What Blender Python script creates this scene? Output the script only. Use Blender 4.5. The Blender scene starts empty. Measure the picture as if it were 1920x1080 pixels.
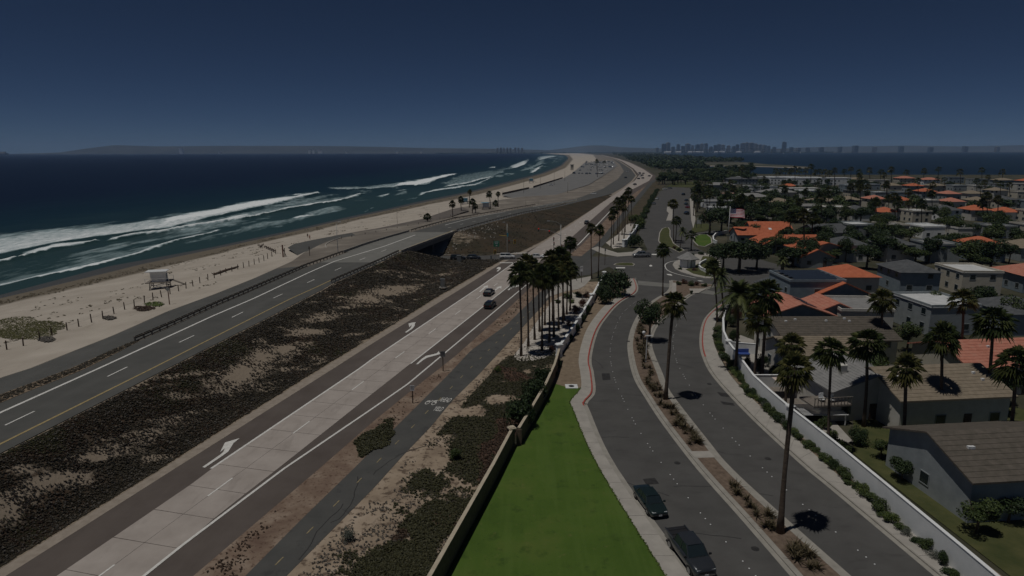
import bpy, bmesh, math, random
import numpy as np
from mathutils import Vector, Matrix, geometry
R = math.radians
random.seed(7); np.random.seed(7)
sc = bpy.context.scene
col = sc.collection

# ------------------------------------------------------------------ camera, sky, sun, exposure
CAMH = 33.0            # metres above the lower highway
FPX, PCX, PCY, HORY = 1200.0, 960.0, 540.0, 283.0
PITCH = math.atan((PCY - HORY) / FPX)
ROLL = -0.0026
_f = np.array([0, math.cos(PITCH), -math.sin(PITCH)])
_u0 = np.array([0, math.sin(PITCH), math.cos(PITCH)])
_r0 = np.array([1.0, 0, 0])
_r = _r0 * math.cos(ROLL) + _u0 * math.sin(ROLL)
_u = -_r0 * math.sin(ROLL) + _u0 * math.cos(ROLL)
cam_d = bpy.data.cameras.new('camera')
cam = bpy.data.objects.new('camera', cam_d); col.objects.link(cam)
cam_d.sensor_width = 36; cam_d.lens = 36 * FPX / 1920
cam_d.clip_start = 0.5; cam_d.clip_end = 80000
M = Matrix.Identity(4)
for i in range(3):
    M[i][0] = _r[i]; M[i][1] = _u[i]; M[i][2] = -_f[i]
M[2][3] = CAMH
cam.matrix_world = M
sc.camera = cam

SUN_EL, SUN_AZ = R(74), R(242)     # azimuth measured clockwise from +Y
sun_dir = Vector((math.sin(SUN_AZ) * math.cos(SUN_EL), math.cos(SUN_AZ) * math.cos(SUN_EL), math.sin(SUN_EL)))
world = bpy.data.worlds.new('World'); sc.world = world; world.use_nodes = True
wn = world.node_tree
sky = wn.nodes.new('ShaderNodeTexSky'); sky.sky_type = 'NISHITA'; sky.sun_disc = False
sky.sun_elevation = SUN_EL; sky.sun_rotation = SUN_AZ
sky.altitude = 4000; sky.air_density = 0.5; sky.dust_density = 0.0; sky.ozone_density = 7.0
bg = wn.nodes['Background']; bg.inputs[1].default_value = 0.05
wn.links.new(sky.outputs[0], bg.inputs[0])
sun_l = bpy.data.lights.new('sun', 'SUN'); sun_l.energy = 4.5; sun_l.angle = R(0.53); sun_l.color = (1, 0.96, 0.9)
sun_o = bpy.data.objects.new('sun', sun_l); col.objects.link(sun_o)
sun_o.rotation_euler = (-sun_dir).to_track_quat('-Z', 'Y').to_euler()
sun_o.location = (-200, -100, 500)
sc.view_settings.view_transform = 'Standard'; sc.view_settings.look = 'None'
sc.view_settings.gamma = 1; sc.view_settings.exposure = -1.6
sc.cycles.use_denoising = True
sc.cycles.max_bounces = 5; sc.cycles.diffuse_bounces = 2; sc.cycles.glossy_bounces = 2
sc.cycles.transparent_max_bounces = 6; sc.cycles.volume_bounces = 1
sc.cycles.sample_clamp_indirect = 4

# ------------------------------------------------------------------ geometry helpers
def at(x, y, z=0.0):
    """the place at height z that the photograph shows at pixel x, y"""
    d = _f + _r * ((x - PCX) / FPX) - _u * ((y - PCY) / FPX)
    t = (z - CAMH) / d[2]
    if t < 0 or t > 1e5: t = 1e5
    return np.array([d[0] * t, d[1] * t, z])
def at_d(x, y, Y):
    """the point at depth Y along pixel x, y"""
    d = _f + _r * ((x - PCX) / FPX) - _u * ((y - PCY) / FPX)
    t = Y / d[1]
    return np.array([d[0] * t, Y, CAMH + d[2] * t])
def px(P):
    P = np.asarray(P, float) - np.array([0, 0, CAMH])
    w = np.maximum(P @ _f, 1e-3)
    return PCX + FPX * (P @ _r) / w, PCY - FPX * (P @ _u) / w

def vnoise(x, y, seed=0):
    x = np.asarray(x, float); y = np.asarray(y, float)
    xi = np.floor(x).astype(np.int64); yi = np.floor(y).astype(np.int64)
    fx = x - xi; fy = y - yi
    fx = fx * fx * (3 - 2 * fx); fy = fy * fy * (3 - 2 * fy)
    def h(a, b):
        n = (a * 374761393 + b * 668265263 + seed * 1442695041) & 0x7fffffff
        n = ((n ^ (n >> 13)) * 1274126177) & 0x7fffffff
        return ((n ^ (n >> 16)) & 0xffff) / 65535.0
    return (h(xi, yi) * (1 - fx) + h(xi + 1, yi) * fx) * (1 - fy) + (h(xi, yi + 1) * (1 - fx) + h(xi + 1, yi + 1) * fx) * fy
def fbm(x, y, o=4, seed=0):
    s = 0; a = .5
    for k in range(o):
        s = s + a * vnoise(np.asarray(x) * 2 ** k, np.asarray(y) * 2 ** k, seed + k); a *= .5
    return s / (1 - .5 ** o)

class Line:
    """a line running away from the camera: X and Z as functions of depth Y"""
    def __init__(s, pts, z=0.0, near=8.0):
        W = []
        for p in pts:
            zz = p[2] if len(p) > 2 else (z(p[1]) if callable(z) else z)
            W.append(at(p[0], p[1], zz))
        W.sort(key=lambda a: a[1])
        s.fit(np.array(W), near)
    def fit(s, W, near=8.0):
        if W[0, 1] > near:
            k = min(2, len(W) - 1)
            sl = (W[k, 0] - W[0, 0]) / (W[k, 1] - W[0, 1])
            W = np.vstack([[W[0, 0] + sl * (near - W[0, 1]), near, W[0, 2]], W])
        s.W = W
        s.y0, s.y1 = W[0, 1], W[-1, 1]
    def X(s, Y): return np.interp(Y, s.W[:, 1], s.W[:, 0])
    def Z(s, Y): return np.interp(Y, s.W[:, 1], s.W[:, 2])
    def P(s, Y, dz=0): return np.array([s.X(Y), Y, s.Z(Y) + dz])
    def off(s, dx, dz=0):
        L = Line.__new__(Line); W = s.W.copy(); W[:, 0] += dx; W[:, 2] += dz; L.W = W; L.y0, L.y1 = s.y0, s.y1; return L
    def setz(s, z):
        L = Line.__new__(Line); W = s.W.copy(); W[:, 2] = z; L.W = W; L.y0, L.y1 = s.y0, s.y1; return L

def geo(y0, y1, r=1.03, mn=0.6):
    out = [y0]
    while out[-1] < y1: out.append(out[-1] + max(mn, out[-1] * (r - 1)))
    out[-1] = y1
    return np.array(out)

class MB:
    def __init__(s): s.v = []; s.f = []; s.m = []; s.n = 0
    def add(s, V, F, mi=0):
        V = np.asarray(V, float).reshape(-1, 3); b = s.n
        s.v.append(V); s.n += len(V)
        for f in F:
            s.f.append(tuple(int(i) + b for i in f)); s.m.append(mi)
        return s
    def box(s, c, size, rz=0, mi=0, taper=1.0, M=None):
        x, y, z = [a / 2 for a in size]
        V = np.array([[-x, -y, -z], [x, -y, -z], [x, y, -z], [-x, y, -z], [-x * taper, -y * taper, z], [x * taper, -y * taper, z], [x * taper, y * taper, z], [-x * taper, y * taper, z]])
        if M is not None: V = V @ np.array(M.to_3x3()).T
        ca, sa = math.cos(rz), math.sin(rz)
        V = V @ np.array([[ca, sa, 0], [-sa, ca, 0], [0, 0, 1]]) + np.asarray(c, float)
        return s.add(V, [(0, 3, 2, 1), (4, 5, 6, 7), (0, 1, 5, 4), (1, 2, 6, 5), (2, 3, 7, 6), (3, 0, 4, 7)], mi)
    def tube(s, pts, rad, n=8, mi=0, cap=True):
        pts = [np.asarray(p, float) for p in pts]
        if not hasattr(rad, '__len__'): rad = [rad] * len(pts)
        V = []; F = []
        for i, p in enumerate(pts):
            d = pts[min(i + 1, len(pts) - 1)] - pts[max(i - 1, 0)]
            d = d / (np.linalg.norm(d) + 1e-9)
            a = np.array([0, 0, 1.0]) if abs(d[2]) < .9 else np.array([1.0, 0, 0])
            e1 = np.cross(d, a); e1 /= np.linalg.norm(e1); e2 = np.cross(d, e1)
            for k in range(n):
                t = 2 * math.pi * k / n
                V.append(p + rad[i] * (math.cos(t) * e1 + math.sin(t) * e2))
        for i in range(len(pts) - 1):
            for k in range(n):
                F.append((i * n + k, (i + 1) * n + k, (i + 1) * n + (k + 1) % n, i * n + (k + 1) % n))
        if cap:
            F.append(tuple(range(n))); F.append(tuple((len(pts) - 1) * n + k for k in reversed(range(n))))
        return s.add(V, F, mi)
    def bar(s, a, b, w, h, mi=0):
        a = np.asarray(a, float); b = np.asarray(b, float); d = b - a; L = np.linalg.norm(d); d /= L
        up = np.array([0, 0, 1.0]) if abs(d[2]) < .95 else np.array([0, 1.0, 0])
        e = np.cross(d, up); e /= np.linalg.norm(e); u = np.cross(e, d)
        V = [p + e * sx * w / 2 + u * sz * h / 2 for p in (a, b) for sx, sz in ((-1, -1), (1, -1), (1, 1), (-1, 1))]
        return s.add(V, [(0, 1, 2, 3), (7, 6, 5, 4), (0, 4, 5, 1), (1, 5, 6, 2), (2, 6, 7, 3), (3, 7, 4, 0)], mi)
    def prism(s, poly, z0, z1, mi=0):
        n = len(poly)
        V = [(p[0], p[1], z0) for p in poly] + [(p[0], p[1], z1) for p in poly]
        ar = sum(poly[i][0] * poly[(i + 1) % n][1] - poly[(i + 1) % n][0] * poly[i][1] for i in range(n))
        idx = list(range(n))
        if ar < 0: idx = idx[::-1]
        F = [tuple(n + i for i in idx), tuple(reversed(idx))]
        for k in range(n):
            i, j = idx[k], idx[(k + 1) % n]
            F.append((i, j, n + j, n + i))
        return s.add(V, F, mi)
    def grid(s, G, mi=0):
        G = np.asarray(G, float); a, b = G.shape[:2]
        F = [(i * b + j, i * b + j + 1, (i + 1) * b + j + 1, (i + 1) * b + j) for i in range(a - 1) for j in range(b - 1)]
        return s.add(G.reshape(-1, 3), F, mi)
    def mesh(s, name, mats, smooth=False):
        me = bpy.data.meshes.new(name)
        me.from_pydata(np.vstack(s.v).tolist() if s.v else [], [], s.f)
        for m in (mats if isinstance(mats, (list, tuple)) else [mats]): me.materials.append(m)
        if any(s.m): me.polygons.foreach_set('material_index', s.m)
        if smooth: me.polygons.foreach_set('use_smooth', [True] * len(me.polygons))
        me.update()
        return me
    def build(s, name, mats, parent=None, smooth=False, loc=None, rz=0):
        o = bpy.data.objects.new(name, s.mesh(name, mats, smooth)); col.objects.link(o)
        if parent is not None: o.parent = parent
        if loc is not None: o.location = loc
        o.rotation_euler.z = rz
        return o

def tag(o, label=None, cat=None, group=None, kind=None):
    if label: o['label'] = label
    if cat: o['category'] = cat
    if group: o['group'] = group
    if kind: o['kind'] = kind
    return o
def empty(name, loc, rz=0):
    o = bpy.data.objects.new(name, None); col.objects.link(o)
    o.location = tuple(loc); o.rotation_euler.z = rz; o.empty_display_size = .3
    return o
def mobj(name, me, parent=None, loc=None, rz=0):
    o = bpy.data.objects.new(name, me); col.objects.link(o)
    if parent is not None: o.parent = parent
    if loc is not None: o.location = tuple(loc)
    o.rotation_euler.z = rz
    return o
def copy_tree(o, parent=None):
    c = o.copy(); col.objects.link(c); c.parent = parent
    for ch in list(o.children): copy_tree(ch, c)
    return c
ORD = ['first', 'second', 'third', 'fourth', 'fifth', 'sixth', 'seventh', 'eighth', 'ninth', 'tenth', 'eleventh', 'twelfth', 'thirteenth', 'fourteenth', 'fifteenth', 'sixteenth', 'seventeenth', 'eighteenth', 'nineteenth']
TENS = {20: 'twent', 30: 'thirt', 40: 'fort', 50: 'fift', 60: 'sixt', 70: 'sevent', 80: 'eight', 90: 'ninet'}
def ordw(n):
    if n > 99: return "hundred-and-" + ordw(n - 100) if n > 100 else "hundredth"
    if n <= 19: return ORD[n - 1]
    t, u = n // 10 * 10, n % 10
    return TENS[t] + 'ieth' if u == 0 else TENS[t] + 'y-' + ORD[u - 1]

# ------------------------------------------------------------------ materials
def mat(name, cols, scale=1.0, detail=4, rough=.85, bump=0.0, bscale=None, spec=.3, metal=0, stretch=None, coord='pos', attr=None, distort=0):
    """noise-coloured surface; cols is one colour or a list of (position, colour)"""
    m = bpy.data.materials.new(name); m.use_nodes = True
    nt = m.node_tree; b = nt.nodes['Principled BSDF']
    b.inputs['Roughness'].default_value = rough; b.inputs['Specular IOR Level'].default_value = spec; b.inputs['Metallic'].default_value = metal
    if coord == 'pos': src = nt.nodes.new('ShaderNodeNewGeometry').outputs['Position']
    else: src = nt.nodes.new('ShaderNodeTexCoord').outputs['Object']
    if stretch:
        mp = nt.nodes.new('ShaderNodeMapping'); mp.inputs['Scale'].default_value = stretch[:3]
        if len(stretch) > 3: mp.inputs['Rotation'].default_value = (0, 0, stretch[3])
        nt.links.new(src, mp.inputs[0]); src = mp.outputs[0]
    if not isinstance(cols, list): 
        c = np.array(cols); cols = [(.3, tuple(c * .88)), (.7, tuple(np.minimum(c * 1.1, 1)))]
    n = nt.nodes.new('ShaderNodeTexNoise'); n.inputs['Scale'].default_value = scale; n.inputs['Detail'].default_value = detail
    n.inputs['Roughness'].default_value = .6; n.inputs['Distortion'].default_value = distort
    nt.links.new(src, n.inputs['Vector'])
    cr = nt.nodes.new('ShaderNodeValToRGB')
    el = cr.color_ramp.elements
    while len(el) < len(cols): el.new(.5)
    for e, (p, c) in zip(el, cols): e.position = p; e.color = (*c, 1)
    nt.links.new(n.outputs['Fac'], cr.inputs[0]); nt.links.new(cr.outputs[0], b.inputs['Base Color'])
    if bump:
        n2 = nt.nodes.new('ShaderNodeTexNoise'); n2.inputs['Scale'].default_value = bscale or scale * 4; n2.inputs['Detail'].default_value = 4
        nt.links.new(src, n2.inputs['Vector'])
        bp = nt.nodes.new('ShaderNodeBump'); bp.inputs['Strength'].default_value = bump; bp.inputs['Distance'].default_value = .1
        nt.links.new(n2.outputs['Fac'], bp.inputs['Height']); nt.links.new(bp.outputs[0], b.inputs['Normal'])
    m['cr'] = 1
    return m
def mix_over(m, colour, fac_attr=None, scale=None, lo=.5, hi=.6, amount=1.0, detail=4, stretch=None, rough=None, noise_amp=0.0):
    """lay a second colour over a material, where an attribute and/or a noise says so"""
    nt = m.node_tree; b = nt.nodes['Principled BSDF']
    old = b.inputs['Base Color'].links[0].from_socket
    fac = None
    if scale:
        g = nt.nodes.new('ShaderNodeNewGeometry').outputs['Position']
        if stretch:
            mp = nt.nodes.new('ShaderNodeMapping'); mp.inputs['Scale'].default_value = stretch[:3]
            if len(stretch) > 3: mp.inputs['Rotation'].default_value = (0, 0, stretch[3])
            nt.links.new(g, mp.inputs[0]); g = mp.outputs[0]
        n = nt.nodes.new('ShaderNodeTexNoise'); n.inputs['Scale'].default_value = scale; n.inputs['Detail'].default_value = detail; n.inputs['Roughness'].default_value = .65
        nt.links.new(g, n.inputs['Vector']); fac = n.outputs['Fac']
    if fac_attr:
        a = nt.nodes.new('ShaderNodeAttribute'); a.attribute_name = fac_attr
        if fac is not None:
            mm = nt.nodes.new('ShaderNodeMath'); mm.operation = 'MULTIPLY_ADD'
            nt.links.new(fac, mm.inputs[0]); mm.inputs[1].default_value = noise_amp; 
            sub = nt.nodes.new('ShaderNodeMath'); sub.operation = 'SUBTRACT'; nt.links.new(a.outputs['Fac'], sub.inputs[0]); sub.inputs[1].default_value = noise_amp * .5
            nt.links.new(sub.outputs[0], mm.inputs[2]); fac = mm.outputs[0]
        else: fac = a.outputs['Fac']
    mr = nt.nodes.new('ShaderNodeMapRange'); mr.inputs[1].default_value = lo; mr.inputs[2].default_value = hi; mr.inputs[4].default_value = amount
    nt.links.new(fac, mr.inputs[0])
    mx = nt.nodes.new('ShaderNodeMix'); mx.data_type = 'RGBA'
    nt.links.new(mr.outputs[0], mx.inputs[0]); nt.links.new(old, mx.inputs[6])
    if hasattr(colour, 'is_linked'): nt.links.new(colour, mx.inputs[7])
    else: mx.inputs[7].default_value = (*colour, 1)
    nt.links.new(mx.outputs[2], b.inputs['Base Color'])
    if rough is not None:
        rm = nt.nodes.new('ShaderNodeMapRange'); rm.inputs[3].default_value = b.inputs['Roughness'].default_value; rm.inputs[4].default_value = rough
        nt.links.new(mr.outputs[0], rm.inputs[0]); nt.links.new(rm.outputs[0], b.inputs['Roughness'])
    return m
def leafmat(name, c1, c2, rough=.6, spec=.25):
    """leaves: each loose piece of the crown takes its own tone between two greens"""
    m = bpy.data.materials.new(name); m.use_nodes = True
    nt = m.node_tree; b = nt.nodes['Principled BSDF']
    b.inputs['Roughness'].default_value = rough; b.inputs['Specular IOR Level'].default_value = spec
    g = nt.nodes.new('ShaderNodeNewGeometry'); cr = nt.nodes.new('ShaderNodeValToRGB')
    cr.color_ramp.elements[0].color = (*c1, 1); cr.color_ramp.elements[1].color = (*c2, 1)
    nt.links.new(g.outputs['Random Per Island'], cr.inputs[0]); nt.links.new(cr.outputs[0], b.inputs['Base Color'])
    return m
def flat(name, c, rough=.5, metal=0, spec=.5, coat=0):
    m = mat(name, [(.35, tuple(np.array(c) * .94)), (.65, tuple(np.minimum(np.array(c) * 1.04, 1)))], scale=3, rough=rough, metal=metal, spec=spec, coord='obj')
    if coat: m.node_tree.nodes['Principled BSDF'].inputs['Coat Weight'].default_value = coat
    return m
def glow(name, c, s):
    m = flat(name, c); b = m.node_tree.nodes['Principled BSDF']
    b.inputs['Emission Color'].default_value = (*c, 1); b.inputs['Emission Strength'].default_value = s
    return m

K = {}
K['asphalt_grey'] = mat('asphalt_grey', [(.3, (.082, .083, .078)), (.7, (.108, .107, .1))], scale=.25, detail=8, rough=.9, bump=.15, bscale=30)
K['asphalt_street'] = mat('asphalt_street', [(.3, (.075, .073, .07)), (.7, (.1, .098, .094))], scale=.3, detail=8, rough=.9, bump=.15, bscale=30)
mix_over(K['asphalt_street'], (.06, .058, .056), scale=.7, lo=.56, hi=.68, amount=.55, stretch=(.35, 1, 1, .4))
mix_over(K['asphalt_street'], (.13, .125, .12), scale=.09, lo=.5, hi=.75, amount=.45, detail=7)
mix_over(K['asphalt_street'], (.035, .034, .033), scale=.6, lo=.7, hi=.76, amount=.7, detail=9)
mix_over(K['asphalt_grey'], (.15, .148, .14), scale=.12, lo=.52, hi=.75, amount=.5, detail=8, stretch=(1, .12, 1, -.75))
K['asphalt_brown'] = mat('asphalt_brown', [(.3, (.094, .077, .068)), (.7, (.125, .105, .094))], scale=.22, detail=8, rough=.92, bump=.15, bscale=30)
mix_over(K['asphalt_brown'], (.15, .125, .11), scale=.15, lo=.5, hi=.7, amount=.5, detail=8, stretch=(1, .1, 1, -.62))
K['asphalt_path'] = mat('asphalt_path', [(.3, (.07, .071, .068)), (.7, (.095, .094, .089))], scale=.35, detail=8, rough=.9, bump=.15, bscale=30)
mix_over(K['asphalt_path'], (.05, .05, .05), scale=.5, lo=.58, hi=.66, amount=.6)
K['concrete_lane'] = mat('concrete_lane', [(.3, (.345, .305, .275)), (.7, (.44, .395, .36))], scale=.35, detail=9, rough=.9, bump=.1, bscale=20)
mix_over(K['concrete_lane'], (.22, .19, .17), scale=.6, lo=.55, hi=.75, amount=.5, stretch=(1, .25, 1, -.62))
K['concrete'] = mat('concrete', [(.3, (.33, .31, .28)), (.7, (.43, .405, .365))], scale=.6, detail=8, rough=.9, bump=.1, bscale=15)
K['concrete_kerb'] = mat('concrete_kerb', [(.3, (.27, .255, .225)), (.7, (.37, .35, .31))], scale=.8, detail=6, rough=.9)
K['deck_concrete'] = mat('deck_concrete', [(.3, (.165, .165, .15)), (.7, (.215, .21, .195))], scale=.4, detail=8, rough=.9)
K['red_paint'] = mat('red_paint', [(.3, (.3, .055, .04)), (.7, (.42, .11, .09))], scale=1.5, detail=6, rough=.8)
K['white_line'] = mat('white_line', [(.35, (.62, .61, .57)), (.65, (.8, .79, .76))], scale=3, detail=6, rough=.7)
K['yellow_line'] = mat('yellow_line', [(.35, (.31, .235, .11)), (.65, (.42, .33, .16))], scale=3, detail=6, rough=.7)
K['faded_yellow'] = mat('faded_yellow', [(.35, (.2, .165, .1)), (.65, (.34, .28, .16))], scale=3, detail=6, rough=.8)
K['tar'] = mat('crack_seal', [(.35, (.028, .027, .027)), (.65, (.045, .044, .043))], scale=2, rough=.7)
K['gravel'] = mat('gravel', [(.3, (.26, .22, .18)), (.7, (.37, .32, .27))], scale=1.2, detail=9, rough=.95, bump=.4, bscale=8)
K['dirt'] = mat('dirt', [(.3, (.15, .1, .075)), (.5, (.215, .155, .115)), (.72, (.34, .27, .21))], scale=.35, detail=9, rough=.95, bump=.4, bscale=4)
mix_over(K['dirt'], (.085, .05, .035), scale=2.2, lo=.54, hi=.63, amount=.8, detail=6)
K['sand'] = mat('sand', [(.3, (.38, .335, .28)), (.7, (.5, .45, .385))], scale=.12, detail=10, rough=.95, bump=.35, bscale=1.5)
mix_over(K['sand'], (.2, .165, .125), scale=.35, lo=.62, hi=.7, amount=.5, detail=8, stretch=(1, .45, 1, .9))
mix_over(K['sand'], (.16, .135, .1), fac_attr='wet', scale=.25, lo=.35, hi=.65, amount=1, noise_amp=.25, rough=.55, stretch=(1, .2, 1, .6))
mix_over(K['sand'], (.08, .08, .075), fac_attr='wash', scale=.1, lo=.4, hi=.6, amount=1, noise_amp=.2, rough=.5)
K['soil'] = mat('soil', [(.3, (.17, .13, .09)), (.7, (.27, .21, .15))], scale=1.2, detail=8, rough=.95, bump=.5, bscale=5)
K['mulch'] = mat('mulch', [(.3, (.11, .08, .06)), (.7, (.215, .16, .12))], scale=2.0, detail=8, rough=.95, bump=.5, bscale=6)
K['lawn'] = mat('lawn', [(.3, (.052, .1, .012)), (.52, (.07, .125, .017)), (.72, (.098, .135, .026))], scale=.16, detail=7, rough=.9, bump=.35, bscale=14)
mix_over(K['lawn'], (.042, .08, .011), scale=.45, lo=.56, hi=.66, amount=.8, detail=6)
mix_over(K['lawn'], (.2, .19, .06), scale=.09, lo=.62, hi=.76, amount=.5, detail=6)
mix_over(K['lawn'], (.15, .15, .05), scale=1.3, lo=.6, hi=.72, amount=.45, detail=8)
mix_over(K['lawn'], (.03, .06, .008), scale=3.0, lo=.62, hi=.7, amount=.6, detail=5)
mix_over(K['lawn'], (.088, .145, .026), scale=.5, lo=.5, hi=.6, amount=.45, detail=3, stretch=(1, .06, 1, -.2))
K['grass_dry'] = mat('grass_dry', [(.3, (.045, .058, .018)), (.7, (.095, .095, .036))], scale=.5, detail=8, rough=.95, bump=.5, bscale=5)
K['land_far'] = mat('land_far', [(.3, (.05, .055, .035)), (.5, (.085, .085, .06)), (.66, (.14, .125, .095))], scale=.012, detail=10, rough=1)
K['hill'] = mat('hill', [(.3, (.035, .042, .042)), (.7, (.075, .078, .07))], scale=.002, detail=8, rough=1)
K['white_wall'] = mat('white_wall', [(.3, (.76, .78, .78)), (.7, (.86, .87, .87))], scale=.8, detail=6, rough=.8)
mix_over(K['white_wall'], (.5, .49, .45), scale=.5, lo=.56, hi=.75, amount=.35, stretch=(1, 1, .25))
K['stucco'] = mat('stucco', [(.3, (.55, .53, .48)), (.7, (.66, .64, .59))], scale=1, rough=.85)
K['wall_grey'] = mat('wall_grey', [(.3, (.27, .3, .31)), (.7, (.35, .38, .39))], scale=1, rough=.8)
K['wall_blue'] = mat('wall_blue', [(.3, (.2, .25, .29)), (.7, (.27, .32, .36))], scale=1, rough=.75)
K['wall_cream'] = mat('wall_cream', [(.3, (.5, .46, .38)), (.7, (.6, .56, .47))], scale=1, rough=.85)
K['brick_tan_shaded'] = mat('brick_tan_shaded', [(.3, (.12, .09, .065)), (.7, (.2, .15, .11))], scale=2.5, detail=6, rough=.9, bump=.5, bscale=9)  # tan brick darkened: the lawn face's deep shade is put into the colour
K['cap_tan'] = mat('cap_tan', [(.3, (.42, .36, .27)), (.7, (.56, .49, .38))], scale=1.5, detail=6, rough=.9)
K['roof_orange'] = mat('roof_orange', [(.3, (.42, .115, .055)), (.7, (.56, .175, .09))], scale=.8, detail=8, rough=.8, bump=.3, bscale=5)
K['roof_salmon'] = mat('roof_salmon', [(.3, (.4, .15, .1)), (.55, (.5, .21, .15)), (.75, (.42, .24, .17))], scale=1.2, detail=8, rough=.8, bump=.3, bscale=5)
K['roof_brown'] = mat('roof_brown', [(.3, (.085, .075, .06)), (.7, (.14, .12, .1))], scale=1.5, detail=8, rough=.85)
K['roof_tan'] = mat('roof_tan', [(.3, (.2, .165, .12)), (.7, (.29, .24, .18))], scale=1.5, detail=8, rough=.85)
K['roof_grey'] = mat('roof_grey', [(.3, (.2, .2, .195)), (.7, (.29, .285, .28))], scale=1, detail=8, rough=.85)
K['roof_white'] = mat('roof_white', [(.3, (.5, .51, .51)), (.7, (.66, .67, .67))], scale=.6, detail=6, rough=.8)
K['roof_dark'] = mat('roof_dark', [(.3, (.07, .075, .08)), (.7, (.12, .125, .13))], scale=1, detail=6, rough=.8)
K['glass'] = flat('window_glass', (.02, .03, .035), rough=.08, spec=.6)
K['solar'] = flat('solar_panel', (.03, .04, .06), rough=.25, spec=.6)
K['wood_dark'] = mat('wood_dark', [(.3, (.06, .04, .03)), (.7, (.12, .085, .065))], scale=3, rough=.9, coord='obj')
K['wood_grey'] = mat('wood_grey', [(.3, (.16, .14, .12)), (.7, (.25, .22, .19))], scale=3, rough=.9, coord='obj')
K['wood_red'] = mat('wood_red', [(.3, (.13, .055, .04)), (.7, (.2, .09, .065))], scale=3, rough=.9, coord='obj')
K['steel'] = flat('galvanised_steel', (.33, .34, .33), rough=.45, metal=.6)
K['rail_rust'] = mat('rail_steel', [(.3, (.1, .085, .07)), (.7, (.17, .15, .125))], scale=2, rough=.6, metal=.3, coord='obj')
K['black'] = flat('black_metal', (.02, .02, .022), rough=.5)
K['rubber'] = flat('tyre_rubber', (.018, .018, .018), rough=.85, spec=.2)
K['rim'] = flat('wheel_rim', (.35, .36, .37), rough=.3, metal=.9)
K['white_paint'] = flat('white_paint', (.75, .76, .76), rough=.45)
K['chrome'] = flat('chrome', (.6, .6, .6), rough=.15, metal=1)
K['lamp_lens'] = flat('lamp_lens', (.55, .58, .6), rough=.15, spec=.6)
K['tail_red'] = flat('tail_lamp', (.28, .012, .01), rough=.2)
K['green_sign'] = flat('green_sign', (.02, .2, .11), rough=.5)
K['yellow_trim'] = flat('yellow_trim', (.55, .4, .06), rough=.5)
K['trunk_palm'] = mat('trunk_palm', [(.3, (.075, .055, .042)), (.7, (.14, .105, .08))], scale=2, detail=6, rough=.95, bump=.6, bscale=8, stretch=(1, 1, 3), coord='obj')
K['trunk'] = mat('trunk_bark', [(.3, (.08, .06, .045)), (.7, (.15, .12, .09))], scale=3, detail=6, rough=.95, bump=.6, coord='obj')
K['frond'] = leafmat('palm_frond', (.03, .05, .016), (.12, .135, .045))
K['frond_warm'] = leafmat('palm_frond_warm', (.045, .06, .018), (.17, .155, .055))
K['frond_dead'] = leafmat('palm_frond_dead', (.06, .04, .022), (.16, .11, .06))
K['leaf_dark'] = leafmat('leaf_dark', (.016, .03, .012), (.045, .07, .024))
K['leaf_mid'] = leafmat('leaf_mid', (.03, .05, .016), (.075, .1, .03))
K['leaf_light'] = leafmat('leaf_light', (.05, .08, .02), (.12, .15, .04))
K['leaf_red'] = leafmat('leaf_red', (.05, .025, .018), (.14, .06, .04))
K['leaf_grey'] = leafmat('leaf_grey', (.06, .07, .06), (.14, .15, .12))
K['flax'] = leafmat('flax_leaf', (.04, .034, .018), (.125, .1, .055))
K['iceplant'] = leafmat('iceplant_leaf', (.02, .019, .014), (.085, .07, .048))
K['iceplant_red'] = leafmat('iceplant_red_leaf', (.03, .019, .013), (.085, .055, .036))
K['iceplant_green'] = leafmat('iceplant_green_leaf', (.024, .026, .013), (.075, .072, .032))
K['olive_mat'] = leafmat('olive_mat_leaf', (.055, .06, .02), (.14, .13, .05))
K['grey_twig'] = leafmat('grey_twig', (.05, .045, .04), (.15, .135, .115))
# ------------------------------------------------------------------ the setting: lines that run away from the camera
SEA = -4.0
def zf(y): return float(np.interp(y, [296, 345, 362, 385, 430], [.6, .6, .9, 2.6, 5.5]))     # upper road
def zb(y): return float(np.interp(y, [296, 360, 400, 450, 520], [.5, .9, 2.3, 3.8, 4.9]))     # beach side
SHORE = Line([(0, 553), (205, 499), (320, 478), (400, 463), (493, 443), (567, 427), (647, 408), (720, 393), (780, 379), (884, 358), (980, 333), (1013, 325), (1051, 310), (1065, 296), (1058, 290.5), (1000, 287.2), (930, 285.9)], SEA)
WRACK = Line([(0, 566), (112, 541), (179, 526), (292, 501), (365, 484), (458, 460), (567, 435), (647, 415), (720, 400), (780, 386), (884, 365), (980, 340), (1013, 331), (1053, 315.5), (1069, 298.5), (1062, 291), (1010, 287.5), (940, 286.2)], SEA + 1.6)
BROAD = Line([(0, 708), (56, 690), (144, 655), (208, 630), (312, 584), (400, 552), (475, 522), (547, 490), (575, 470), (588, 452), (625, 443), (660, 437), (713, 428), (750, 420), (793, 411), (823, 401), (847, 393), (890, 384), (942, 374), (1000, 366), (1055, 345), (1100, 322), (1120, 308), (1118, 298), (1112, 290.5), (1085, 287.4)], zb)
MEDL = Line([(0, 740), (135, 690), (208, 657), (258, 637), (330, 606), (400, 574), (438, 558), (567, 502), (682, 460), (720, 448), (787, 429), (847, 412), (893, 404), (1013, 383), (1080, 371), (1130, 352), (1158, 333), (1168, 320), (1160, 308), (1148, 298), (1120, 290.5), (1095, 287.4)], zf)
MEDR = Line([(0, 756), (60, 731), (150, 696), (215, 664), (258, 641), (330, 608), (400, 576), (438, 560), (567, 504), (682, 462), (720, 450), (787, 431), (847, 414), (893, 406), (1013, 385), (1080, 373), (1130, 354), (1159, 335), (1170, 321), (1162, 308), (1149, 298), (1121, 290.5), (1096, 287.4)], zf)
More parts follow.
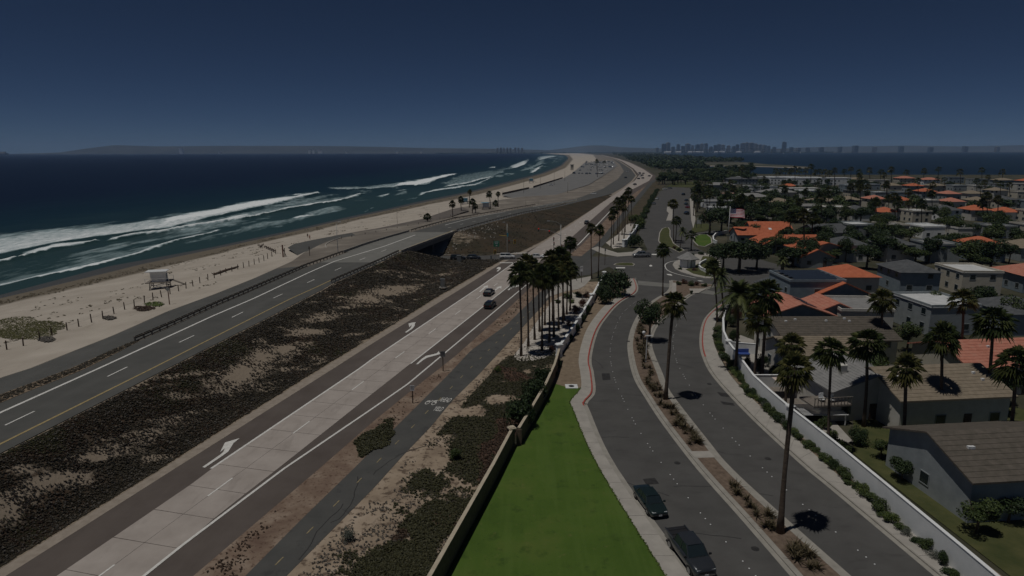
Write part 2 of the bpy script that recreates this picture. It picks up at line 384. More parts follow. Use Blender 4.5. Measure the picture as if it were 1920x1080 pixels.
FWR = Line([(0, 850), (116, 791), (307, 694), (380, 657), (485, 604), (605, 542), (625, 530), (720, 488), (755, 471), (850, 436), (917, 417), (959, 406), (983, 400), (1030, 391), (1105, 373), (1147, 363), (1168, 351), (1184, 339), (1192, 329), (1183, 317), (1163, 304), (1150, 297.6), (1122, 290.5), (1097, 287.4)], zf)
HWL = Line([(0, 1067), (304, 880), (340, 856), (526, 740), (606, 690), (700, 633), (740, 609), (823, 557), (855, 539), (937, 492), (980, 472), (1022, 451), (1103, 398), (1147, 368), (1169, 353), (1186, 340), (1194, 330), (1185, 317), (1165, 304), (1152, 297.6), (1124, 290.5), (1099, 287.4)])
HWLA = Line([(11, 1080), (326, 880), (627, 690), (700, 643), (867, 540), (940, 494), (985, 473.5), (1026, 452), (1106, 399), (1149, 369), (1172, 353), (1188, 340), (1196, 330), (1187, 317), (1167, 304), (1153, 297.6), (1125, 290.5)])
CONL = Line([(106, 1080), (360, 907), (396, 879), (676, 690), (700, 672), (897, 540), (965, 492), (1000, 467), (1070, 422), (1128, 380), (1160, 357), (1190, 339), (1199, 328), (1188, 316), (1168, 303.5), (1154, 297.6), (1126, 290.5)])
CONM = Line([(187, 1080), (307, 991), (445, 890), (700, 702), (908, 550), (985, 492), (1031, 462), (1136, 380), (1171, 357), (1203, 339), (1211, 328), (1197, 316), (1174, 304), (1156, 297.6), (1127, 290.5)])
CONR = Line([(270, 1080), (360, 1011), (411, 964), (520, 880), (700, 737), (770, 682), (950, 540), (1010, 492), (1055, 460), (1145, 380), (1182, 357), (1217, 339), (1224, 329), (1206, 317), (1180, 304.5), (1159, 297.6), (1128, 290.5)])
HWRW = Line([(270, 1080), (340, 1024), (531, 880), (700, 765), (765, 720), (980, 540), (1030, 500), (1085, 458), (1140, 400), (1160, 381), (1190, 358), (1222, 340)])
HWR = Line([(362, 1080), (496, 966), (597, 880), (700, 790), (770, 733), (853, 668), (933, 597), (985, 548), (1030, 506), (1090, 460), (1146, 401), (1164, 382), (1194, 359), (1226, 340), (1230, 330), (1212, 318), (1186, 305.5), (1163, 297.6), (1131, 290.5)])
BPL = Line([(460, 1080), (565, 974), (662, 880), (700, 842), (763, 780), (843, 700), (883, 657), (950, 609), (973, 586), (1020, 541), (1060, 505), (1120, 456), (1176, 388), (1218, 341), (1232, 334)])
BPR = Line([(537, 1080), (700, 916), (755, 855), (807, 801), (850, 749), (897, 703), (950, 646), (1000, 592), (1024, 566), (1062, 525), (1133, 458), (1186, 390), (1224, 343), (1236, 335)])
FAR = 9000.0

def sheet(name, la, lb, y0, y1, m, dz=0.0, r=1.03, mn=.8, nc=2, kind='structure', parent=None, zfun=None, smooth=False):
    Y = geo(y0, y1, r, mn)
    t = np.linspace(0, 1, nc)
    A = np.stack([la.X(Y), Y, la.Z(Y)], 1); B = np.stack([lb.X(Y), Y, lb.Z(Y)], 1)
    G = A[:, None] * (1 - t[None, :, None]) + B[:, None] * t[None, :, None]
    G[..., 2] += dz
    if zfun is not None: G[..., 2] = zfun(G[..., 0], G[..., 1], G[..., 2], t[None, :] + 0 * G[..., 0])
    o = MB().grid(G).build(name, m, parent, smooth)
    if kind and parent is None: o['kind'] = kind
    return o
def setattr_f(o, name, vals):
    a = o.data.attributes.new(name, 'FLOAT', 'POINT'); a.data.foreach_set('value', np.asarray(vals, np.float32).ravel())
def verts_of(o):
    v = np.empty(len(o.data.vertices) * 3, np.float32); o.data.vertices.foreach_get('co', v); return v.reshape(-1, 3)
def W2(pts, z=0.0): return [tuple(at(p[0], p[1], z)[:2]) for p in pts]
def poly(name, pts, z, m, parent=None, kind='structure', world=False, thick=0.0):
    """a flat sheet, or a slab of the given thickness, from an outline"""
    P = pts if world else W2(pts, z)
    n = len(P)
    V = [(p[0], p[1], z) for p in P]
    T = [tuple(t) for t in geometry.tessellate_polygon([[Vector(v) for v in V]])]
    F = []
    for t in T:
        a, b, c = [V[i] for i in t]
        F.append(t if (b[0] - a[0]) * (c[1] - a[1]) - (b[1] - a[1]) * (c[0] - a[0]) > 0 else t[::-1])
    if thick:
        V += [(p[0], p[1], z - thick) for p in P]
        ar = sum(P[i][0] * P[(i + 1) % n][1] - P[(i + 1) % n][0] * P[i][1] for i in range(n))
        for i in range(n):
            j = (i + 1) % n
            F.append((i, n + i, n + j, j) if ar > 0 else (j, n + j, n + i, i))
    o = MB().add(V, F).build(name, m, parent)
    if parent is None and kind: o['kind'] = kind
    return o
def smooth_px(pts, n=6):
    """Catmull-Rom through outline points"""
    P = np.array(pts, float); out = []
    for i in range(len(P) - 1):
        a, b, c, d = P[max(i - 1, 0)], P[i], P[i + 1], P[min(i + 2, len(P) - 1)]
        for k in range(n):
            t = k / n
            out.append(.5 * ((2 * b) + (-a + c) * t + (2 * a - 5 * b + 4 * c - d) * t * t + (-a + 3 * b - 3 * c + d) * t ** 3))
    out.append(P[-1])
    return [tuple(p) for p in out]
def resample(P, step):
    P = np.array(P, float); d = np.r_[0, np.cumsum(np.linalg.norm(np.diff(P, axis=0), axis=1))]
    n = max(2, int(round(d[-1] / step)) + 1); s = np.linspace(0, d[-1], n)
    return np.stack([np.interp(s, d, P[:, k]) for k in range(P.shape[1])], 1)
def strip_between(name, A, B, z, m, parent=None, thick=0.0, kind='structure'):
    """slab between two outlines of the same number of points"""
    return poly(name, list(map(tuple, A)) + list(map(tuple, B[::-1])), z, m, parent, kind, world=True, thick=thick)

# sea ---------------------------------------------------------------
m = mat('sea_water', [(.3, (.0015, .006, .02)), (.7, (.003, .01, .027))], scale=.004, detail=4, rough=.4, spec=.07)
nt = m.node_tree; b = nt.nodes['Principled BSDF']
mix_over(m, (.005, .023, .033), fac_attr='shallow', lo=0, hi=.55)
mix_over(m, (.028, .06, .06), fac_attr='shallow', lo=.55, hi=.95, scale=.05, noise_amp=.3)
mix_over(m, (.27, .36, .38), fac_attr='foam', scale=.3, lo=.28, hi=.62, noise_amp=.95, detail=10, rough=.8, amount=.95, stretch=(1, .3, 1, .55))
mix_over(m, (.86, .9, .91), fac_attr='foam', scale=.5, lo=.52, hi=.88, noise_amp=.85, detail=10, amount=1.0, stretch=(1, .35, 1, .55))
mps = nt.nodes.new('ShaderNodeMapping'); mps.inputs['Scale'].default_value = (1, .35, 1); mps.inputs['Rotation'].default_value = (0, 0, .5)
gp = nt.nodes.new('ShaderNodeNewGeometry'); nt.links.new(gp.outputs['Position'], mps.inputs[0])
hsum = None
for sca, am in ((.05, 1.0), (.35, .35)):
    n_ = nt.nodes.new('ShaderNodeTexNoise'); n_.inputs['Scale'].default_value = sca; n_.inputs['Detail'].default_value = 5
    nt.links.new(mps.outputs[0], n_.inputs['Vector'])
    mu = nt.nodes.new('ShaderNodeMath'); mu.operation = 'MULTIPLY'; mu.inputs[1].default_value = am; nt.links.new(n_.outputs['Fac'], mu.inputs[0])
    if hsum is None: hsum = mu.outputs[0]
    else:
        ad = nt.nodes.new('ShaderNodeMath'); nt.links.new(hsum, ad.inputs[0]); nt.links.new(mu.outputs[0], ad.inputs[1]); hsum = ad.outputs[0]
bp = nt.nodes.new('ShaderNodeBump'); bp.inputs['Strength'].default_value = .5; bp.inputs['Distance'].default_value = 1.0
nt.links.new(hsum, bp.inputs['Height']); nt.links.new(bp.outputs[0], b.inputs['Normal'])
K['sea'] = m

Ys = geo(30, 9000, 1.0085, .9)
D = np.concatenate([np.arange(-14, 120, 1.2), np.arange(120, 320, 2.4), np.geomspace(322, 21000, 36)])
GX = SHORE.X(Ys)[:, None] - D[None, :] * (1 + (Ys[:, None] > 3000) * 0)
GY = Ys[:, None] + 0 * GX
# crests: (outline towards the beach, outline towards the sea, strength, height)
WV = [
 ([(-60, 496), (0, 482), (52, 470), (94, 462), (125, 457), (208, 445), (312, 430), (400, 410), (462, 396), (525, 382), (602, 363)], [(-60, 446), (0, 434), (146, 423), (250, 414), (333, 399), (400, 391), (446, 380), (525, 367), (600, 358)], .78, .9),
 ([(300, 426), (400, 408), (462, 395), (525, 381), (602, 363)], [(300, 409), (333, 401), (400, 391), (446, 381), (525, 368), (600, 358.5)], 1.15, .5),
 ([(-40, 505), (0, 494), (50, 481), (104, 468), (194, 454)], [(-40, 499), (0, 488.5), (50, 475.5), (104, 463), (194, 453)], 1.0, .6),
 ([(194, 455), (312, 434.5), (400, 417), (483, 403), (573, 388), (650, 374), (680, 364)], [(194, 450), (312, 430), (400, 412), (483, 393), (581, 374.5), (650, 366), (679, 361)], .55, .5),
 ([(194, 456), (312, 435.5), (400, 418), (483, 404), (573, 389), (650, 375), (680, 364)], [(194, 453.5), (312, 432.5), (400, 415), (483, 401), (573, 385.5), (650, 370.5), (680, 361)], .95, .6),
 ([(-40, 545), (0, 536), (62, 522), (150, 504), (225, 484), (296, 464), (344, 449), (400, 435), (417, 431)], [(-40, 530), (0, 520), (83, 505), (179, 479), (235, 470), (298, 454), (354, 441.5), (417, 430)], .5, .2),
 ([(-40, 546), (0, 537), (62, 523), (150, 505), (225, 485), (296, 465), (344, 450), (400, 436), (417, 431.5)], [(-40, 543), (0, 534), (62, 519.5), (150, 501.5), (225, 481), (296, 461.5), (344, 447), (400, 433.5), (417, 430)], .95, .3),
 ([(538, 413.5), (560, 409), (592, 402.5)], [(538, 411), (560, 406), (592, 400.5)], .9, .3),
 ([(683, 396), (695, 392.5), (707, 389)], [(683, 394.5), (695, 391), (707, 388)], .8, .2),
 ([(500, 426), (515, 425.5), (530, 423)], [(500, 424.5), (515, 423.5), (530, 422)], .55, .1),
 ([(606, 355), (650, 356), (700, 354), (746, 350.5), (800, 346.5), (822, 336.5), (857, 327)], [(606, 350), (650, 350.5), (700, 348), (754, 340), (800, 335.5), (834, 327), (857, 324)], .62, .4),
 ([(735, 350), (780, 348.5), (800, 344), (822, 336), (858, 327)], [(735, 346), (760, 339.5), (780, 337), (834, 327), (858, 324.3)], 1.1, .6),
 ([(826, 352), (874, 344), (897, 337.5), (926, 330), (948, 318.5)], [(826, 348), (840, 338), (865, 325), (900, 320), (948, 317)], .5, .2),
 ([(826, 352.5), (874, 345), (897, 338.3), (926, 331)], [(826, 350), (874, 341.5), (897, 335), (926, 329)], .85, .3),
 ([(775, 374), (801, 361), (845, 354), (892, 347.5), (913, 337), (930, 330)], [(775, 371), (790, 360), (845, 350.5), (892, 344.5), (913, 335), (930, 329)], .8, .2),
 ([(915, 316), (931, 314.3)], [(915, 312.5), (931, 311.8)], 1.1, .6),
 ([(950, 317), (970, 314), (985, 308), (992, 299.5)], [(950, 312), (965, 307), (980, 301), (992, 297)], .85, .5),
 ([(965, 323), (990, 318.5), (1005, 312), (1020, 306), (1023, 299)], [(965, 320), (985, 315), (1003, 308), (1012, 300), (1022, 294)], .55, .2),
 ([(988, 327), (1003, 322), (1012, 315), (1019, 311)], [(988, 325), (998, 319), (1008, 313), (1019, 309)], .9, .2),
 ([(1000, 305), (1015, 299), (1030, 295.5), (1045, 293.5)], [(1000, 297), (1008, 293), (1025, 291.3), (1045, 291)], .7, .2),
 ([(1030, 310), (1040, 303), (1046, 297)], [(1030, 308), (1037, 301), (1044, 296)], .7, .2),
 ([(640, 372), (700, 372), (706, 365)], [(640, 370), (700, 370), (706, 363.5)], .3, .1),
 ([(700, 370), (722, 368), (738, 362)], [(700, 368), (722, 364), (738, 361)], .8, .2),
 ([(738, 358), (760, 357), (769, 356)], [(738, 356.5), (755, 355.3), (769, 354.5)], .7, .2),
]
P3 = np.stack([GX, GY, np.full_like(GX, SEA)], 2)
pxx, pyy = px(P3)
foam = np.zeros_like(GX); GZ = np.full_like(GX, SEA)
near = (D[None, :] < 330) & (pxx > -80) & (pxx < 1100)
wob = (fbm(GX * .12, GY * .035, 3, 5) - .5)
for fr, bk, s_, hgt in WV:
    fr = np.array(fr, float); bk = np.array(bk, float)
    sc_y = np.clip((pyy - 283) / 200, .05, 1.2)
    yf = np.interp(pxx, fr[:, 0], fr[:, 1]) + wob * 9 * sc_y
    yb_ = np.interp(pxx, bk[:, 0], bk[:, 1]) + wob * 14 * sc_y
    x0, x1 = fr[0, 0], fr[-1, 0]
    endf = np.clip((pxx - x0 + wob * 20) / 14, 0, 1) * np.clip((x1 - pxx + wob * 20) / 6, 0, 1)
    th = np.maximum(yf - yb_, .6)
    t = (yf - pyy) / th          # 0 at the front, 1 at the back
    prof = np.clip((t + .04) / .06, 0, 1) * np.clip((1.12 - t) / .35, 0, 1) * (1 - .25 * np.clip(t, 0, 1))
    foam = np.maximum(foam, np.where(near, s_ * prof * endf, 0))
    GZ += np.where(near, 1.7 * hgt * np.exp(-((t - .12) / .22) ** 2) * endf * np.clip(D[None, :] / 20, 0, 1), 0)
foam = np.maximum(foam, np.where(near, .5 * np.clip((fbm(GX * .05, GY * .012, 4, 11) - .52) * 6, 0, 1) * np.clip((170 - D[None, :]) / 80, 0, 1) * np.clip((D[None, :] - 6) / 20, 0, 1), 0))
G = np.stack([GX, GY, GZ], 2)
sea = MB().grid(G).build('sea', K['sea'], None, True); sea['kind'] = 'structure'
shallow = np.clip(1.05 - np.maximum(D, 0) / 330.0, 0, 1)[None, :] * np.ones_like(GX)
shallow = np.clip(shallow + (fbm(GX * .01, GY * .004, 3, 3) - .5) * .25 * (shallow > 0), 0, 1)
setattr_f(sea, 'foam', foam.ravel()); setattr_f(sea, 'shallow', shallow.ravel())
poly('sea', [(-22000, 8990), (22000, 8990), (22000, 16000), (-22000, 16000)], SEA - .02, K['sea'], world=True)
poly('sea', [(-22000, -600), (-150, -600), (-150, 31), (-22000, 31)], SEA - .02, K['sea'], world=True)

# beach -------------------------------------------------------------
Yb = geo(24, FAR, 1.015, 1.0)
cols_ = []
ts = np.linspace(0, 1, 22)
A0 = np.stack([SHORE.X(Yb) - 40, Yb, np.full_like(Yb, SEA - 2.2)], 1)
A1 = np.stack([SHORE.X(Yb), Yb, np.full_like(Yb, SEA)], 1)
A2 = np.stack([WRACK.X(Yb), Yb, WRACK.Z(Yb)], 1)
A3 = np.stack([BROAD.X(Yb), Yb, BROAD.Z(Yb) - .03], 1)
rows = [A0] + [A1 * (1 - t) + A2 * t for t in np.linspace(0, 1, 6)] + [A2 * (1 - t) + A3 * t for t in ts[1:]]
G = np.stack(rows, 1)
tt = np.r_[-1, np.linspace(0, 1, 6), 1 + ts[1:]]
bump_ = (fbm(G[..., 0] * .09, G[..., 1] * .05, 4, 2) - .5) * .8
G[..., 2] += bump_ * np.clip(tt - .8, 0, .5)[None, :] * 2 * np.clip((2 - tt), 0, .3)[None, :] / .3 * .7
beach = MB().grid(G).build('beach', K['sand'], None, True); beach['kind'] = 'structure'
wet = np.clip(1.35 - tt, 0, 1)[None, :] + 0 * G[..., 0]
setattr_f(beach, 'wet', np.where(tt < 1.0, 1, np.clip(1 - (tt - 1) * 4.5, 0, 1))[None, :].repeat(len(Yb), 0))
setattr_f(beach, 'wash', np.clip((.62 - tt) / .3, 0, 1)[None, :].repeat(len(Yb), 0))
strip = sheet('coastal_strip', BROAD, MEDR.off(.5), 10, FAR, mat('coastal_gravel', [(.3, (.15, .13, .11)), (.55, (.22, .195, .165)), (.72, (.36, .32, .27))], scale=.08, detail=10, rough=.95, bump=.4, bscale=2), dz=-.05, nc=4)

# upper road, frontage road -----------------------------------------
upper = sheet('upper_road', MEDR, FWR, 10, 5200, K['asphalt_grey'], r=1.02)
frontage = sheet('frontage_road', BROAD.off(.3), MEDL, 10, at(520, 505, 4.5)[1], K['asphalt_grey'], dz=.02, r=1.02)
poly('turnaround_loop', [(480, 521), (547, 491), (559, 480), (548, 471), (539, 464.5), (551, 457.5), (588, 449.5), (625, 442.5), (660, 437), (668, 442), (640, 447), (622, 454), (612, 460), (618, 468), (632, 474), (640, 477), (600, 489.5), (560, 506), (500, 531)], 4.1, K['asphalt_grey'])
poly('beach_path', [(625, 442), (660, 436), (713, 427), (750, 419), (793, 410), (823, 400), (847, 392), (868, 388), (880, 394), (840, 408), (790, 419.5), (740, 429), (700, 436), (660, 444.5)], 3.3, mat('beach_path', [(.3, (.12, .105, .093)), (.7, (.17, .15, .132))], scale=.5, rough=.95))
lot_px = [(940, 366), (1000, 351.5), (1055, 335), (1074, 324), (1096, 305), (1150, 301), (1158, 311), (1133, 328), (1104, 346), (1040, 366), (1012, 368.5), (960, 371)]
poly('parking_lot', lot_px, 1.15, mat('parking_asphalt', [(.3, (.16, .16, .155)), (.7, (.21, .205, .2))], scale=.1, detail=8, rough=.9))

def tri_soup(name, V, m, parent=None, kind=None, smooth=False):
    """V: (n,3,3) triangles"""
    n = len(V); me = bpy.data.meshes.new(name)
    me.vertices.add(n * 3); me.vertices.foreach_set('co', V.astype(np.float32).ravel())
    me.loops.add(n * 3); me.loops.foreach_set('vertex_index', np.arange(n * 3, dtype=np.int32))
    me.polygons.add(n); me.polygons.foreach_set('loop_start', np.arange(0, n * 3, 3, dtype=np.int32)); me.polygons.foreach_set('loop_total', np.full(n, 3, np.int32))
    me.materials.append(m); me.update(calc_edges=True)
    if name is not None and parent is False: return me
    o = bpy.data.objects.new(name, me); col.objects.link(o)
    if parent is not None: o.parent = parent
    if kind: o['kind'] = kind
    return o
def clumps(P, size, blades=6, lift=.7, rng=None, seed=0):
    """loose tufts: blades that spread from each point"""
    rng = np.random.RandomState(seed); n = len(P); size = np.broadcast_to(np.asarray(size, float), (n,))
    a = rng.rand(n, blades) * 2 * np.pi; el = (.15 + rng.rand(n, blades) * lift)
    L = size[:, None] * (.6 + .7 * rng.rand(n, blades))
    d = np.stack([np.cos(a) * np.cos(el), np.sin(a) * np.cos(el), np.sin(el)], 2)
    sd = np.stack([-np.sin(a), np.cos(a), 0 * a], 2)
    w = L * (.22 + .2 * rng.rand(n, blades))
    base = P[:, None] + d * 0
    tip = base + d * L[..., None]
    mid = base + d * L[..., None] * .45 + np.array([0, 0, 1]) * (L * .18)[..., None]
    t1 = np.stack([base, mid - sd * w[..., None], mid + sd * w[..., None]], 2)
    t2 = np.stack([mid - sd * w[..., None], tip, mid + sd * w[..., None]], 2)
    # share one vertex fan per blade: two triangles
    return np.concatenate([t1.reshape(-1, 3, 3), t2.reshape(-1, 3, 3)])

# embankment between the upper road and the lower highway ------------
BR0, BR1 = at(755, 470, 5.5)[1], at(850, 436, 5.5)[1]          # the bridge along the road
UND = at(820, 483, 0)[1]                                        # middle of the road that runs under it
def cap(Y):
    d = Y - UND
    return np.where(d < 0, np.maximum(-d - 4.5, 0) / max(UND - BR0 - 4.5, 2) * 5.6, np.maximum(d - 5.0, 0) / max(BR1 - UND - 5.0, 2) * 5.6)
def emb_z(X, Y, Z, t):
    ztop = FWR.Z(Y) - .08
    toe = np.interp(Y, [UND - 70, UND - 12, UND + 4, UND + 8], [.92, .3, .3, .92])
    s = np.clip((t - .02) / toe, 0, 1); s = .5 * s + .5 * s * s * (3 - 2 * s)
    z = ztop * (1 - s) + .02 * s
    z = z + (fbm(X * .35, Y * .35, 4, 9) - .45) * .35 * np.clip(t / .1, 0, 1) * np.clip((1 - t) / .08, 0, 1)
    return np.minimum(z, cap(Y) + .01)
K['embank'] = mat('iceplant_ground', [(.3, (.025, .023, .016)), (.5, (.05, .043, .03)), (.7, (.095, .075, .052))], scale=.35, detail=9, rough=.95, bump=.8, bscale=2.5)
mix_over(K['embank'], (.09, .05, .03), scale=.12, lo=.5, hi=.66, amount=.7, detail=8)
mix_over(K['embank'], (.036, .032, .019), fac_attr='grassy', lo=0, hi=1, amount=.9)
mix_over(K['embank'], (.085, .058, .036), fac_attr='grassy', scale=.06, lo=.9, hi=1.15, noise_amp=.9, amount=.8, detail=8)
mix_over(K['embank'], (.3, .245, .185), fac_attr='bare', scale=.8, lo=.38, hi=.6, noise_amp=1.1, detail=10, stretch=(.5, 1, 1, .6))
emb = sheet('embankment', FWR, HWL, 10, at(1150, 366)[1], K['embank'], r=1.008, mn=.8, nc=56, zfun=emb_z, smooth=True)
v = verts_of(emb); tl = np.clip((v[:, 0] - FWR.X(v[:, 1])) / np.maximum(HWL.X(v[:, 1]) - FWR.X(v[:, 1]), .1), 0, 1)
def bare_f(X, Y, t):
    al = Y * .82 + X * .57; la = X * .82 - Y * .57          # along and across the bank
    st = fbm(al * .05, la * .3, 4, 21)
    e1 = np.exp(-((t - .5 + .05 * np.sin(Y * .07)) / .2) ** 2) * np.clip((st - .38 + .08 * np.clip((75 - Y) / 25, 0, 1)) * 4.2, 0, 1)
    e1 = e1 * np.where(Y > UND - 30, np.clip((UND - 16 - Y) / 12, 0, 1), 1)
    e1 = np.maximum(e1, .62 * np.clip((fbm(al * .16, la * .6, 3, 77) - .6) * 8, 0, 1) * (Y < UND - 14))
    e2 = np.clip((t - .955) / .03, 0, 1) * .6 + np.clip((.035 - t) / .02, 0, 1) * .6
    e3 = np.exp(-((Y - (UND + 18)) / 9) ** 2) * np.clip((.5 - t) / .2, 0, 1) * .5        # bare earth beside the abutment
    e4 = .5 * np.clip((fbm(X * .04, Y * .03, 3, 5) - .5) * 4, 0, 1) * (Y > UND + 22)
    return np.clip(np.maximum.reduce([e1, e2, e3, e4]), 0, 1)
setattr_f(emb, 'bare', bare_f(v[:, 0], v[:, 1], tl)); setattr_f(emb, 'grassy', np.clip((v[:, 1] - UND - 3) / 4, 0, 1))
sheet('verge_strip', FWR.off(-.3), HWL.off(.6), at(1146, 368)[1], 5200, K['gravel'], dz=-.04)
# ground under the road and beside the underpass
und = MB()
YY = np.linspace(BR0 - 3, BR1 + 3, 40)
Gd = np.stack([np.stack([np.interp(np.full_like(YY, q), [0, 1], [0, 1]) * 0 + (MEDL.X(YY) - 1) * (1 - q) + FWR.X(YY) * q, YY, np.minimum(FWR.Z(YY) - 1.35, cap(YY) + .01)], 1) for q in np.linspace(0, 1, 6)], 1)
und.grid(Gd); o = und.build('underpass_slope', K['concrete_kerb']); o['kind'] = 'structure'

def scatter_emb(n, seed):
    rng = np.random.RandomState(seed)
    Y = np.exp(rng.uniform(np.log(22), np.log(330), n)); t = rng.uniform(.02, .975, n)
    X = FWR.X(Y) * (1 - t) + HWL.X(Y) * t
    u_, v_ = px(np.stack([X, Y, np.full_like(X, 2.)], 1))
    ok = (u_ > -60) & (v_ < 1130) & (np.abs(Y - UND) > 4)
    b_ = bare_f(X, Y, t); ok &= (b_ + 1.0 * (rng.rand(n) - .5) + 1.0 * (fbm(X * .5, Y * .5, 3, 4) - .5) < .52)
    ok &= (Y < UND) | (rng.rand(n) < .06)
    X, Y, t = X[ok], Y[ok], t[ok]
    return np.stack([X, Y, emb_z(X, Y, 0, t)], 1)
Pe = scatter_emb(135000, 1)
kind_n = fbm(Pe[:, 0] * .12, Pe[:, 1] * .12, 3, 31) + .06 * np.random.RandomState(1).randn(len(Pe))
szs = .075 + .0011 * Pe[:, 1]
for nm_, mk, sel, sd in (('iceplant_mat', 'iceplant', kind_n < .56, 1), ('reddish_iceplant_mat', 'iceplant_red', (kind_n >= .56) & (kind_n < .66), 2), ('green_iceplant_mat', 'iceplant_green', kind_n >= .66, 3)):
    tag(tri_soup(nm_, clumps(Pe[sel], szs[sel] * 1.15, 4, .4, seed=sd), K[mk]), {'iceplant': 'dark ice plant carpeting the bank below the upper road', 'iceplant_red': 'reddish ice plant patches on the bank below the upper road', 'iceplant_green': 'greener ice plant tufts on the bank below the upper road'}[mk], 'ground cover', kind='stuff')

tw = np.random.RandomState(6).rand(len(Pe)) < .09
tag(tri_soup('dead_stalks', clumps(Pe[tw] + np.array([0, 0, .06]), szs[tw] * 1.2, 4, .9, seed=14), K['grey_twig']), 'pale dead stalks among the ice plant on the bank', 'ground cover', kind='stuff')
# ground sheet right of the highway -----------------------------------
GR = mat('ground_soil', [(.3, (.03, .034, .018)), (.5, (.06, .058, .036)), (.7, (.12, .105, .075))], scale=.06, detail=10, rough=.95, bump=.4, bscale=2)
BAYW = [(8, 2600), (830, 2600), (870, at_d(1590, 332, 870)[0]), (930, at_d(1430, 331, 930)[0]), (1000, at_d(1398, 326, 1000)[0]), (1200, at_d(1330, 318, 1200)[0]), (1500, at_d(1316, 309, 1500)[0]), (1900, at_d(1322, 305, 1900)[0]), (2300, at_d(1386, 302, 2300)[0]), (2700, at_d(1380, 299, 2700)[0]), (3200, at_d(1330, 296, 3200)[0]), (5000, at_d(1260, 291, 5000)[0]), (9000, at_d(1230, 287, 9000)[0])]
BAY = Line.__new__(Line); BAY.W = np.array([[x, y, -3.6] for y, x in BAYW], float); BAY.y0, BAY.y1 = 8, 9000
def gz(X, Y, Z, t): return np.where(t > .999, -3.6, np.where(t > .97, -.8, -.06)) + 0 * X
sheet('ground', HWL, BAY, 8, FAR, GR, r=1.04, nc=41, zfun=gz)
BW = mat('bay_water', [(.3, (.007, .018, .032)), (.7, (.011, .026, .042))], scale=.003, rough=.4, spec=.08, bump=.3, bscale=.12)
_R = Line.__new__(Line); _R.W = np.array([[14000, 600, -3.0], [14000, 9400, -3.0]], float); _R.y0, _R.y1 = 600, 9400
sheet('bay_water', HWR.off(60).setz(-3.0), _R, 650, 8990, BW, r=1.1)
# spits of land in the bay
for pts, mk in (([(1320, 310.5), (1380, 310.8), (1440, 312), (1522, 314.6), (1520, 313), (1480, 310), (1440, 308), (1400, 304.5), (1380, 303), (1320, 304)], 'land_far'), ([(1320, 311.8), (1380, 311.8), (1440, 313), (1480, 314.5), (1519, 315.5), (1521, 314), (1440, 311.8), (1380, 310.4), (1320, 310)], 'sand')):
    poly('sand_spit', pts, -2.6 if mk == 'sand' else -2.2, K[mk], thick=1.2)

# lower highway -------------------------------------------------------
hw = sheet('lower_highway', HWLA, HWR, 10, 5200, K['asphalt_brown'], dz=.0, r=1.02)
sheet('gravel_shoulder', HWL, HWLA, 10, 600, K['gravel'], dz=.012, r=1.02)
sheet('verge_strip', HWR, BPL, 10, at(1222, 341)[1], K['dirt'], dz=-.004, r=1.02, nc=3)
bike = sheet('bike_path', BPL, BPR, 10, at(1230, 337)[1], K['asphalt_path'], dz=.012, r=1.02)
# concrete slabs, one by one near, one sheet beyond
def at_Y_by_len(L, y0, step, n):
    out = [y0]
    while len(out) < n:
        y = out[-1]; d = (L.X(y + .5) - L.X(y)) / .5
        out.append(y + step / math.hypot(1, d))
    return out
ys = at_Y_by_len(CONM, 14, 4.57, 66)
for la, lb in ((CONL, CONM), (CONM, CONR)):
    for k in range(len(ys) - 1):
        a, b_ = ys[k], ys[k + 1]; g = .035; sk = .55
        A = lambda L, y, e: np.array([L.X(y) + e, y])
        # joints run square to the lanes
        d = np.array([(CONM.X(b_) - CONM.X(a)), b_ - a]); d /= np.linalg.norm(d); nrm = np.array([d[1], -d[0]])
        def cross(L, y):
            c = np.array([CONM.X(y), y]); yy = y
            for _ in range(4): yy = c[1] + nrm[1] / nrm[0] * (L.X(yy) - c[0])
            return np.array([L.X(yy), yy])
        p = [cross(la, a) + d * g, cross(lb, a) + d * g, cross(lb, b_) - d * g, cross(la, b_) - d * g]
        lat = (p[1] - p[0]) / np.linalg.norm(p[1] - p[0]) * .02
        p = [p[0] + lat, p[1] - lat, p[2] - lat, p[3] + lat]
        zt = .022 + random.uniform(-.002, .003)
        MB().prism([tuple(q) for q in p], -.02, zt).build('slab', K['concrete_lane'], hw)
sheet('concrete_lanes', CONL, CONR, ys[-1] - 2.5, 5200, K['concrete_lane'], dz=.016, r=1.02, parent=hw)
# paint ---------------------------------------------------------------
def paint_line(name, L, y0, y1, w, m, parent, dz=.03, r=1.02):
    Y = geo(y0, y1, r, .8)
    G = np.stack([np.stack([L.X(Y) - w / 2, Y, L.Z(Y) + dz], 1), np.stack([L.X(Y) + w / 2, Y, L.Z(Y) + dz], 1)], 1)
    return MB().grid(G).build(name, m, parent)
def dashes(L, ystart, cyc, ln, n, w, m, parent, dz=.03, name='lane_dash', ymax=1e9):
    y = ystart
    for k in range(n):
        dx = (L.X(y + 1) - L.X(y)); f = 1 / math.hypot(1, dx)
        if y > ymax: break
        paint_line(name, L, y, y + ln * f, w * math.hypot(1, dx), m, parent, dz, r=1.5)
        y += cyc * f
k_ = lambda L: math.hypot(1, L.X(80) - L.X(79))
paint_line('edge_line', CONL.off(-.02), at(396, 879)[1], at(963, 493)[1], .3, K['white_line'], hw, .03)
paint_line('edge_line', HWRW, 10, at(1000, 523)[1], .3, K['white_line'], hw, .03)
paint_line('edge_line', HWRW, at(1083, 460)[1], at(1150, 391)[1], .45, K['white_line'], hw, .03)
paint_line('edge_line', CONR.off(.02), at(770, 682)[1], at(1006, 495)[1], .26, K['white_line'], hw, .032)
dashes(CONM, at(307, 991)[1] - 3 * 7.63, 14.63, 3.66, 24, .17, K['white_line'], hw, .036)
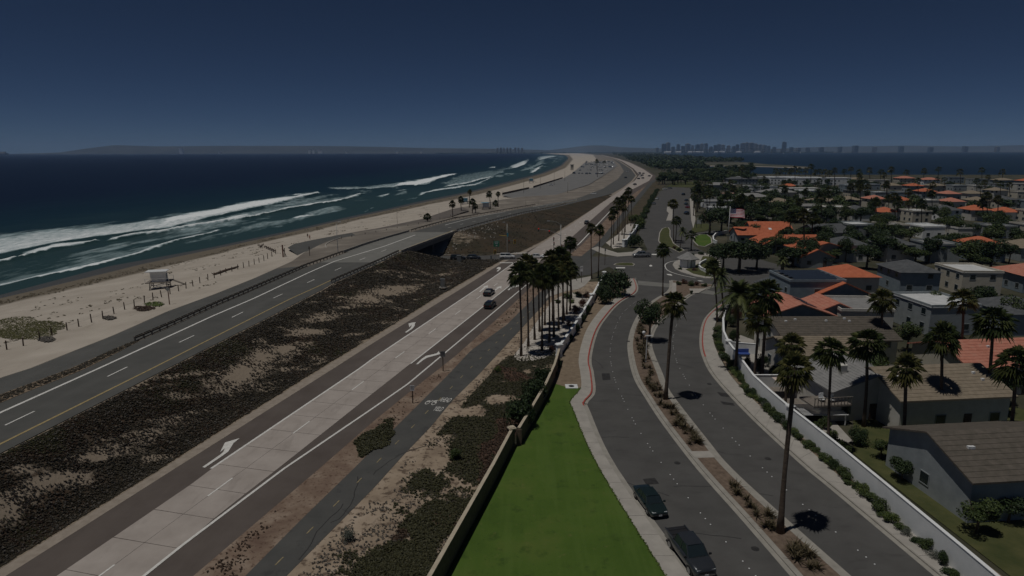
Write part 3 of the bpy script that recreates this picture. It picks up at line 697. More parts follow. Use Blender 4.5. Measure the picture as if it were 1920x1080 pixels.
FLW = Line([(0, 774), (187, 690), (263, 655), (400, 592), (475, 560), (577, 512), (627, 490), (720, 462), (780, 440), (838, 421), (888, 408), (980, 391), (1080, 375), (1105, 366), (1134, 354), (1163, 335)], zf)
FYW = Line([(0, 833), (287, 690), (380, 643), (545, 560), (590, 540), (632, 520), (720, 482), (780, 458), (850, 432), (917, 414), (983, 397), (1030, 388), (1105, 370)], zf)
FCL = Line([(88, 760), (138, 737), (245, 685), (400, 612), (458, 584), (530, 551), (592, 523), (644, 500), (691, 481), (745, 460), (838, 428), (868, 420), (893, 414), (930, 406), (980, 396), (1040, 383), (1090, 374)], zf)
paint_line('edge_line', FLW, 10, 420, .38, K['white_line'], upper, .02)
paint_line('edge_line', FYW, 10, 420, .3, K['yellow_line'], upper, .02)
dashes(FCL, at(88, 760, 5.5)[1] - 8.6 * 4, 14.63, 3.66, 30, .2, K['white_line'], upper, .02, ymax=430)
paint_line('edge_line', BROAD.off(1.1), 10, at(70, 686, 4.9)[1], .2, K['white_line'], frontage, .045)
BPC = Line([(516, 1060), (575, 1001), (625, 950), (669, 906), (707, 867), (741, 833), (772, 802), (799, 774), (846, 727), (870, 702), (905, 668), (935, 638), (1000, 578)])
cyc = math.hypot(*(at(575, 1001) - at(516, 1060))[:2])
dashes(BPC, at(516, 1060)[1], cyc, 1.1, 22, .12, K['faded_yellow'], bike, .03, name='centre_dash')
def mark(name, pts, sx, ox, oy, z, m, parent):
    return poly(name, [(ox + a / sx, oy + b / sx) for a, b in pts], z, m, parent)
S5 = 1920 / 360.; S6 = 6.0
mark('turn_arrow', [(210, 990), (235, 996), (400, 885), (470, 835), (522, 750), (585, 700), (500, 725), (436, 745), (388, 840), (436, 803), (418, 842), (380, 872)], S5, 340, 690, .03, K['white_line'], hw)
mark('turn_arrow', [(355, 497), (372, 502), (440, 458), (466, 425), (466, 402), (480, 385), (435, 389), (395, 400), (406, 442), (432, 412), (428, 436), (410, 458)], S6, 700, 540, .03, K['white_line'], hw)
mark('turn_arrow', [(480, 857), (500, 858), (565, 808), (605, 784), (720, 752), (752, 742), (735, 710), (715, 734), (590, 764), (540, 800)], S6, 700, 540, .034, K['white_line'], hw)
mark('turn_arrow', [(1387, 736), (1408, 724), (1432, 726), (1434, 745), (1402, 773), (1386, 772), (1412, 748), (1400, 742), (1390, 750)], S6, 700, 380, .03, K['white_line'], hw)
mark('lane_arrow', [(1188, 1002), (1250, 945), (1225, 942), (1290, 930), (1285, 962), (1268, 950), (1205, 1003)], S6, 700, 380, .04, K['white_line'], hw)
mark('lane_arrow', [(1330, 1002), (1400, 955), (1378, 952), (1442, 936), (1440, 968), (1420, 958), (1350, 1002)], S6, 700, 380, .04, K['white_line'], hw)
mark('turn_arrow', [(1508, 982), (1526, 984), (1570, 955), (1625, 945), (1648, 938), (1640, 920), (1618, 930), (1560, 938)], S6, 700, 380, .034, K['white_line'], hw)
poly('stop_line', [(936, 493), (966, 493.3), (967, 492.2), (937, 491.8)], .04, K['white_line'], hw)
for k in range(4):
    x = 987 + k * 9
    poly('crossing_bar', [(x, 480), (x + 4.5, 480), (x + 7, 476.5), (x + 3, 476.5)], .04, K['white_line'], hw)
# lettering on the bike path
def text_mesh(s):
    cu = bpy.data.curves.new('lettering', 'FONT'); cu.body = s; cu.align_x = 'CENTER'; cu.align_y = 'CENTER'; cu.size = 1
    to = bpy.data.objects.new('lettering', cu); col.objects.link(to)
    dg = bpy.context.evaluated_depsgraph_get(); me = bpy.data.meshes.new_from_object(to.evaluated_get(dg))
    bpy.data.objects.remove(to); return me
def letter(name, s, c, ax, up, m, parent, bold=0):
    """s written at point c, ax and up spanning one em"""
    me = text_mesh(s); me.materials.clear(); me.materials.append(m)
    v = np.empty(len(me.vertices) * 3, np.float32); me.vertices.foreach_get('co', v); v = v.reshape(-1, 3)
    W = np.asarray(c)[None] + v[:, :1] * np.asarray(ax)[None] + v[:, 1:2] * np.asarray(up)[None]
    me.vertices.foreach_set('co', W.astype(np.float32).ravel()); me.update()
    return mobj(name, me, parent)
bd = at(846, 727) - at(799, 774); bd /= np.linalg.norm(bd); bn = np.array([bd[1], -bd[0], 0])
letter('path_lettering', 'AHEAD', at(835, 750, .03), bn * .46, bd * 2.2, K['white_line'], bike)
letter('path_lettering', 'YIELD', at(822, 767, .03), bn * .46, bd * 2.0, K['white_line'], bike)
c0 = at(808, 755, .03)
mb = MB()
for s in (-.75, .75):
    cc = c0 + bn * s * .62
    P = [cc + bn * .3 * math.cos(a) + bd * .7 * math.sin(a) for a in np.linspace(0, 2 * math.pi, 13)]
    Q = [cc + bn * .23 * math.cos(a) + bd * .56 * math.sin(a) for a in np.linspace(0, 2 * math.pi, 13)]
    mb.grid(np.stack([np.array(Q), np.array(P)], 1))
mb.grid(np.array([[c0 - bn * .7, c0 - bn * .7 + bd * .25], [c0 + bn * .6 + bd * .9, c0 + bn * .6 + bd * 1.1]]))
mb.grid(np.array([[c0 + bn * .7, c0 + bn * .7 + bd * .25], [c0 - bn * .1 + bd * .7, c0 - bn * .1 + bd * .9]]))
mb.build('bicycle_symbol', K['white_line'], bike)
# ------------------------------------------------------------------ streets, pavements, medians, lawn
def ext(pts, y1=1380):
    """carry a line on below the picture's lower edge along the ground"""
    a, b = at(*pts[0]), at(*pts[1]); d = a - b; d /= np.linalg.norm(d)
    return d
def world_line(pts, n=6, extend=True, back=28.0):
    P = [at(*p)[:2] for p in smooth_px(pts, n)]
    if extend:
        d = P[0] - P[n]; d /= np.linalg.norm(d); P = [P[0] + d * back] + P
    return np.array(P)
def inset(P, d):
    P = np.array(P, float); n = len(P); out = []
    ar = sum(P[i][0] * P[(i + 1) % n][1] - P[(i + 1) % n][0] * P[i][1] for i in range(n)); s = 1 if ar > 0 else -1
    for i in range(n):
        a, b, c = P[i - 1], P[i], P[(i + 1) % n]
        e1 = (b - a) / (np.linalg.norm(b - a) + 1e-9); e2 = (c - b) / (np.linalg.norm(c - b) + 1e-9)
        n1 = np.array([-e1[1], e1[0]]) * s; n2 = np.array([-e2[1], e2[0]]) * s
        m_ = n1 + n2; m_ /= max(np.linalg.norm(m_), .3); m_ /= max(m_ @ n1, .5)
        out.append(b + m_ * d)
    return [tuple(q) for q in out]

SW1L = [(1247, 1080), (1124, 880), (1075, 770), (1071, 752), (1089, 729), (1088, 700), (1085, 672), (1098, 623), (1125, 583), (1147, 565), (1167, 552), (1178, 538), (1179, 523)]
SW1R = [(1289, 1080), (1148, 880), (1097, 770), (1094, 754), (1108, 735), (1106, 700), (1102, 672), (1115, 622), (1138, 588), (1160, 566), (1187, 550), (1192, 538), (1187, 523)]
SW2L = [(1760, 1075), (1570, 918), (1523, 880), (1470, 833), (1410, 777), (1347, 710), (1324, 670), (1318, 637), (1324, 603), (1341, 582), (1362, 568)]
SW2R = [(1800, 1070), (1607, 922), (1557, 880), (1475, 808), (1424, 762), (1372, 708), (1343, 657), (1337, 630), (1343, 603), (1355, 585), (1370, 571)]
L1, R1_ = world_line(SW1L), world_line(SW1R)
L2, R2_ = world_line(SW2L), world_line(SW2R)
MDL = [(1492, 1080), (1400, 975), (1315, 880), (1250, 797), (1215, 745), (1193, 707), (1182, 660), (1183, 633), (1192, 605), (1206, 582), (1228, 563), (1248, 551), (1258, 540), (1258, 526)]
MDR = [(1585, 1080), (1470, 977), (1366, 880), (1320, 825), (1260, 747), (1245, 722), (1237, 700), (1222, 663), (1218, 643), (1225, 618), (1240, 600), (1287, 558), (1320, 543), (1346, 535)]
ML_, MR_ = world_line(MDL), world_line(MDR)

# asphalt: two carriageways, the gate area and the streets beyond as one surface
left_b = [tuple(p) for p in R1_]
north = W2([(1192, 500), (1190, 481), (1205, 478), (1214, 468), (1206, 452), (1197, 438), (1222, 385), (1237, 359), (1262, 351), (1293, 352.5), (1298, 362), (1292, 372), (1296, 413), (1299, 428), (1302, 437), (1340, 432), (1348, 436), (1322, 444), (1303, 452), (1300, 460), (1320, 472), (1352, 482), (1425, 486), (1462, 497), (1476, 512), (1440, 531), (1398, 535), (1385, 548)])
street = poly('street', left_b + north + [tuple(p) for p in L2[::-1]], 0.0, K['asphalt_street'], world=True)
poly('entry_road', [(1000, 527), (1030, 502), (1060, 479), (1100, 481), (1155, 481), (1196, 478), (1196, 521), (1180, 522), (1142, 500), (1107, 515), (1060, 521)], .008, K['asphalt_street'])
poly('underpass_road', [(700, 486), (790, 486.5), (917, 488.5), (965, 487), (985, 477), (827, 477.5), (700, 475)], .016, K['asphalt_street'])
poly('underpass_kerb', [(740, 475.5), (827, 477.6), (982, 476.2), (990, 473), (830, 474.2), (740, 472)], .14, K['concrete'], thick=.16)

def pavement(name, A, B, step, z=.13, m=None, gap=.03):
    root = empty(name, (0, 0, 0)); root['kind'] = 'structure'
    d = np.r_[0, np.cumsum(np.linalg.norm(np.diff((A + B) / 2, axis=0), axis=1))]
    n = int(d[-1] / step); s = np.linspace(0, d[-1], n + 1)
    f = lambda P, q: np.array([np.interp(q, d, P[:, 0]), np.interp(q, d, P[:, 1])])
    for k in range(n):
        a, b_ = s[k] + gap / 2, s[k + 1] - gap / 2
        q = [(a + (b_ - a) * t) for t in (0, .5, 1)]
        MB().prism([tuple(f(A, x)) for x in q] + [tuple(f(B, x)) for x in q[::-1]], -.05, z + random.uniform(-.003, .003)).build('slab', m or K['concrete'], root)
    return root
def side_strip(P, w0, w1, z0, z1, name, m, parent, thick=.1):
    """a strip along a line, from w0 to w1 to its right"""
    P = np.array(P); T = np.gradient(P, axis=0); T /= np.linalg.norm(T, axis=1)[:, None] + 1e-9
    N = np.stack([T[:, 1], -T[:, 0]], 1)
    A, B = P + N * w0, P + N * w1
    top = np.stack([np.c_[A, np.full(len(A), z1)], np.c_[B, np.full(len(A), z1)]], 1)
    mb = MB(); mb.grid(top[:, ::-1] if w1 > w0 else top)
    for E_ in (A, B): mb.grid(np.stack([np.c_[E_, np.full(len(A), z0)], np.c_[E_, np.full(len(A), z1)]], 1))
    return mb.build(name, m, parent)
sw1 = pavement('sidewalk', L1, R1_, 3.0)
side_strip(R1_, .0, .17, -.02, .133, 'kerb', K['concrete_kerb'], sw1)
side_strip(R1_, .17, .62, -.02, .01, 'gutter', K['concrete_kerb'], sw1)
i0 = int(np.argmin(np.abs(R1_[:, 1] - at(1095, 762)[1]))); 
side_strip(R1_[i0:], -.02, .19, 0, .142, 'red_kerb_paint', K['red_paint'], sw1)
sw2 = pavement('sidewalk', L2[:, :], R2_, 3.0)
side_strip(L2, -.17, 0, -.02, .133, 'kerb', K['concrete_kerb'], sw2)
side_strip(L2, -.62, -.17, -.02, .01, 'gutter', K['concrete_kerb'], sw2)
i0 = int(np.argmin(np.abs(L2[:, 1] - at(1325, 672)[1])))
side_strip(L2[i0:], -.19, .02, 0, .142, 'red_kerb_paint', K['red_paint'], sw2)
# planted median
med_out = [tuple(p) for p in ML_] + [tuple(p) for p in MR_[::-1]]
med = poly('median', med_out, .12, K['concrete_kerb'], world=True, thick=.16)
poly('planting_bed', inset(inset(med_out, .32), .18), .135, K['mulch'], med, world=True)
side_strip(ML_, -.45, .0, -.02, .011, 'gutter', K['concrete_kerb'], med)
side_strip(MR_, 0, .45, -.02, .011, 'gutter', K['concrete_kerb'], med)
for q in ([(1291, 846), (1330, 845.5), (1341, 857.5), (1303, 858.5)], [(1261, 530), (1268, 530), (1268, 548), (1258, 552)], [(1292, 541), (1325, 541), (1310, 549), (1296, 550)]):
    poly('crossing_pad', q, .15, K['concrete'], med)
# lane dots
D1 = [(1417, 1080), (1388, 1047), (1362, 1017), (1338, 990), (1315, 964), (1277, 917), (1246, 876), (1219, 839), (1198, 807), (1182, 778), (1170, 752), (1159, 728), (1151, 707), (1147, 688), (1144, 672), (1144, 655), (1146, 640), (1151, 622), (1159, 602), (1168, 586), (1183, 572), (1197, 562)]
D2 = [(1640, 1058), (1542, 977), (1512, 952), (1485, 928), (1460, 906), (1438, 885), (1418, 866), (1399, 848), (1366, 814), (1339, 784), (1307, 745), (1299, 733), (1285, 710), (1270, 682), (1263, 657), (1261, 637), (1266, 617), (1271, 602), (1290, 583)]
dotm = MB().tube([(0, 0, 0), (0, 0, .03), (0, 0, .035)], [.075, .06, .02], 8).mesh('lane_dot', K['white_paint'], True)
for Dn in (D1, D2):
    P = resample([at(*p)[:2] for p in Dn], .25); d = np.r_[0, np.cumsum(np.linalg.norm(np.diff(P, axis=0), axis=1))]
    k = 0
    while k * 7.3 < d[-1]:
        for o_ in (0, .95, 1.9, 4.6):
            s = k * 7.3 + o_
            if s < d[-1]: mobj('lane_dot', dotm, street, (np.interp(s, d, P[:, 0]), np.interp(s, d, P[:, 1]), .002))
        k += 1
# cross gutter, markings near the gate
poly('cross_gutter', [(1196, 526), (1258, 532), (1258, 539), (1196, 534)], .006, K['deck_concrete'], street)
poly('cross_gutter', [(1190, 499), (1193, 499), (1193, 522), (1186, 522)], .006, K['concrete'], street)
poly('cross_gutter', [(1312, 541), (1346, 548), (1340, 553), (1303, 548)], .006, K['deck_concrete'], street)
poly('street_arrow', [(1217, 498.5), (1219, 496.7), (1221, 496.5), (1223.5, 498.6), (1221.5, 499.6), (1219, 499.6)], .012, K['white_line'], street)
poly('street_arrow', [(1249, 513.6), (1258, 514), (1261, 517), (1252, 515.6)], .012, K['white_line'], street)
poly('street_arrow', [(1307, 525.6), (1314, 526), (1320, 527.2), (1312, 527.2)], .012, K['white_line'], street)
arc = [(1273, 488.3), (1258, 490.5), (1249, 494.5), (1247, 499), (1251, 506), (1262, 511.5), (1280, 516.5), (1305, 521.5)]
side_strip(np.array([at(*p)[:2] for p in smooth_px(arc, 5)]), -.12, .12, .004, .012, 'lane_line', K['white_line'], street)
poly('stop_line', [(1155, 501), (1172, 501), (1172, 503), (1155, 503)], .014, K['white_line'], street)
poly('stop_line', [(1222, 476), (1231, 476), (1231, 478), (1222, 478)], .014, K['white_line'], street)
# islands
def island(name, pts, bed, z=.13, inn=.35):
    P = [tuple(at(*p)[:2]) for p in pts]
    o = poly(name, P, z, K['concrete'], world=True, thick=.16)
    poly('planting_bed', inset(P, inn), z + .012, bed, o, world=True); return o
island('island', [(1150, 497), (1154, 494.5), (1168, 493), (1186, 493.5), (1191, 496), (1188, 499), (1170, 499)], K['grass_dry'])
island('island', [(1234, 452), (1236, 437), (1241, 429), (1248, 426.5), (1254, 427), (1257, 432), (1257, 443), (1264, 457), (1284, 470), (1274, 474), (1258, 466), (1240, 461)], K['grass_dry'])
island('island', [(1249, 414), (1254, 400), (1250, 396), (1251, 387), (1261, 387), (1261, 400), (1260, 414)], K['concrete'])
island('island', [(1261, 497), (1264, 492), (1272, 488), (1285, 483), (1300, 478), (1318, 475), (1338, 478), (1350, 490), (1352, 512), (1342, 523), (1325, 522.5), (1302, 518.5), (1278, 511), (1266, 505)], K['concrete'], inn=.25)
poly('garden_bed', [(1285, 505), (1300, 500), (1312, 492), (1318, 480), (1336, 481), (1347, 492), (1349, 510), (1340, 519), (1322, 518), (1300, 513)], .16, K['grass_dry'])
island('island', [(1299, 452), (1302, 444), (1312, 440), (1326, 440), (1334, 446), (1336, 456), (1322, 463), (1308, 461)], K['lawn'])
poly('lawn_patch', [(1297, 430), (1301, 421), (1326, 419), (1336, 426), (1322, 433), (1300, 436)], .05, K['grass_dry'])
poly('sidewalk', [(1293, 372), (1300, 372), (1304, 412), (1300, 428), (1296, 413)], .12, K['concrete'], thick=.14)
poly('sidewalk', [(1158, 481), (1188, 479), (1196, 475), (1204, 468), (1199, 464), (1186, 472), (1158, 474), (1120, 462), (1108, 466), (1130, 476)], .12, K['concrete'], thick=.14)
poly('sidewalk', [(1039, 532), (1075, 524), (1109, 517.5), (1107, 524), (1096, 536), (1084, 542), (1060, 546), (1030, 556), (1020, 562)], .05, K['concrete'], thick=.08)
poly('grass_field', [(1250, 351), (1262, 341), (1300, 341), (1310, 347), (1294, 351), (1262, 350)], .03, K['grass_dry'])
# lawn and beds along the boundary wall
WB1 = [(836, 1080), (942, 880), (962, 838)]
WB2 = [(975, 835), (1020, 757), (1038, 720), (1050, 678)]
wl1 = [at(*p) for p in WB1]; d = wl1[0] - wl1[1]; d /= np.linalg.norm(d); wl1 = [wl1[0] + d * 28] + wl1
wl2 = [at(*p) for p in WB2]
lawn_out = [tuple(p[:2]) for p in wl1] + [tuple(p[:2]) for p in wl2[:3]] + W2([(1062, 727)]) + [tuple(p) for p in L1[:26][::-1]]
lawn = poly('lawn', lawn_out, .11, K['lawn'], world=True)
poly('planting_bed', [tuple(p[:2]) for p in wl2[2:]] + W2([(1085, 618), (1112, 571), (1136, 527), (1178, 523)]) + [tuple(p) for p in L1[::-1][:-25]] + W2([(1062, 727)]), .1, K['soil'], world=True)
WALLL = Line([(820, 1080), (928, 880), (952, 838), (1012, 755), (1031, 720), (1046, 676), (1083, 618), (1110, 571), (1133, 528)])
K['scrub'] = mat('scrub_ground', [(.3, (.2, .15, .11)), (.5, (.33, .26, .19)), (.7, (.43, .35, .27))], scale=.25, detail=10, rough=.95, bump=.5, bscale=3)
mix_over(K['scrub'], (.1, .07, .05), scale=1.1, lo=.52, hi=.6, amount=.85, detail=7)
mix_over(K['scrub'], (.04, .036, .022), fac_attr='mat', scale=1.4, lo=.4, hi=.62, noise_amp=.5, detail=8)
mix_over(K['scrub'], (.085, .05, .034), fac_attr='rust', scale=1.0, lo=.45, hi=.7, noise_amp=.6, detail=8)
scrub = sheet('scrub_ground', BPR, WALLL, 10, at(1131, 528)[1], K['scrub'], dz=-.01, r=1.008, mn=.5, nc=48)
def scrub_mask(X, Y):
    wq = WALLL.X(Y) - X; wt = wq / np.maximum(WALLL.X(Y) - BPR.X(Y), 1)
    den = fbm(X * .22, Y * .22, 4, 41); near_ = np.clip((62 - Y) / 12, 0, 1)
    u_, v_ = px(np.stack([X, Y, 0 * X], 1))
    m_ = np.clip((den - (.42 + .2 * near_ - .08 * (wt < .5))) * 5 + .5, 0, 1) * np.clip((108 - Y) / 4, 0, 1) * np.clip((.88 - wt) / .05, 0, 1)
    return np.maximum(m_, np.clip((np.exp(-(((u_ - 818) / 45) ** 2 + ((v_ - 975) / 45) ** 2)) - .5) * 8 + .5, 0, 1))
_v = verts_of(scrub); _m = scrub_mask(_v[:, 0], _v[:, 1]); setattr_f(scrub, 'mat', _m)
setattr_f(scrub, 'rust', np.clip((fbm(_v[:, 0] * .15, _v[:, 1] * .15, 3, 43) - .5) * 8 + .4, 0, 1) * _m)
STL = Line([(1155, 482), (1172, 466), (1194, 437), (1219, 385), (1234, 359), (1243, 352), (1250, 344)])
sheet('dry_verge', BPR.off(.6), STL, at(1150, 440)[1], at(1234, 338)[1], mat('dry_verge', [(.3, (.05, .043, .026)), (.6, (.085, .068, .042)), (.75, (.15, .12, .08))], scale=.12, detail=9, rough=.95, bump=.5, bscale=2), dz=.01, nc=3)
grove = poly('rock_bed', [(963, 667), (970, 677), (1000, 676), (1022, 671), (1044, 658), (1083, 611), (1108, 568), (1100, 556), (1075, 548), (1050, 556), (1034, 566), (1016, 590), (1000, 612), (984, 640)], .04, mat('pale_rock_mulch', [(.3, (.3, .27, .23)), (.5, (.5, .46, .41)), (.7, (.66, .62, .57))], scale=1.6, detail=9, rough=.95, bump=.8, bscale=4))
poly('rock_bed', [(1136, 455), (1158, 440), (1176, 420), (1190, 417), (1180, 440), (1170, 462), (1150, 466)], .04, bpy.data.materials['pale_rock_mulch'])
sheet('sidewalk_planting', Line([(1800, 1070), (1607, 922), (1557, 880), (1475, 808), (1424, 762), (1372, 708), (1343, 657)]), Line([(1830, 1045), (1640, 905), (1568, 848), (1482, 783), (1413, 720), (1366, 657)]), 20, at(1345, 660)[1], K['soil'], dz=.1)

# ------------------------------------------------------------------ bridge, walls, rails
def long_box(mb, la, lb, Y, z0, z1):
    A = np.array([[la.X(y), y, la.Z(y)] for y in Y]); B = np.array([[lb.X(y), y, lb.Z(y)] for y in Y])
    up, dn = np.array([0, 0, z1]), np.array([0, 0, z0])
    mb.grid(np.stack([A + up, B + up], 1)); mb.grid(np.stack([B + dn, A + dn], 1)); mb.grid(np.stack([A + dn, A + up], 1)); mb.grid(np.stack([B + up, B + dn], 1))
    for e in (0, -1): mb.add([A[e] + dn, B[e] + dn, B[e] + up, A[e] + up], [(0, 1, 2, 3)])
bridge = empty('road_bridge', (FWR.X(UND), UND, 0))
tag(bridge, 'low concrete road bridge carrying the upper road over the side street', 'bridge')
def under(mb, name, m): 
    o = mb.build(name, m); o.parent = bridge; o.matrix_parent_inverse = Matrix.Translation(-bridge.location); return o
Yb_ = np.linspace(BR0 - 2, BR1 + 2, 12)
mb = MB(); long_box(mb, MEDL.off(-1.0), FWR.off(.5), Yb_, -.55, -.02); under(mb, 'deck_slab', K['deck_concrete'])
Yd = np.linspace(at(700, 492, 5.5)[1], BR1 + 1.5, 14)
mb = MB(); long_box(mb, MEDR.off(.2), FWR.off(-.25), Yd, -.01, .013); under(mb, 'deck_surface', K['deck_concrete'])
for q in np.linspace(0, 1, 6):
    La = Line.__new__(Line); La.W = np.stack([MEDL.X(Yb_) * (1 - q) + FWR.X(Yb_) * q - .35, Yb_, MEDL.Z(Yb_)], 1); La.y0, La.y1 = Yb_[0], Yb_[-1]
    mb = MB(); long_box(mb, La, La.off(.6), Yb_, -1.3, -.56); under(mb, 'girder', K['deck_concrete'])
for L_, s in ((FWR, 0), (MEDL, -.5)):
    mb = MB(); long_box(mb, L_.off(.15 + s), L_.off(.45 + s), np.linspace(BR0 - 3, BR1 + 3, 12), -.02, .62); under(mb, 'parapet', K['concrete_kerb'])
for q in (.15, .5, .85):
    x = MEDL.X(UND + 7) * (1 - q) + FWR.X(UND + 7) * q
    mb = MB().tube([(x, UND + 7, -.1), (x, UND + 7, 4.25)], .45, 12); under(mb, 'column', K['deck_concrete'])
mb = MB(); p0, p1 = at(849, 437, 5.0), at(827, 477, .1)
mb.bar(p0 + [0, 0, .6], p1 + [0, 0, .5], 1.3, .5); under(mb, 'slope_kerb', K['concrete'])

def rail_fence(name, L, y0, y1, label, off=0, step=1.905, post=K['wood_grey'], railm=K['rail_rust'], h=.75):
    root = empty(name, (L.X(y0), y0, L.Z(y0))); tag(root, label, 'guard rail', 'steel guard rails of the upper road')
    base = np.array(root.location)
    pm = MB().box((0, 0, .35), (.18, .2, .8)).mesh('post', post); bm_ = MB().box((0, 0, 0), (.16, .18, .34)).mesh('block', post)
    y = y0; Yl = []
    while y < y1:
        P = np.array([L.X(y) + off, y, L.Z(y)]); mobj('post', pm, root, P - base); Yl.append(P)
        dx = L.X(y + 1) - L.X(y); y += step / math.hypot(1, dx)
    A = np.array(Yl) - base; T = np.gradient(A, axis=0); T /= np.linalg.norm(T, axis=1)[:, None]; N = np.stack([T[:, 1], -T[:, 0], 0 * T[:, 0]], 1)
    prof = [(-.02, h - .31), (.06, h - .24), (-.01, h - .155), (.06, h - .07), (-.02, h)]
    for sd in (-1, 1):
        G = np.stack([A + N * (sd * (.16 + a)) + np.array([0, 0, b_]) for a, b_ in prof], 1)
        G2 = np.stack([A + N * (sd * (.16 + a - .012)) + np.array([0, 0, b_]) for a, b_ in prof], 1)
        MB().grid(G).grid(G2).build('rail', railm, root)
    return root
rail_fence('guard_rail', MEDL.off(.25), at(258, 640, 5.5)[1], BR0 - 4, 'rusty two-sided guard rail between frontage road and upper road, nearest the camera')
rail_fence('guard_rail', MEDL.off(.25), BR1 + 4, at(1013, 384, 2.6)[1], 'long guard rail along the beach edge of the upper road beyond the bridge', step=3.8)
rail_fence('guard_rail', FWR.off(-.35), at(627, 530, 5.5)[1], BR0 - 3.5, 'short guard rail above the bank, leading to the bridge')
rail_fence('guard_rail', FWR.off(-.35), BR1 + 3.5, at(1060, 383, 2.5)[1], 'curving guard rail with pale posts above the brown slope beyond the bridge', post=K['white_paint'], step=3.8)
# dark strip between frontage road and upper road
rng = np.random.RandomState(5)
yy = np.exp(rng.uniform(np.log(16), np.log(at(258, 639, 5.5)[1]), 5200)); q = rng.rand(5200)
q = .1 + .8 * q
Pm = np.stack([MEDL.X(yy) * (1 - q) + MEDR.X(yy) * q, yy, MEDL.Z(yy) + .02], 1)
sheet('verge_soil', MEDL, MEDR, 12, at(258, 639, 5.5)[1], K['soil'], dz=.03)
tag(tri_soup('iceplant_strip', clumps(Pm, .2, 6, .4, seed=8), K['iceplant']), 'narrow dark strip of ice plant between frontage road and upper road', 'ground cover', kind='stuff')

def wall_run(root, pts, h, w, m, capm, cap_w=.12, cap_h=.09, name='wall_panel', base=0.0):
    """wall through world points, one panel per stretch"""
    o0 = np.array(root.location)
    for a, b_ in zip(pts[:-1], pts[1:]):
        a = np.array([a[0], a[1], base]) - o0; b_ = np.array([b_[0], b_[1], base]) - o0
        up = np.array([0, 0, 1.0])
        MB().bar(a + up * h / 2, b_ + up * h / 2, w, h).build(name, m, root)
        MB().bar(a + up * (h + cap_h / 2), b_ + up * (h + cap_h / 2), w + cap_w, cap_h).build('coping', capm, root)
def pillar(root, p, s, h, m, capm, rz=0, base=0.0):
    o0 = np.array(root.location); p = np.array([p[0], p[1], base]) - o0
    q = MB().box(p + [0, 0, h / 2], (s, s, h), rz); q.box(p + [0, 0, .2], (s + .12, s + .12, .4), rz)
    o = q.build('pillar', m, root)
    MB().box(p + [0, 0, h + .07], (s + .3, s + .3, .14), rz).box(p + [0, 0, h + .2], (s + .16, s + .16, .14), rz, taper=.8).build('pillar_cap', capm, root)
off1 = np.array([-.14, 0, 0])
bw = empty('brick_wall', wl1[1]); tag(bw, 'tan brick boundary wall along the lawn, nearer stretch with end pillar', 'wall')
wall_run(bw, [p + off1 for p in resample(wl1, 9)], 2.15, .28, K['brick_tan_shaded'], K['cap_tan'], cap_w=.06)
pillar(bw, wl1[-1] + off1, .55, 2.25, K['brick_tan_shaded'], K['cap_tan'], .45)
bw2 = empty('brick_wall', wl2[0]); tag(bw2, 'tan brick boundary wall running from lawn pillar to the white wall', 'wall')
wall_run(bw2, [p + off1 for p in resample(wl2, 7)], 2.1, .28, K['brick_tan_shaded'], K['cap_tan'], cap_w=.06)
# courses on the exposed end of the second stretch
p = wl2[0] + off1; d = wl2[1] - wl2[0]; d /= np.linalg.norm(d); n_ = np.array([d[1], -d[0], 0])
brk = MB().box((0, 0, 0), (.28, .1, .085)).mesh('brick', K['brick_tan_shaded'])
for r_ in range(20):
    for c_ in range(2):
        o = mobj('brick', brk, bw2, (p - np.array(bw2.location)) - d * .05 + n_ * ((c_ - .5) * .3 + (.07 if r_ % 2 else -.07)) + np.array([0, 0, .06 + r_ * .1]), math.atan2(n_[1], n_[0]))
WA = [(1048, 669), (1083, 616), (1110, 569), (1133, 525)]
wa = empty('white_wall', at(1048, 669)); tag(wa, 'white plaster wall with capped pillars between palm grove and street', 'wall')
wap = [at(*p) for p in WA]
wall_run(wa, wap, 1.75, .3, K['white_wall'], K['white_wall'])
for p in wap: pillar(wa, p, .75, 2.05, K['white_wall'], K['white_wall'], .45)
wbp = [at(*p) for p in [(1171, 463), (1182, 448), (1189, 440), (1194, 431)]]
wb = empty('white_wall', wbp[0]); tag(wb, 'white plaster entrance wall with pillars, north side of the gate', 'wall')
wall_run(wb, wbp, 1.75, .3, K['white_wall'], K['white_wall'])
for k, p in enumerate(wbp): pillar(wb, p, 1.3 if k == 0 else .75, 2.5 if k == 0 else 2.0, K['white_wall'], K['white_wall'], .5)
WT = [(1367, 566), (1360, 580), (1356, 597), (1357, 620), (1366, 640), (1413, 703), (1446, 733), (1482, 763), (1525, 796), (1568, 830), (1660, 905), (1800, 1020), (1920, 1120), (2100, 1270)]
wrp = [at(x, y, 2.45) for x, y in WT]
wr = empty('garden_wall', (wrp[4][0], wrp[4][1], 0)); tag(wr, 'long white curving garden wall behind the right-hand sidewalk', 'wall')
wall_run(wr, wrp, 2.4, .25, K['white_wall'], K['white_wall'], cap_w=.08, cap_h=.05)
for k in (4, 7): pillar(wr, wrp[k], .6, 2.5, K['white_wall'], K['white_wall'], .4)
wgp = [at(x, y, 1.2) for x, y in [(1366, 432), (1352, 434), (1342, 437), (1337, 443), (1338, 449), (1344, 452)]]
wg = empty('garden_wall', (wgp[2][0], wgp[2][1], 0)); tag(wg, 'small curved white wall beside the corner lawn by the flagpole', 'wall')
wall_run(wg, wgp, 1.2, .3, K['white_wall'], K['white_wall'])
wgp = [at(x, y, .9) for x, y in [(1324, 486), (1314, 491), (1310, 496), (1314, 501), (1328, 508), (1336, 512)]]
wg = empty('garden_wall', (wgp[2][0], wgp[2][1], 0)); tag(wg, 'low curved white wall in the garden behind the gatehouse', 'wall')
wall_run(wg, wgp, .9, .3, K['white_wall'], K['white_wall'])

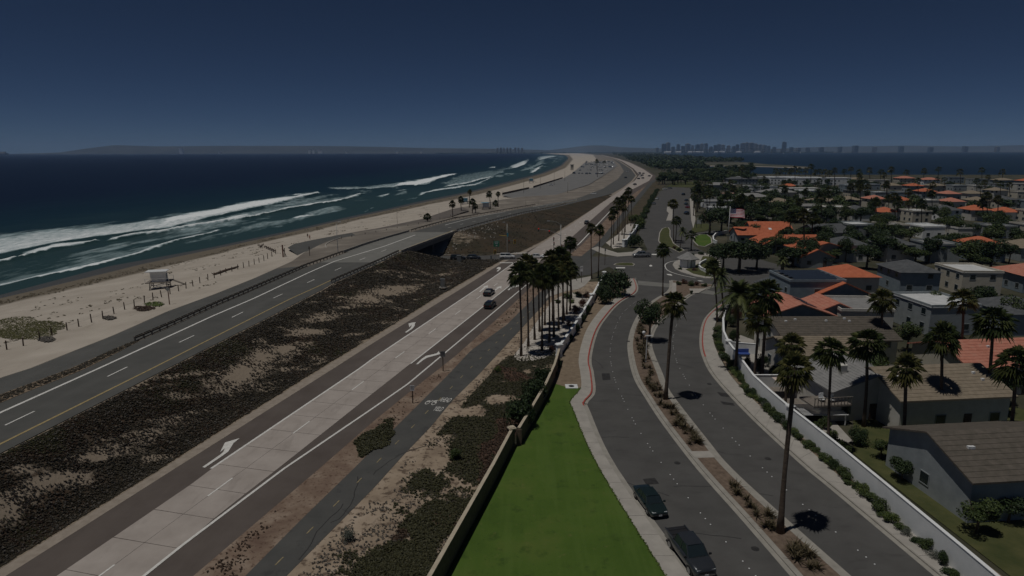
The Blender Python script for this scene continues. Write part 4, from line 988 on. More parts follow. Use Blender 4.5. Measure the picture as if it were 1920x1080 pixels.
# wear on the roads: sealed cracks, patches, covers
rs = np.random.RandomState(91)
def crack(P0, d, L, parent, z):
    pts = [np.array(P0[:2])]; a = math.atan2(d[1], d[0])
    for k in range(int(L / .8)): a += rs.randn() * .16; pts.append(pts[-1] + .8 * np.array([math.cos(a), math.sin(a)]))
    side_strip(np.array(pts), -.045, .045, z - .002, z, 'crack_seal', K['tar'], parent)
for x, y in ((1180, 820), (1255, 930), (1330, 1040), (1130, 690), (1160, 600), (1290, 740), (1360, 850), (1450, 930), (1215, 500), (1235, 410), (1270, 395), (1300, 690), (1390, 1010)):
    crack(at(x, y), (rs.uniform(-1, 1), rs.uniform(-.5, 1)), rs.uniform(4, 14), street, .006)
for x, y in ((620, 980), (700, 890), (560, 1050), (830, 760)): crack(at(x, y), (.5, 1), 9, bike, .02)
cm = MB().tube([(0, 0, 0), (0, 0, .012)], .34, 16).mesh('manhole_cover', K['tar'])
for x, y in ((1416, 1029), (1270, 868), (1178, 640), (1330, 720), (1210, 515), (1440, 860)): mobj('manhole_cover', cm, street, at(x, y, .004))
for q in ([(1205, 898), (1228, 896), (1236, 907), (1212, 909)], [(1344, 735), (1366, 738), (1372, 745), (1352, 743)], [(1128, 700), (1143, 700), (1145, 712), (1130, 713)], [(1350, 752), (1375, 756), (1378, 761), (1356, 758)]):
    poly('asphalt_patch', q, .005, K['tar'], street)
# ragged grass along the lawn's edges
e_ = np.concatenate([resample(L1[:26], .12)[:, :2] - [.04, 0], resample([p[:2] for p in wl1], .12) + [.1, 0], resample([p[:2] for p in wl2[:3]], .12) + [.1, 0]])
e_ = np.c_[e_ + np.random.RandomState(3).randn(len(e_), 2) * .05, np.full(len(e_), .11)]
tag(tri_soup('lawn_edge_grass', clumps(e_, .12, 5, .9, seed=77), leafmat('grass_blade', (.04, .075, .012), (.12, .15, .035))), 'ragged grass fringe along the edges of the lawn', 'grass', kind='stuff')
# ------------------------------------------------------------------ plants
def soup_q(V4):
    """(n,4,3) quads -> mesh arrays with one island per quad"""
    return V4
def quad_mesh(name, V, m):
    n = len(V); me = bpy.data.meshes.new(name)
    me.vertices.add(n * 4); me.vertices.foreach_set('co', V.astype(np.float32).ravel())
    me.loops.add(n * 4); me.loops.foreach_set('vertex_index', np.arange(n * 4, dtype=np.int32))
    me.polygons.add(n); me.polygons.foreach_set('loop_start', np.arange(0, n * 4, 4, dtype=np.int32)); me.polygons.foreach_set('loop_total', np.full(n, 4, np.int32))
    me.materials.append(m); me.update(calc_edges=True); return me
def unit(v): return v / (np.linalg.norm(v, axis=-1, keepdims=True) + 1e-9)
def fan_leaf(mb, o, d, R, pet, rng, droop=.35, m_=8, spread=1.25):
    side = np.cross(d, [0, 0, 1.0]); side = side / (np.linalg.norm(side) + 1e-6); up = np.cross(side, d)
    c = o + d * pet + np.array([0, 0, -.12 * pet])
    V = [o, c]; 
    for k in range(2 * m_ + 1):
        a = (k / (2 * m_) * 2 - 1) * spread; r = R * (1.0 if k % 2 == 0 else .55) * (.85 + .3 * rng.rand()) * (1 - .2 * abs(a) / spread)
        q = c + d * r * math.cos(a) + side * r * math.sin(a) + up * .12 * R * abs(math.sin(a))
        q = q + np.array([0, 0, -droop * r * r / R * (1.0 if k % 2 == 0 else .5)])
        V.append(q)
    F = [(1, 2 + k, 3 + k) for k in range(2 * m_)]
    w = side * .03
    V += [o - w, o + w, c + w * .6, c - w * .6]; n = len(V); F.append((n - 4, n - 3, n - 2, n - 1))
    mb.add(V, F)
def fan_crown(seed, n=34, R=1.0, pet=.95, lo=-35):
    rng = np.random.RandomState(seed); mb = MB(); wind = np.array([.0, 0, 0])
    for k in range(n):
        u = (k + .5) / n
        el = R_(85) * (1 - u) + R_(lo) * u + rng.uniform(-.15, .15); az = k * 2.39996 + rng.uniform(-.3, .3)
        d = np.array([math.cos(az) * math.cos(el), math.sin(az) * math.cos(el), math.sin(el)])
        fan_leaf(mb, np.array([0, 0, -.15 * u]), d, R * rng.uniform(.8, 1.15), pet * rng.uniform(.75, 1.15), rng, droop=.3 + .35 * u)
    return mb
def R_(a): return math.radians(a)
def dead_skirt(seed, n=16, R=.8, drop=1.5):
    rng = np.random.RandomState(seed); mb = MB()
    for k in range(n):
        az = rng.uniform(0, 6.283); el = R_(rng.uniform(-80, -50))
        d = np.array([math.cos(az) * math.cos(el), math.sin(az) * math.cos(el), math.sin(el)])
        fan_leaf(mb, np.array([0, 0, -.2 - rng.uniform(0, drop * .5)]), d, R * rng.uniform(.6, 1), .5, rng, droop=.3, m_=5, spread=.8)
    return mb
def feather_crown(seed, n=26, L=2.4, m_=12, lo=-30):
    rng = np.random.RandomState(seed); mb = MB()
    for k in range(n):
        u = (k + .5) / n; el = R_(80) * (1 - u) + R_(lo) * u + rng.uniform(-.12, .12); az = k * 2.39996 + rng.uniform(-.3, .3)
        h = np.array([math.cos(az), math.sin(az), 0]); side = np.array([-h[1], h[0], 0]); l = L * rng.uniform(.8, 1.1)
        pts = []
        for i in range(m_ + 1):
            t = i / m_; pts.append(h * (l * t * math.cos(el)) + np.array([0, 0, l * (t * math.sin(el) - .55 * t * t * (1 - .4 * math.sin(el)))]))
        V = list(pts); F = []
        for i in range(1, m_):
            ll = l * .24 * math.sin(math.pi * min(.95, .15 + .8 * i / m_)) + .05
            for s in (-1, 1):
                tip = pts[i] + side * s * ll + (pts[i + 1] - pts[i]) * 1.4 + np.array([0, 0, -.35 * ll * rng.uniform(.5, 1.3)])
                V.append(tip); F.append((i - 1, i, len(V) - 1))
                V.append(pts[i] * .5 + tip * .5 + (pts[i + 1] - pts[i]) * .4); F.append((i, i + 1, len(V) - 1))
        mb.add(V, F)
    return mb
FC = [fan_crown(s, n, r, p, lo).mesh('crown', K['frond'] if s % 2 else K['frond_warm']) for s, n, r, p, lo in ((1, 44, 1.12, .85, -45), (2, 40, 1.05, .8, -55), (3, 48, 1.15, .9, -50), (4, 36, 1.02, .75, -35))]
FCs = [fan_crown(10 + s, 18, 1.2, .8, -45).mesh('crown', K['frond'] if s % 2 else K['frond_warm']) for s in (1, 2)]
DS = [dead_skirt(20 + s).mesh('dead_fronds', K['frond_dead']) for s in (1, 2)]
FE = [feather_crown(30 + s, 30, 2.3).mesh('crown', K['frond_warm'] if s % 2 else K['frond']) for s in (1, 2)]
DATE = [feather_crown(40 + s, 52, 3.3, 14, -50).mesh('crown', K['frond']) for s in (1, 2)]
def trunk_mesh(h, r, lean, seed=0, flare=1.5, n=8):
    rng = np.random.RandomState(seed); P = []; Rr = []
    for k in range(9):
        t = k / 8; P.append((lean[0] * t ** 1.3 + .06 * math.sin(5 * t + seed), lean[1] * t ** 1.3 + .05 * math.cos(4 * t + seed), h * t))
        Rr.append(r * (flare if k == 0 else (1.12 if k == 1 else 1.0 - .22 * t)) * (1 + .05 * rng.randn()))
    return MB().tube(P, Rr, n)
palms = []
def palm(base, top, kind='fan', s=1.0, r=.2, z=0.0, seed=None, skirt=True, far=False):
    """palm standing at pixel base, crown centred at pixel top"""
    B = at(base[0], base[1], z); T = at_d(top[0], top[1], B[1]); h = T[2] - z; lean = (T[0] - B[0], 0)
    seed = len(palms) if seed is None else seed
    root = empty({'fan': 'fan_palm', 'feather': 'feather_palm', 'date': 'date_palm'}[kind], B, 0)
    trunk_mesh(h, r, lean, seed, n=6 if far else 8).build('trunk', K['trunk_palm'], root, True)
    me = {'fan': (FCs if far else FC), 'feather': FE, 'date': DATE}[kind]
    c = mobj('crown', me[seed % len(me)], root, (lean[0], lean[1], h), random.uniform(0, 6.28)); c.scale = (s * random.uniform(.9, 1.1), s * random.uniform(.9, 1.1), s * random.uniform(.85, 1.15)); c.rotation_euler.x = random.uniform(-.16, .16); c.rotation_euler.y = random.uniform(-.16, .16)
    if skirt and kind == 'fan' and not far:
        d = mobj('dead_fronds', DS[seed % 2], root, (lean[0], lean[1], h), random.uniform(0, 6.28)); d.scale = (s,) * 3
    palms.append((root, base, top)); return root
def label_set(items, fmt, cat, group):
    """items: (root, x) ; numbered from the left in words"""
    for k, (o, x) in enumerate(sorted(items, key=lambda a: a[1])):
        tag(o, fmt.format(ordw(k + 1)), cat, group)
# grove between the bike path and the white wall
gv = [((977, 668), (974, 510)), ((990, 650), (988, 494)), ((1002, 637), (998, 502)), ((1012, 622), (1008, 518)), ((1017, 658), (1015, 514)), ((1022, 610), (1020, 522)), ((1030, 643), (1028, 512)), ((1038, 632), (1036, 494)), ((1047, 617), (1046, 510)), ((1055, 605), (1056, 492)), ((1058, 600), (1050, 480)), ((1063, 590), (1062, 508)), ((1069, 583), (1069, 503)), ((1036, 602), (1032, 483))]
label_set([(palm(b_, (t[0] + 1, t[1]), s=1.1 + .18 * random.random(), r=.17), b_[0]) for b_, t in gv], 'slim fan palm, {} from the left in the grove beside the white wall', 'palm tree', 'palms in the grove by the white wall')
tag(palm((1071, 560), (1069, 453), s=.95, r=.15), 'lone fan palm between the grove and the highway signals', 'palm tree')
tag(palm((1109, 522), (1108, 427), s=.9, r=.15), 'left one of the two palms beside the wall end at the gate', 'palm tree', 'palm pair at the gate')
tag(palm((1122, 518), (1125, 430), s=.9, r=.15), 'right one of the two palms beside the wall end at the gate', 'palm tree', 'palm pair at the gate')
nv = [((1146, 463), (1147, 403)), ((1150, 459), (1151, 393)), ((1160, 452), (1161, 385)), ((1166, 441), (1167, 374)), ((1172, 436), (1173, 366)), ((1177, 421), (1179, 356)), ((1158, 440), (1157, 376)), ((1183, 424), (1184, 372)), ((1170, 450), (1169, 388))]
label_set([(palm(b_, t, s=1.0 + .1 * random.random(), r=.16), b_[0] + .01 * b_[1]) for b_, t in nv], 'fan palm, {} from the left in the row beyond the entry road', 'palm tree', 'palm row north of the entry road')
tag(palm((1462, 1000), (1490, 690), s=1.15, r=.24, seed=3), 'tallest palm on the planted median, nearest the camera', 'palm tree')
tag(palm((1247, 750), (1264, 566), s=1.12, r=.24, seed=1), 'thick-crowned palm on the median beside the round dark tree', 'palm tree')
tag(palm((1243, 556), (1243, 467), s=1.05, r=.16, seed=4), 'slender palm rising at the top of the median before the gate', 'palm tree')
tag(palm((1415, 718), (1422, 596), s=1.15, r=.22), 'palm with dark trunk, left one of the pair behind the garden wall', 'palm tree')
tag(palm((1428, 712), (1437, 550), s=1.4, r=.26), 'taller dark-trunked palm, right one of the pair behind the garden wall', 'palm tree')
tag(palm((1379, 697), (1385, 548), 'date', 1.12, r=.24), 'date palm with big drooping crown behind the curved garden wall', 'palm tree')
tag(palm((1344, 603), (1338, 498), s=1.0, r=.17), 'leaning palm on the sidewalk edge, leftmost of the roadside palms', 'palm tree')
tag(palm((1355, 584), (1352, 515), 'date', .75, r=.2), 'feathery palm just behind the leaning sidewalk palm', 'palm tree')
tag(palm((1551, 850), (1558, 655), s=1.0, r=.17), 'thin palm in front of the tiled house, rightmost by the wall', 'palm tree')
tag(palm((1471, 780), (1484, 645), s=1.1, r=.2), 'palm growing just inside the garden wall beside the parasol', 'palm tree')
tag(palm((1480, 668), (1482, 615), s=1.1, r=.42, z=0), 'short thick-trunked palm in front of the brown roof', 'palm tree')
tag(palm((1466, 518), (1467, 487), 'date', .55, r=.5), 'stout date palm at the edge of the parking court', 'palm tree')
for b_, t, lb in (((1480, 455), (1482, 404), 'left'), ((1507, 490), (1507, 402), 'middle'), ((1519, 468), (1525, 408), 'right')):
    tag(palm(b_, t, s=1.35, r=.25), lb + ' palm of the three tall ones among the orange roofs', 'palm tree', 'tall palms among the orange roofs')
tag(palm((1263, 453), (1262, 380), s=1.25, r=.17), 'tall palm on the street island north of the gate', 'palm tree')
tag(palm((1267, 456), (1269, 412), s=1.0, r=.16), 'smaller palm right of the tall one on the street island', 'palm tree')
tag(palm((1275, 466), (1280, 432), 'feather', .95, r=.13), 'feather palm with ragged fronds at the end of the street island', 'palm tree')
bp_ = [((802, 419.6), (801, 405)), ((849, 411), (848, 381)), ((865, 398), (864, 373)), ((880, 389), (881, 359)), ((886, 402), (886, 377)), ((892, 401), (891, 386)), ((919.6, 392.5), (917.5, 363)), ((934, 388), (934, 363)), ((929, 387), (929, 380))]
label_set([(palm(b_, t, s=1.0, r=.2, z=2.4), b_[0]) for b_, t in bp_], 'beach palm, {} from the left along the sand beyond the bridge', 'palm tree', 'palms along the beach')
label_set([(palm(b_, t, s=1.6, r=.3, z=1.2, far=True), b_[0]) for b_, t in (((1120, 332), (1119.5, 302)), ((1119, 318), (1118.5, 300)), ((1134, 312), (1134, 303)), ((1131, 310), (1131, 304)))], 'palm in the beach parking lot, {} from the left', 'palm tree', 'palms in the beach parking lot')
sk = [(1391, 315), (1455, 320), (1463, 321), (1472, 317.5), (1480, 321), (1483.5, 318.5), (1490, 316), (1499, 318.5), (1511, 318.5), (1521, 312), (1529, 322), (1537, 319.6), (1547, 321), (1556, 323), (1565, 318.5), (1583, 320), (1596, 316), (1611, 322), (1630, 318), (1652, 321), (1671, 317), (1700, 322), (1733, 319), (1760, 316), (1800, 321), (1841, 318), (1880, 321)]
label_set([(palm((x + random.uniform(-2, 2), random.uniform(337, 350)), (x, y), s=1.9, r=.32, far=True), x) for x, y in sk], 'distant palm against the bay, {} from the left', 'palm tree', 'palms along the bay shore')
rs = np.random.RandomState(12); it = []
for k in range(58):
    x = rs.uniform(1300, 1900); y = rs.uniform(352, 432)
    if x < 1345 and y > 400: continue
    B = at(x, y); it.append((palm((x, y), (x + rs.uniform(-2, 2), y - 1200 * rs.uniform(8, 14) / B[1]), s=rs.uniform(1.1, 1.5), r=.2, far=y < 385), x))
for x, y, t in ((1300, 405, 362), (1306, 398, 358), (1312, 392, 357), (1318, 388, 352), (1303, 383, 353), (1310, 378, 345), (1325, 400, 360), (1331, 380, 346), (1296, 470, 440), (1330, 398, 364)):
    it.append((palm((x, y), (x + 1, t), s=1.25, r=.2, far=True), x))
label_set(it, 'neighbourhood palm among the houses, {} from the left', 'palm tree', 'palms among the houses')

# broadleaf trees and shrubs
def crown_quads(seed, n, leaf, lobes=12, flat_=.75, fill=.35):
    rng = np.random.RandomState(seed)
    C = unit(rng.randn(lobes, 3)) * (rng.rand(lobes, 1) ** .4) * np.array([.68, .68, .5 * flat_ / .75]); C[:, 2] = C[:, 2] * .9 + .05
    Rl = rng.uniform(.28, .46, lobes)
    k = rng.randint(0, lobes, n); d = unit(rng.randn(n, 3)); rr = Rl[k] * np.where(rng.rand(n) < fill, rng.rand(n) ** .5, .85 + .25 * rng.rand(n))
    P = C[k] + d * rr[:, None] * np.array([1, 1, flat_])
    nrm = unit(d + .7 * rng.randn(n, 3) + np.array([0, 0, .4])); a = unit(np.cross(nrm, rng.randn(n, 3))); b_ = np.cross(nrm, a)
    s = (leaf * rng.uniform(.6, 1.4, n))[:, None]
    return np.stack([P - a * s, P - b_ * s * .6, P + a * s, P + b_ * s * .6], 1)
TR = {}
for nm_, mk, n, leaf in (('dark', 'leaf_dark', 3400, .055), ('mid', 'leaf_mid', 3000, .055), ('light', 'leaf_light', 2400, .055), ('red', 'leaf_red', 1500, .06), ('grey', 'leaf_grey', 1500, .05)):
    TR[nm_] = [quad_mesh('crown', crown_quads(hash(nm_) % 50 + s if False else 60 + s + 7 * len(nm_), n, leaf), K[mk]) for s in range(3)]
    TR[nm_ + '_far'] = [quad_mesh('crown', crown_quads(160 + s + 7 * len(nm_), 420, .12), K[mk]) for s in range(3)]
trk = {}
def limbs(h, w, seed):
    rng = np.random.RandomState(seed); mb = MB().tube([(0, 0, -.1), (.05, 0, h * .3), (0, .05, h * .55)], [w * 1.3, w, w * .8], 7)
    for k in range(4):
        a = k * 1.6 + rng.rand(); mb.tube([(0, 0, h * .4), (math.cos(a) * h * .16, math.sin(a) * h * .16, h * .62), (math.cos(a) * h * .3, math.sin(a) * h * .3, h * .8)], [w * .6, w * .4, w * .15], 5)
    return mb
ntree = [0]
def tree(name, P, W, H, kind, far=False, trunk=True, ctr=.62, flat_=None):
    """crown W wide, top at H"""
    root = empty(name, P); s = ntree[0]; ntree[0] += 1
    me = TR[kind + ('_far' if far else '')][s % 3]
    ch = H * (1 - ctr) * 1.9 if trunk else H * 1.15
    c = mobj('crown' if trunk else 'foliage', me, root, (0, 0, H * ctr if trunk else H * .42), random.uniform(0, 6.28)); c.scale = (W * .52, W * .52, ch * .66)
    if trunk: limbs(H, max(.08, W * .03), s).build('trunk', K['trunk'], root, True)
    else: MB().tube([(0, 0, -.05), (.03, 0, H * .35)], [.06, .03], 5).build('stem', K['trunk'], root)
    return root
def tree_px(name, x, y, wpx, hpx, kind, label, cat='tree', z=0, **k):
    B = at(x, y, z); f = B[1] / 1200
    o = tree(name, B, wpx * f, hpx * f * 1.03, kind, **k)
    return tag(o, label, cat) if label else o
tree_px('broadleaf_tree', 1217, 640, 66, 84, 'dark', 'round dark tree growing on the median beside the palm')
tree_px('broadleaf_tree', 1330, 441, 64, 52, 'dark', 'dark spreading tree on the corner lawn left of the flagpole')
tree_px('broadleaf_tree', 1352, 436, 50, 50, 'dark', 'dark spreading tree just behind the corner lawn tree')
tree_px('broadleaf_tree', 1385, 512, 96, 66, 'dark', 'broad dark tree spreading over the parking court')
tree_px('broadleaf_tree', 1355, 508, 62, 56, 'dark', 'dark tree behind the gatehouse, left of the parking court')
tree_px('broadleaf_tree', 1418, 505, 60, 50, 'dark', 'dark tree at the right end of the parking court canopy')
tree_px('broadleaf_tree', 1455, 478, 44, 40, 'mid', 'bushy green tree between court and orange-roofed house')
label_set([(tree_px('yard_tree', x, y, w, h, kd, None), x + .001 * y) for x, y, w, h, kd in [(1408, 452, 46, 34, 'dark'), (1440, 474, 40, 30, 'dark'), (1470, 462, 40, 36, 'dark'), (1492, 474, 36, 30, 'mid'), (1515, 492, 40, 26, 'mid'), (1545, 500, 44, 26, 'dark'), (1558, 452, 34, 40, 'dark'), (1465, 492, 30, 20, 'mid'), (1395, 448, 30, 26, 'mid'), (1420, 412, 50, 36, 'dark'), (1400, 400, 46, 34, 'dark'), (1378, 408, 44, 36, 'dark'), (1450, 410, 44, 34, 'dark'), (1490, 415, 34, 30, 'mid'), (1548, 425, 40, 36, 'dark'), (1484, 500, 26, 18, 'dark'), (1560, 480, 30, 24, 'mid'), (1405, 572, 34, 30, 'dark'), (1395, 556, 30, 26, 'dark')]], 'leafy tree crowding the orange-roofed houses, {} from the left', 'tree', 'trees crowding the orange roofs')
tree_px('hedge_shrub', 1150, 556, 70, 52, 'dark', 'big dark clipped shrub behind the white wall pillar', 'shrub', trunk=False)
tree_px('hedge_shrub', 1133, 570, 40, 40, 'dark', 'dark shrub spilling along the street side of the white wall', 'shrub', trunk=False)
tree_px('hedge_shrub', 1190, 465, 34, 28, 'dark', 'big dark shrub behind the north entrance wall', 'shrub', trunk=False)
tree_px('hedge_shrub', 1203, 428, 22, 20, 'light', 'bright green bush beside the north street kerb', 'shrub', trunk=False)
tree_px('hedge_shrub', 1188, 418, 24, 20, 'light', 'yellow-green bush above the north entrance wall', 'shrub', trunk=False)
tree_px('scrub_bush', 968, 800, 78, 74, 'dark', 'large dark green bush leaning against the brick wall', 'bush', trunk=False)
tree_px('scrub_bush', 996, 757, 62, 56, 'dark', 'dark green bush behind the second brick wall stretch', 'bush', trunk=False)
tree_px('scrub_bush', 1016, 722, 44, 40, 'dark', 'dark bush where brick wall meets the white wall', 'bush', trunk=False)
tree_px('scrub_bush', 853, 861, 34, 26, 'mid', 'small round olive bush at the sand edge', 'bush', trunk=False)
tree_px('scrub_bush', 935, 697, 20, 12, 'light', 'small bright green cushion plant beside the bike path', 'bush', trunk=False)
tree_px('scrub_bush', 655, 1012, 44, 26, 'grey', 'low dark grey shrub on the sand by the bike path', 'bush', trunk=False)
for k, (x, y, w, h, kd) in enumerate([(1065, 640, 22, 18, 'dark'), (1078, 622, 20, 18, 'dark'), (1092, 604, 20, 18, 'dark'), (1104, 590, 22, 22, 'dark'), (1047, 690, 18, 20, 'dark'), (1042, 706, 14, 12, 'dark'), (1057, 652, 16, 13, 'dark')]):
    tree_px('wall_shrub', x, y, w, h, kd, 'shrub in the bed along the white wall, {} from the near end'.format(ordw(k + 1)), 'shrub', trunk=False)['group'] = 'shrubs along the white wall'
# shrubs along the garden wall
rs = np.random.RandomState(4); WQ = resample([p[:2] for p in wrp[2:]], 1.0); items = []
for k, p in enumerate(WQ):
    if p[1] < 26: continue
    T = WQ[min(k + 1, len(WQ) - 1)] - WQ[max(k - 1, 0)]; T /= np.linalg.norm(T); N = np.array([T[1], -T[0]])
    if N[0] > 0: N = -N
    q = p + N * rs.uniform(.5, 1.0); H = rs.uniform(.45, 1.35)
    items.append((tree('wall_shrub', (q[0], q[1], .08), rs.uniform(1.0, 2.0), H, ['mid', 'mid', 'dark', 'light', 'grey', 'mid', 'dark', 'mid'][rs.randint(8)], trunk=False), -p[1]))
for k, (o, _) in enumerate(sorted(items, key=lambda a: a[1])): tag(o, 'shrub in front of the garden wall, {} counted from the gate end'.format(ordw(k + 1)), 'shrub', 'shrubs in front of the garden wall')
hd = resample([at(*p)[:2] for p in ((1199, 432), (1210, 408), (1221, 384), (1229, 370), (1236, 357))], 5.0); items = []
for k, p in enumerate(hd): items.append((tree('hedge_shrub', (p[0] - 1.4 + random.uniform(-.5, .5), p[1], 0), random.uniform(3, 5), random.uniform(1.2, 2.4), ['dark', 'dark', 'mid'][k % 3], trunk=False), p[1]))
for k, (o, _) in enumerate(items): tag(o, 'hedge shrub along the left kerb of the north street, {} from the gate'.format(ordw(k + 1)), 'shrub', 'hedge along the north street')
# reddish and green shrubs in the rock bed under the palms
rs = np.random.RandomState(8); items = []
for x, y, w, h, kd in [(1034, 658, 18, 12, 'red'), (1068, 612, 18, 12, 'red'), (1082, 588, 22, 16, 'red'), (1093, 575, 22, 18, 'red'), (1078, 580, 16, 10, 'red'), (1062, 560, 24, 12, 'mid'), (1084, 556, 22, 10, 'mid'), (1060, 640, 14, 9, 'red'), (1050, 650, 16, 10, 'red'), (1100, 558, 18, 12, 'red'), (1046, 568, 18, 8, 'mid'), (1072, 568, 18, 9, 'light')]:
    items.append((tree_px('bed_shrub', x, y, w, h, kd, None, trunk=False), x))
label_set(items, 'low shrub in the pale rock bed, {} from the left', 'shrub', 'shrubs in the rock bed')
label_set([(tree_px('island_shrub', x, y, w, h, kd, None, trunk=False), x + .001 * y) for x, y, w, h, kd in [(1272, 535, 14, 9, 'mid'), (1284, 533, 16, 11, 'red'), (1294, 537, 16, 12, 'mid'), (1306, 536, 16, 10, 'red'), (1320, 538, 14, 8, 'mid'), (1296, 552, 7, 9, 'dark'), (1300, 481, 16, 7, 'dark'), (1284, 485, 14, 6, 'dark'), (1314, 478, 16, 7, 'dark'), (1264, 467, 10, 7, 'red'), (1272, 471, 10, 7, 'dark'), (1330, 500, 16, 12, 'dark'), (1338, 512, 16, 10, 'mid'), (1276, 506, 10, 5, 'dark'), (1303, 508, 14, 6, 'red')]], 'small shrub on the islands around the gatehouse, {} from the left', 'shrub', 'shrubs on the gate islands')
# houses' gardens and the tree belt beyond
rs = np.random.RandomState(21); items = []
for k in range(300):
    x = rs.uniform(1300, 1915) if k < 120 else rs.uniform(1300, 1600); y = rs.uniform(350, 505) if k < 150 else rs.uniform(345, 420)
    if (x < 1345 and y > 392) or (y > 440 and x < 1470): continue
    B = at(x, y); f = 1200 / B[1]; H = rs.uniform(4.5, 9)
    items.append((tree_px('garden_tree', x, y, rs.uniform(5, 11) * f, H * f, ['dark', 'dark', 'mid', 'mid', 'dark'][rs.randint(5)], None, far=y < 410), x + .001 * y))
label_set(items, 'garden tree among the houses, {} from the left', 'tree', 'garden trees among the houses')
rs = np.random.RandomState(22); items = []
for k in range(135):
    x = rs.uniform(1238, 1412) if k < 80 else rs.uniform(1240, 1420); y = rs.uniform(316, 346)
    if k >= 100: x = rs.uniform(1300, 1405); y = rs.uniform(328, 346)
    if k < 22: x = 1236 + k * 6 + rs.uniform(-2, 2); y = rs.uniform(338, 347)
    B = at(x, y); f = 1200 / B[1]; H = rs.uniform(7, 13)
    items.append((tree_px('belt_tree', x, y, rs.uniform(8, 15) * f, H * f, ['dark', 'dark', 'mid'][rs.randint(3)], None, far=True), x + .001 * y))
label_set(items, 'dark tree in the belt beyond the street, {} from the left', 'tree', 'tree belt beyond the street')
# far wood on the strand
rs = np.random.RandomState(23); n = 2600
yy = rs.uniform(287.5, 318, n); xx = rs.uniform(1150, 1400, n)
ok = (xx > np.interp(yy, [287, 292, 300, 310, 330], [1130, 1158, 1180, 1212, 1240])) & (xx < np.interp(yy, [287, 292, 300, 304, 306, 320], [1215, 1245, 1390, 1390, 1310, 1330]))
Pf = np.array([at(a, b_, -1) for a, b_ in zip(xx[ok], yy[ok])]); Pf = Pf[Pf[:, 1] < 8500]
Q = []
for p in Pf:
    q = crown_quads(int(p[1]) % 97, 24, .34, 5); w = rs.uniform(7, 13) * (1 + p[1] / 6000); Q.append(q * np.array([w * .6, w * .6, w * .45]) + p + np.array([0, 0, w * .38]))
tag(mobj('far_wood', quad_mesh('far_wood', np.concatenate(Q), K['leaf_dark'])), 'dark far-off wood covering the strand towards the city', 'wood', kind='stuff')

# ground plants: flax on the median, scrub by the bike path
def flax_mesh(seed):
    rng = np.random.RandomState(seed); mb = MB()
    for k in range(30):
        a = rng.uniform(0, 6.28); el = rng.uniform(.5, 1.45); L = rng.uniform(.6, 1.1); d = np.array([math.cos(a) * math.cos(el), math.sin(a) * math.cos(el), math.sin(el)]); s = np.array([-math.sin(a), math.cos(a), 0]) * .035
        m1 = d * L * .55; tip = d * L + np.array([math.cos(a), math.sin(a), -.5]) * .22 * L
        mb.add([-s, s, m1 + s * 1.2, m1 - s * 1.2, tip], [(0, 1, 2, 3), (3, 2, 4)])
    return mb.mesh('flax', K['flax'])
FX = [flax_mesh(s) for s in range(4)]
rs = np.random.RandomState(31); items = []
for k in range(130):
    t = rs.uniform(.02, .66); i = t * (len(ML_) - 1); a = np.array([np.interp(i, range(len(ML_)), ML_[:, j]) for j in (0, 1)]); b_ = np.array([np.interp(i, range(len(MR_)), MR_[:, j]) for j in (0, 1)])
    q = a + (b_ - a) * rs.uniform(.28, .74)
    if q[1] < 34: continue
    u_, v_ = px(np.array([[q[0], q[1], 0]]))
    if 838 < v_[0] < 868: continue
    o = mobj('flax_plant', FX[k % 4], None, (q[0], q[1], .13), rs.uniform(0, 6.28)); o.scale = (rs.uniform(.75, 1.3),) * 3
    items.append((o, q[1]))
for k, (o, _) in enumerate(sorted(items, key=lambda a: a[1])): tag(o, 'spiky bronze flax on the median, {} counted from the camera'.format(ordw(k + 1)), 'plant', 'flax plants on the median')
rs = np.random.RandomState(32)
def scatter_px(n, x0, x1, y0, y1, test, seed):
    rng = np.random.RandomState(seed); x = rng.uniform(x0, x1, n); y = rng.uniform(y0, y1, n); P = np.array([at(a, b_, .0) for a, b_ in zip(x, y)])
    return P[test(P, x, y)]
inside = lambda P, x, y: (P[:, 0] > BPR.X(P[:, 1]) + .9) & (P[:, 0] < WALLL.X(P[:, 1]) - .3)
Ps = scatter_px(70000, 480, 1120, 545, 1110, inside, 3)
wq = (WALLL.X(Ps[:, 1]) - Ps[:, 0]); wt = wq / np.maximum(WALLL.X(Ps[:, 1]) - BPR.X(Ps[:, 1]), 1)
den = fbm(Ps[:, 0] * .22, Ps[:, 1] * .22, 4, 41); near_ = np.clip((62 - Ps[:, 1]) / 12, 0, 1)
green = scrub_mask(Ps[:, 0], Ps[:, 1]) > .15 + .8 * np.random.RandomState(5).rand(len(Ps))
tone = fbm(Ps[:, 0] * .15, Ps[:, 1] * .15, 3, 43)
tag(tri_soup('green_scrub', clumps(Ps[green & (tone < .55)], .2, 6, .9, seed=5), K['iceplant_green']), 'green low scrub between bike path and brick wall', 'ground cover', kind='stuff')
tag(tri_soup('reddish_scrub', clumps(Ps[green & (tone >= .55)], .2, 6, .9, seed=6), K['iceplant_red']), 'reddish brown low scrub between bike path and brick wall', 'ground cover', kind='stuff')
dry = (~green) & (np.random.RandomState(2).rand(len(Ps)) < .2) & (Ps[:, 1] < 120) & (den > .36)
tag(tri_soup('dry_twigs', clumps(Ps[dry], .15, 5, .8, seed=7), K['grey_twig']), 'dry grey twigs scattered over the sandy ground', 'ground cover', kind='stuff')
ver = lambda P, x, y: (P[:, 0] > HWR.X(P[:, 1]) + .5) & (P[:, 0] < BPL.X(P[:, 1]) - .5)
Pv = scatter_px(9000, 330, 1010, 545, 1110, ver, 9)
pu, pv = px(Pv); dn = fbm(Pv[:, 0] * .3, Pv[:, 1] * .3, 3, 51)
patch = ((np.abs(pu - (700 + (820 - pv) * .85)) < 26) & (np.abs(pv - 820) < 38)) | ((pv < 612) & (pv > 545))
